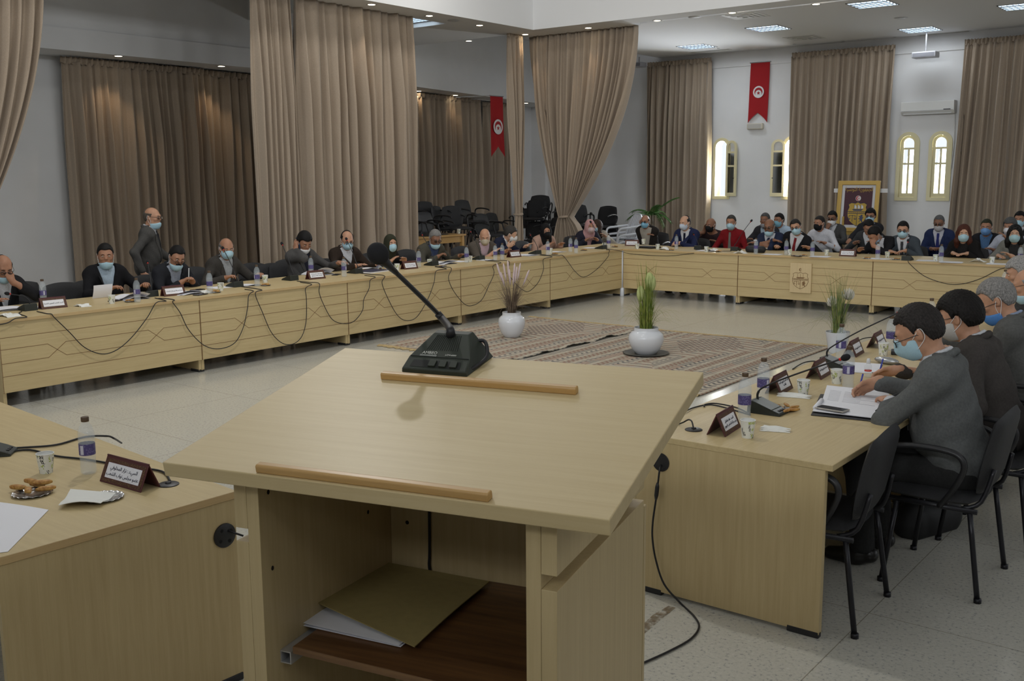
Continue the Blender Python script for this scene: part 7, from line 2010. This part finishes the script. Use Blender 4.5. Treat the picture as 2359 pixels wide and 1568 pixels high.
# back row, left to right
seated((1486, 510), 'B', 'person in a dark jacket and beige shirt, hand on chest, near the palm', G2, 'the dark jacket man near the palm', val=2.5, yaw=.1, skin=SK2, style='ring', mask='on', mcol=(.25, .50, .66), glasses='thick', c1=(.022, .018, .016), c2=(.42, .38, .32), head=(5, 4, 0), hr=(-.02, .26, .84), hl=(.02, .24, 1.02), fl=(.9, .1, .3), nl=(0, -1, 0), fr=(-.8, .3, .1), vz=.05)
seated((1577, 513), 'B', 'person in a navy suit and dark tie with clasped hands', G2, 'the clasped hands man', skin=SK4, style='receding', hair=(.035, .03, .028), mask='on', mcol=(.52, .58, .68), c1=(.016, .022, .065), c2=WH, tie=(.014, .015, .03), head=(-6, 8, 0), hr=(.04, .46, .81), hl=(-.04, .45, .81), fr=(-.5, .85, 0), fl=(.5, .85, 0), cr=40, cl=40)
seated((1637, 518), 'B', 'person in a maroon sweater and black mask with hand at ear', G3, 'the maroon sweater man', val=2.05, skin=SK3, style='none', hair=BLK, mask='on', mcol=(.012, .012, .015), top='sweater', c1=(.035, .02, .022), head=(-8, 6, 0), belly=.06, hrh=(.125, .03, -.12), fr=(-.12, -.05, .95), nr=(-.9, 0, 0), pr=(.9, .2, -.6), hl=(-.16, .38, .78))
seated((1684, 512), 'B', 'person in a red shirt and grey tie with blue mask', G2, 'the red shirt man', val=1.45, skin=SK2, style='buzz', hair=(.05, .048, .045), mask='on', top='shirt', c1=(.20, .010, .014), tie=(.17, .17, .15), head=(12, 6, 0), hr=(.15, .36, .70), hl=(-.15, .36, .70))
seated((1772, 522), 'B', 'person with chin mask and glasses in navy suit crossing arms', G2, 'the crossed arms man', skin=SK3, style='ring', hair=(.13, .125, .12), moustache=True, mask='chin', glasses=True, c1=(.020, .028, .060), c2=WH, tie=(.03, .035, .07), head=(4, 10, 0), hr=(-.12, .38, .90), hl=(.14, .40, .86), fr=(-.9, .2, 0), fl=(.9, .2, 0), pr=(.9, .2, -.4), pl=(-.9, .2, -.4))
seated((1762, 506), 'B', 'person in dark suit half hidden behind the crossed arms man', G3, False, val=2.75, skin=SK3, style='buzz', hair=(.08, .08, .08), mask='chin', mcol=(.3, .3, .32), c1=(.03, .03, .035), c2=LBL_)
seated((1794, 507), 'B', 'person in a light blue shirt with black hair and blue mask', G3, False, val=3.4, skin=SK2, style='short', mask='on', mcol=(.25, .50, .62), top='shirt', c1=(.45, .56, .68), head=(-10, 4, 0))
seated((1833, 523), 'B', 'person in a black suit with patterned red tie, head tilted', G2, 'the red tie man', skin=SK1, style='short', hair=(.03, .025, .022), mask='on', glasses=True, c1=(.013, .013, .015), c2=WH, tie=(.20, .02, .025), head=(12, 8, 14), side=-12, hr=(.12, .44, .81), hl=(-.36, .34, .80), cr=55, vsl=.34)
seated((1887, 514), 'B', 'person in a white shirt with black mask behind the red tie man', G3, False, val=2.5, skin=SK2, style='buzz', hair=(.03, .03, .03), mask='on', mcol=(.012, .012, .014), top='shirt', c1=(.62, .63, .68), head=(-14, 5, 0))
seated((1917, 502), 'B', 'person in a grey suit touching the chin left of the emblem', G3, False, val=3.3, skin=SK3, style='short', mask='nose', mcol=MASKW, glasses='thick', c1=(.07, .07, .07), c2=WH, head=(5, 8, 0), hrh=(.05, .13, -.17), fr=(-.35, -.1, .9), nr=(-.2, -1, 0), cr=60)
seated((2005, 497), 'B', 'person with glasses in front of the right side of the emblem', G3, False, val=3.4, skin=SK2, style='thick', mask='on', glasses='thick', c1=(.02, .02, .024), c2=(.3, .35, .45), head=(8, 4, 0))
seated((2001, 523), 'B', 'person with dark hair bending forward behind the leaning man', G3, False, val=2.7, skin=SK2, style='short', mask=None, c1=(.045, .047, .05), c2=WH, head=(20, 30, 0))
seated((2014, 540), 'B', 'person in a black suit leaning over with a hand on the brow', G2, 'the leaning man', skin=SK2, style='short', mask='chin', mcol=(.3, .38, .48), c1=(.012, .012, .014), c2=WH, head=(-35, 42, -10), side=16, hr=(.36, .42, .80), hlh=(-.06, .14, -.07), fl=(.25, -.15, .95), nl=(.2, -.9, 0), pl=(-.7, .4, -.6), cl=30)
seated((2080, 529), 'B', 'person in a blue-grey suit with glasses and folded hands', G2, 'the blue-grey suit man', skin=SK1, style='short', mask='on', glasses='thick', c1=(.060, .072, .085), c2=WH, tie=(.05, .05, .055), head=(12, 8, 0), hr=(.10, .44, .80), hl=(-.12, .42, .82), fr=(-.8, .4, 0), fl=(.5, .8, 0))
seated((2163, 513), 'B', 'person in a bright blue suit holding a phone, behind the row', G3, 'the bright blue suit man', val=2.9, skin=SK3, style='buzz', hair=(.12, .12, .12), mask='nose', mcol=(.5, .48, .48), glasses=True, c1=(.02, .03, .085), c2=(.58, .58, .64), tie=(.03, .035, .16), head=(4, 12, 0), hr=(.06, .34, .74), hl=(-.08, .34, .74), cr=50, cl=50)
seated((2220, 537), 'B', 'person with long reddish hair and pale mask in black cardigan', G2, 'the reddish haired woman', skin=SK4, fem=True, style='long', hair=(.085, .028, .018), mask='on', top='suit', c1=(.013, .012, .012), c2=(.02, .018, .018), head=(16, 4, 0), hr=(.10, .40, .81), hl=(-.10, .40, .81), fr=(-.6, .7, 0), fl=(.6, .7, 0))
seated((2272, 523), 'B', 'person with cropped head and blue mask in dark jacket and blue shirt', G3, False, val=2.3, skin=SK2, style='buzz', hair=(.04, .035, .03), mask='on', mcol=(.18, .36, .68), c1=(.018, .018, .022), c2=(.10, .20, .38), head=(5, 4, 0))
seated((2326, 522), 'B', 'person in a pale short-sleeved shirt with grey hair and white mask', G3, False, val=2.0, skin=SK2, style='thick', hair=(.10, .10, .10), mask='on', mcol=(.7, .7, .74), top='shirt', c1=(.50, .53, .62), sleeve=.05, head=(-10, 6, 0), hl=(-.02, .36, .98), hr=(.2, .36, .72))
seated((2349, 505), 'B', 'person with black hair at the right edge behind the row', G3, False, val=3.0, skin=SK2, style='short', mask='on', c1=DK, c2=WH)
seated((2338, 538), 'B', 'person with black hair and raised sunglasses in a grey blazer', G2, 'the grey blazer woman', skin=SK4, fem=True, style='long', hair=(.012, .011, .014), mask='on', mcol=(.40, .60, .66), top='suit', c1=(.20, .20, .18), c2=(.03, .03, .03), head=(10, 4, 0), hr=(.16, .42, .80), hl=(-.02, .44, .80), fr=(-.6, .7, 0), glasses='thick', glz=.092)
# standing man, left bay
P = dict(rz=.1, stand=True, lean=8, seat=.46, label='person standing in a grey suit and dark tie behind the left row', group='standing person', skin=SK1, style='ring', hair=(.10, .085, .07), mask='chin', glasses=True, c1=(.075, .072, .068), c2=WH, tie=(.03, .03, .035), bottom=(.045, .044, .042),
         head=(-24, 4, 0), hr=(.27, .0, .86), hl=(-.25, .32, .92), fr=(.1, .3, -.9), fl=(.1, .7, -.6), cr=35, stride=.08, vz=.10, nr=(-1, 0, 0), pr=(.6, -.8, 0))
P['rz'] = math.radians(-40); h0 = Pose(P).hc; c, sn = math.cos(P['rz']), math.sin(P['rz']); o_ = np.array([c*h0[0]-sn*h0[1], sn*h0[0]+c*h0[1]])
hd_ = atx(352, 500, -1.95); P['loc'] = (hd_.x-o_[0], hd_.y-o_[1], 0); k_ = hd_.z/h0[2]; P['sc'] = k_; h0 = Pose(P).hc; o_ = np.array([c*h0[0]-sn*h0[1], sn*h0[0]+c*h0[1]]); P['loc'] = (hd_.x-o_[0], hd_.y-o_[1], 0)
print('STAND', k_, P['loc']); person(P)
# right row (seen from behind)
N = dict(vox=.0075, fvox=.0045, hvox=.0045, fine=True)
seated((2113, 764), 'R', 'person in a grey jacket writing, nearest at the right row', G4, False, val=-8.93, skin=SK1, style='short', hair=(.030, .026, .024), mask='on', glasses=True, glz=-.012, c1=(.125, .13, .13), c2=WH, head=(14, 26, 0), turn=4, hrw=(2020, 880, .85), fr=(-.15, .75, -.45), nr=(-.6, .1, -.7), pr=(.7, -.2, -.5), cr=(55, 62, 66, 70), hlw=(2052, 925, .80), pl=(-.75, .35, -.6), fl=(.7, .5, 0), cl=35, bottom=(.03, .03, .03), sc=1.02, belly=.03, extra=pen(), **N)
seated((2207, 730), 'R', 'person with thick black hair and white mask in a dark brown jacket', G4, False, val=-8.18, skin=SK1, style='thick', hair=(.013, .011, .010), mask='on', mcol=(.48, .46, .43), glasses=True, c1=(.060, .053, .049), c2=WH, head=(2, 18, 0), hrw=(2066, 852, .84), fr=(-.05, .8, -.3), nr=(-.6, .1, -.7), cr=(50, 60, 64, 70), hl=(-.15, .20, .63), sc=1.0, belly=.03, extra=pen(), **N)
seated((2292, 690), 'R', 'person with cropped grey hair, glasses and blue mask on chin', G4, False, val=-7.25, skin=SK1, style='short', hair=(.24, .23, .22), mask='chin', mcol=(.10, .26, .60), glasses='thick', glz=-.02, c1=(.11, .11, .106), c2=(.3, .36, .5), head=(14, 26, 0), hr=(.10, .60, .84), hl=(-.10, .44, .80), sc=1.0, belly=.03, **N)
seated((2348, 628), 'R', 'person with curly light grey hair at the right edge', G4, False, val=-4.9, skin=SK1, style='thick', hair=(.33, .32, .31), mask='chin', c1=(.05, .05, .05), c2=WH, head=(20, 15, 0), **N)
seated((2366, 655), 'R', 'person cut by the right edge, only forehead and cheek in view', G4, False, val=-5.7, skin=SK1, style='ring', hair=(.3, .3, .3), mask='chin', glasses=True, c1=DK, c2=WH, head=(10, 15, 0), **N)
# the caller's phone
# ------------------------------------------------------------------ light
W = bpy.data.worlds.new('daylight'); S.world = W; W.use_nodes = True; nt_ = W.node_tree; bg = nt_.nodes['Background']
bg.inputs[0].default_value = (.88, .94, 1., 1); bg.inputs[1].default_value = 1.15


def area(name, loc, to, sx_, sy_, e, col=(1, 1, 1), spread=180):
    l = bpy.data.lights.new(name, 'AREA'); l.shape = 'RECTANGLE'; l.size = sx_; l.size_y = sy_; l.energy = e; l.color = col; l.spread = math.radians(spread)
    o = bpy.data.objects.new(name, l); COL.objects.link(o); o.location = loc; o.rotation_euler = (V(to)-V(loc)).to_track_quat('-Z', 'Y').to_euler(); return o


def spot(name, loc, to, e, ang, col, blend=.6, r=.03):
    l = bpy.data.lights.new(name, 'SPOT'); l.energy = e; l.spot_size = math.radians(ang); l.spot_blend = blend; l.color = col; l.shadow_soft_size = r
    o = bpy.data.objects.new(name, l); COL.objects.link(o); o.location = loc; o.rotation_euler = (V(to)-V(loc)).to_track_quat('-Z', 'Y').to_euler(); return o


# daylight entering by the window openings; side and clerestory ones added out of view
for i, (y, y2, lo, hi, _) in enumerate(added_side_holes): area('window_daylight', (XR+.2, (y+y2)/2, (lo+hi)/2), (XR-3, (y+y2)/2, (lo+hi)/2-.6), 1.4, 2.2, 9, (.90, .95, 1))
for y, y2, lo, hi, _ in added_clere: area('added_clerestory_light', (XR+.15, (y+y2)/2, 5.03), (BX1, (y+y2)/2+2.5, 5.0), 1.5, .75, 20, (.95, .98, 1), 95)  # added lamps aimed at the left beam
for x in (.5, 3.5, 6.5, 9.5): area('added_clerestory_light', (x+.8, YF-.15, 5.03), (x*.8-.8, BY0, 5.05), 1.5, .75, 46, (.95, .98, 1), 75)  # added lamps aimed at the back beam
for k_, (a, b, lo, hi) in enumerate(WIN): area('window_daylight', ((a+b)/2, YB+.32, (lo+hi)/2), ((a+b)/2, YB-3, (lo+hi)/2+1.7), b-a-.14, hi-lo-.15, (150, 150, 70, 70)[k_], (.90, .95, 1))
# unseen raised-ceiling panel lights; strongest follows the microphone shadow, the rest added for brightness
for x, y, e_ in ((-.9, -2.6, 62), (2.3, -2.6, 70), (-.9, -5.8, 62), (2.3, -5.8, 50), (-.9, -9., 50), (2.64, -9.1, 190), (6., -9.4, 12), (2.4, -12.6, 14), (5.6, -12.9, 8)):
    if 1:
        troffer(V((x, y, ZT)), 'unseen louvred panel light of the raised ceiling', ZT)
        area('panel_lamp', (x, y, ZT-.03), (x, y, 0), *((.17, .17) if e_ == 190 else (.5, .5)), e_*.46, (1., .975, .93))
for u, v in ((1605, 107), (1770, 65), (2120, 68)):
    p = atz(u, v, zc2); area('panel_lamp', (p.x, p.y, zc2-.03), (p.x, p.y, 0), .5, .5, 10, (.90, .95, 1))
# recessed spotlights
WARM = (1., .70, .42)
for p in WSP[:2]: spot('spot_lamp', (p.x-.02, p.y, p.z-.03), (p.x-.26, p.y, 2.4), 15, 80, WARM)
for p in WSP[2:]: spot('spot_lamp', (p.x, p.y, p.z-.03), (p.x, p.y, 0), 4, 80, WARM)
for u, v in ((856, 10), (989, 36), (1105, 58), (1210, 79), (1355, 64), (1514, 47), (1687, 29), (1880, 9)):
    p = atz(u, v, ZC); spot('spot_lamp', (p.x, p.y, ZC-.02), (p.x, p.y, 0), 9, 75, WARM)
S.view_settings.view_transform = 'Standard'; S.view_settings.look = 'None'; S.view_settings.gamma = 1; S.view_settings.exposure = -0.15
try: S.view_settings.use_curve_mapping = False
except Exception: pass
S.cycles.use_denoising = True; S.cycles.max_bounces = 8; S.cycles.diffuse_bounces = 4; S.cycles.glossy_bounces = 4; S.cycles.transmission_bounces = 8; S.cycles.caustics_reflective = False; S.cycles.caustics_refractive = False
S.cycles.sample_clamp_indirect = 6
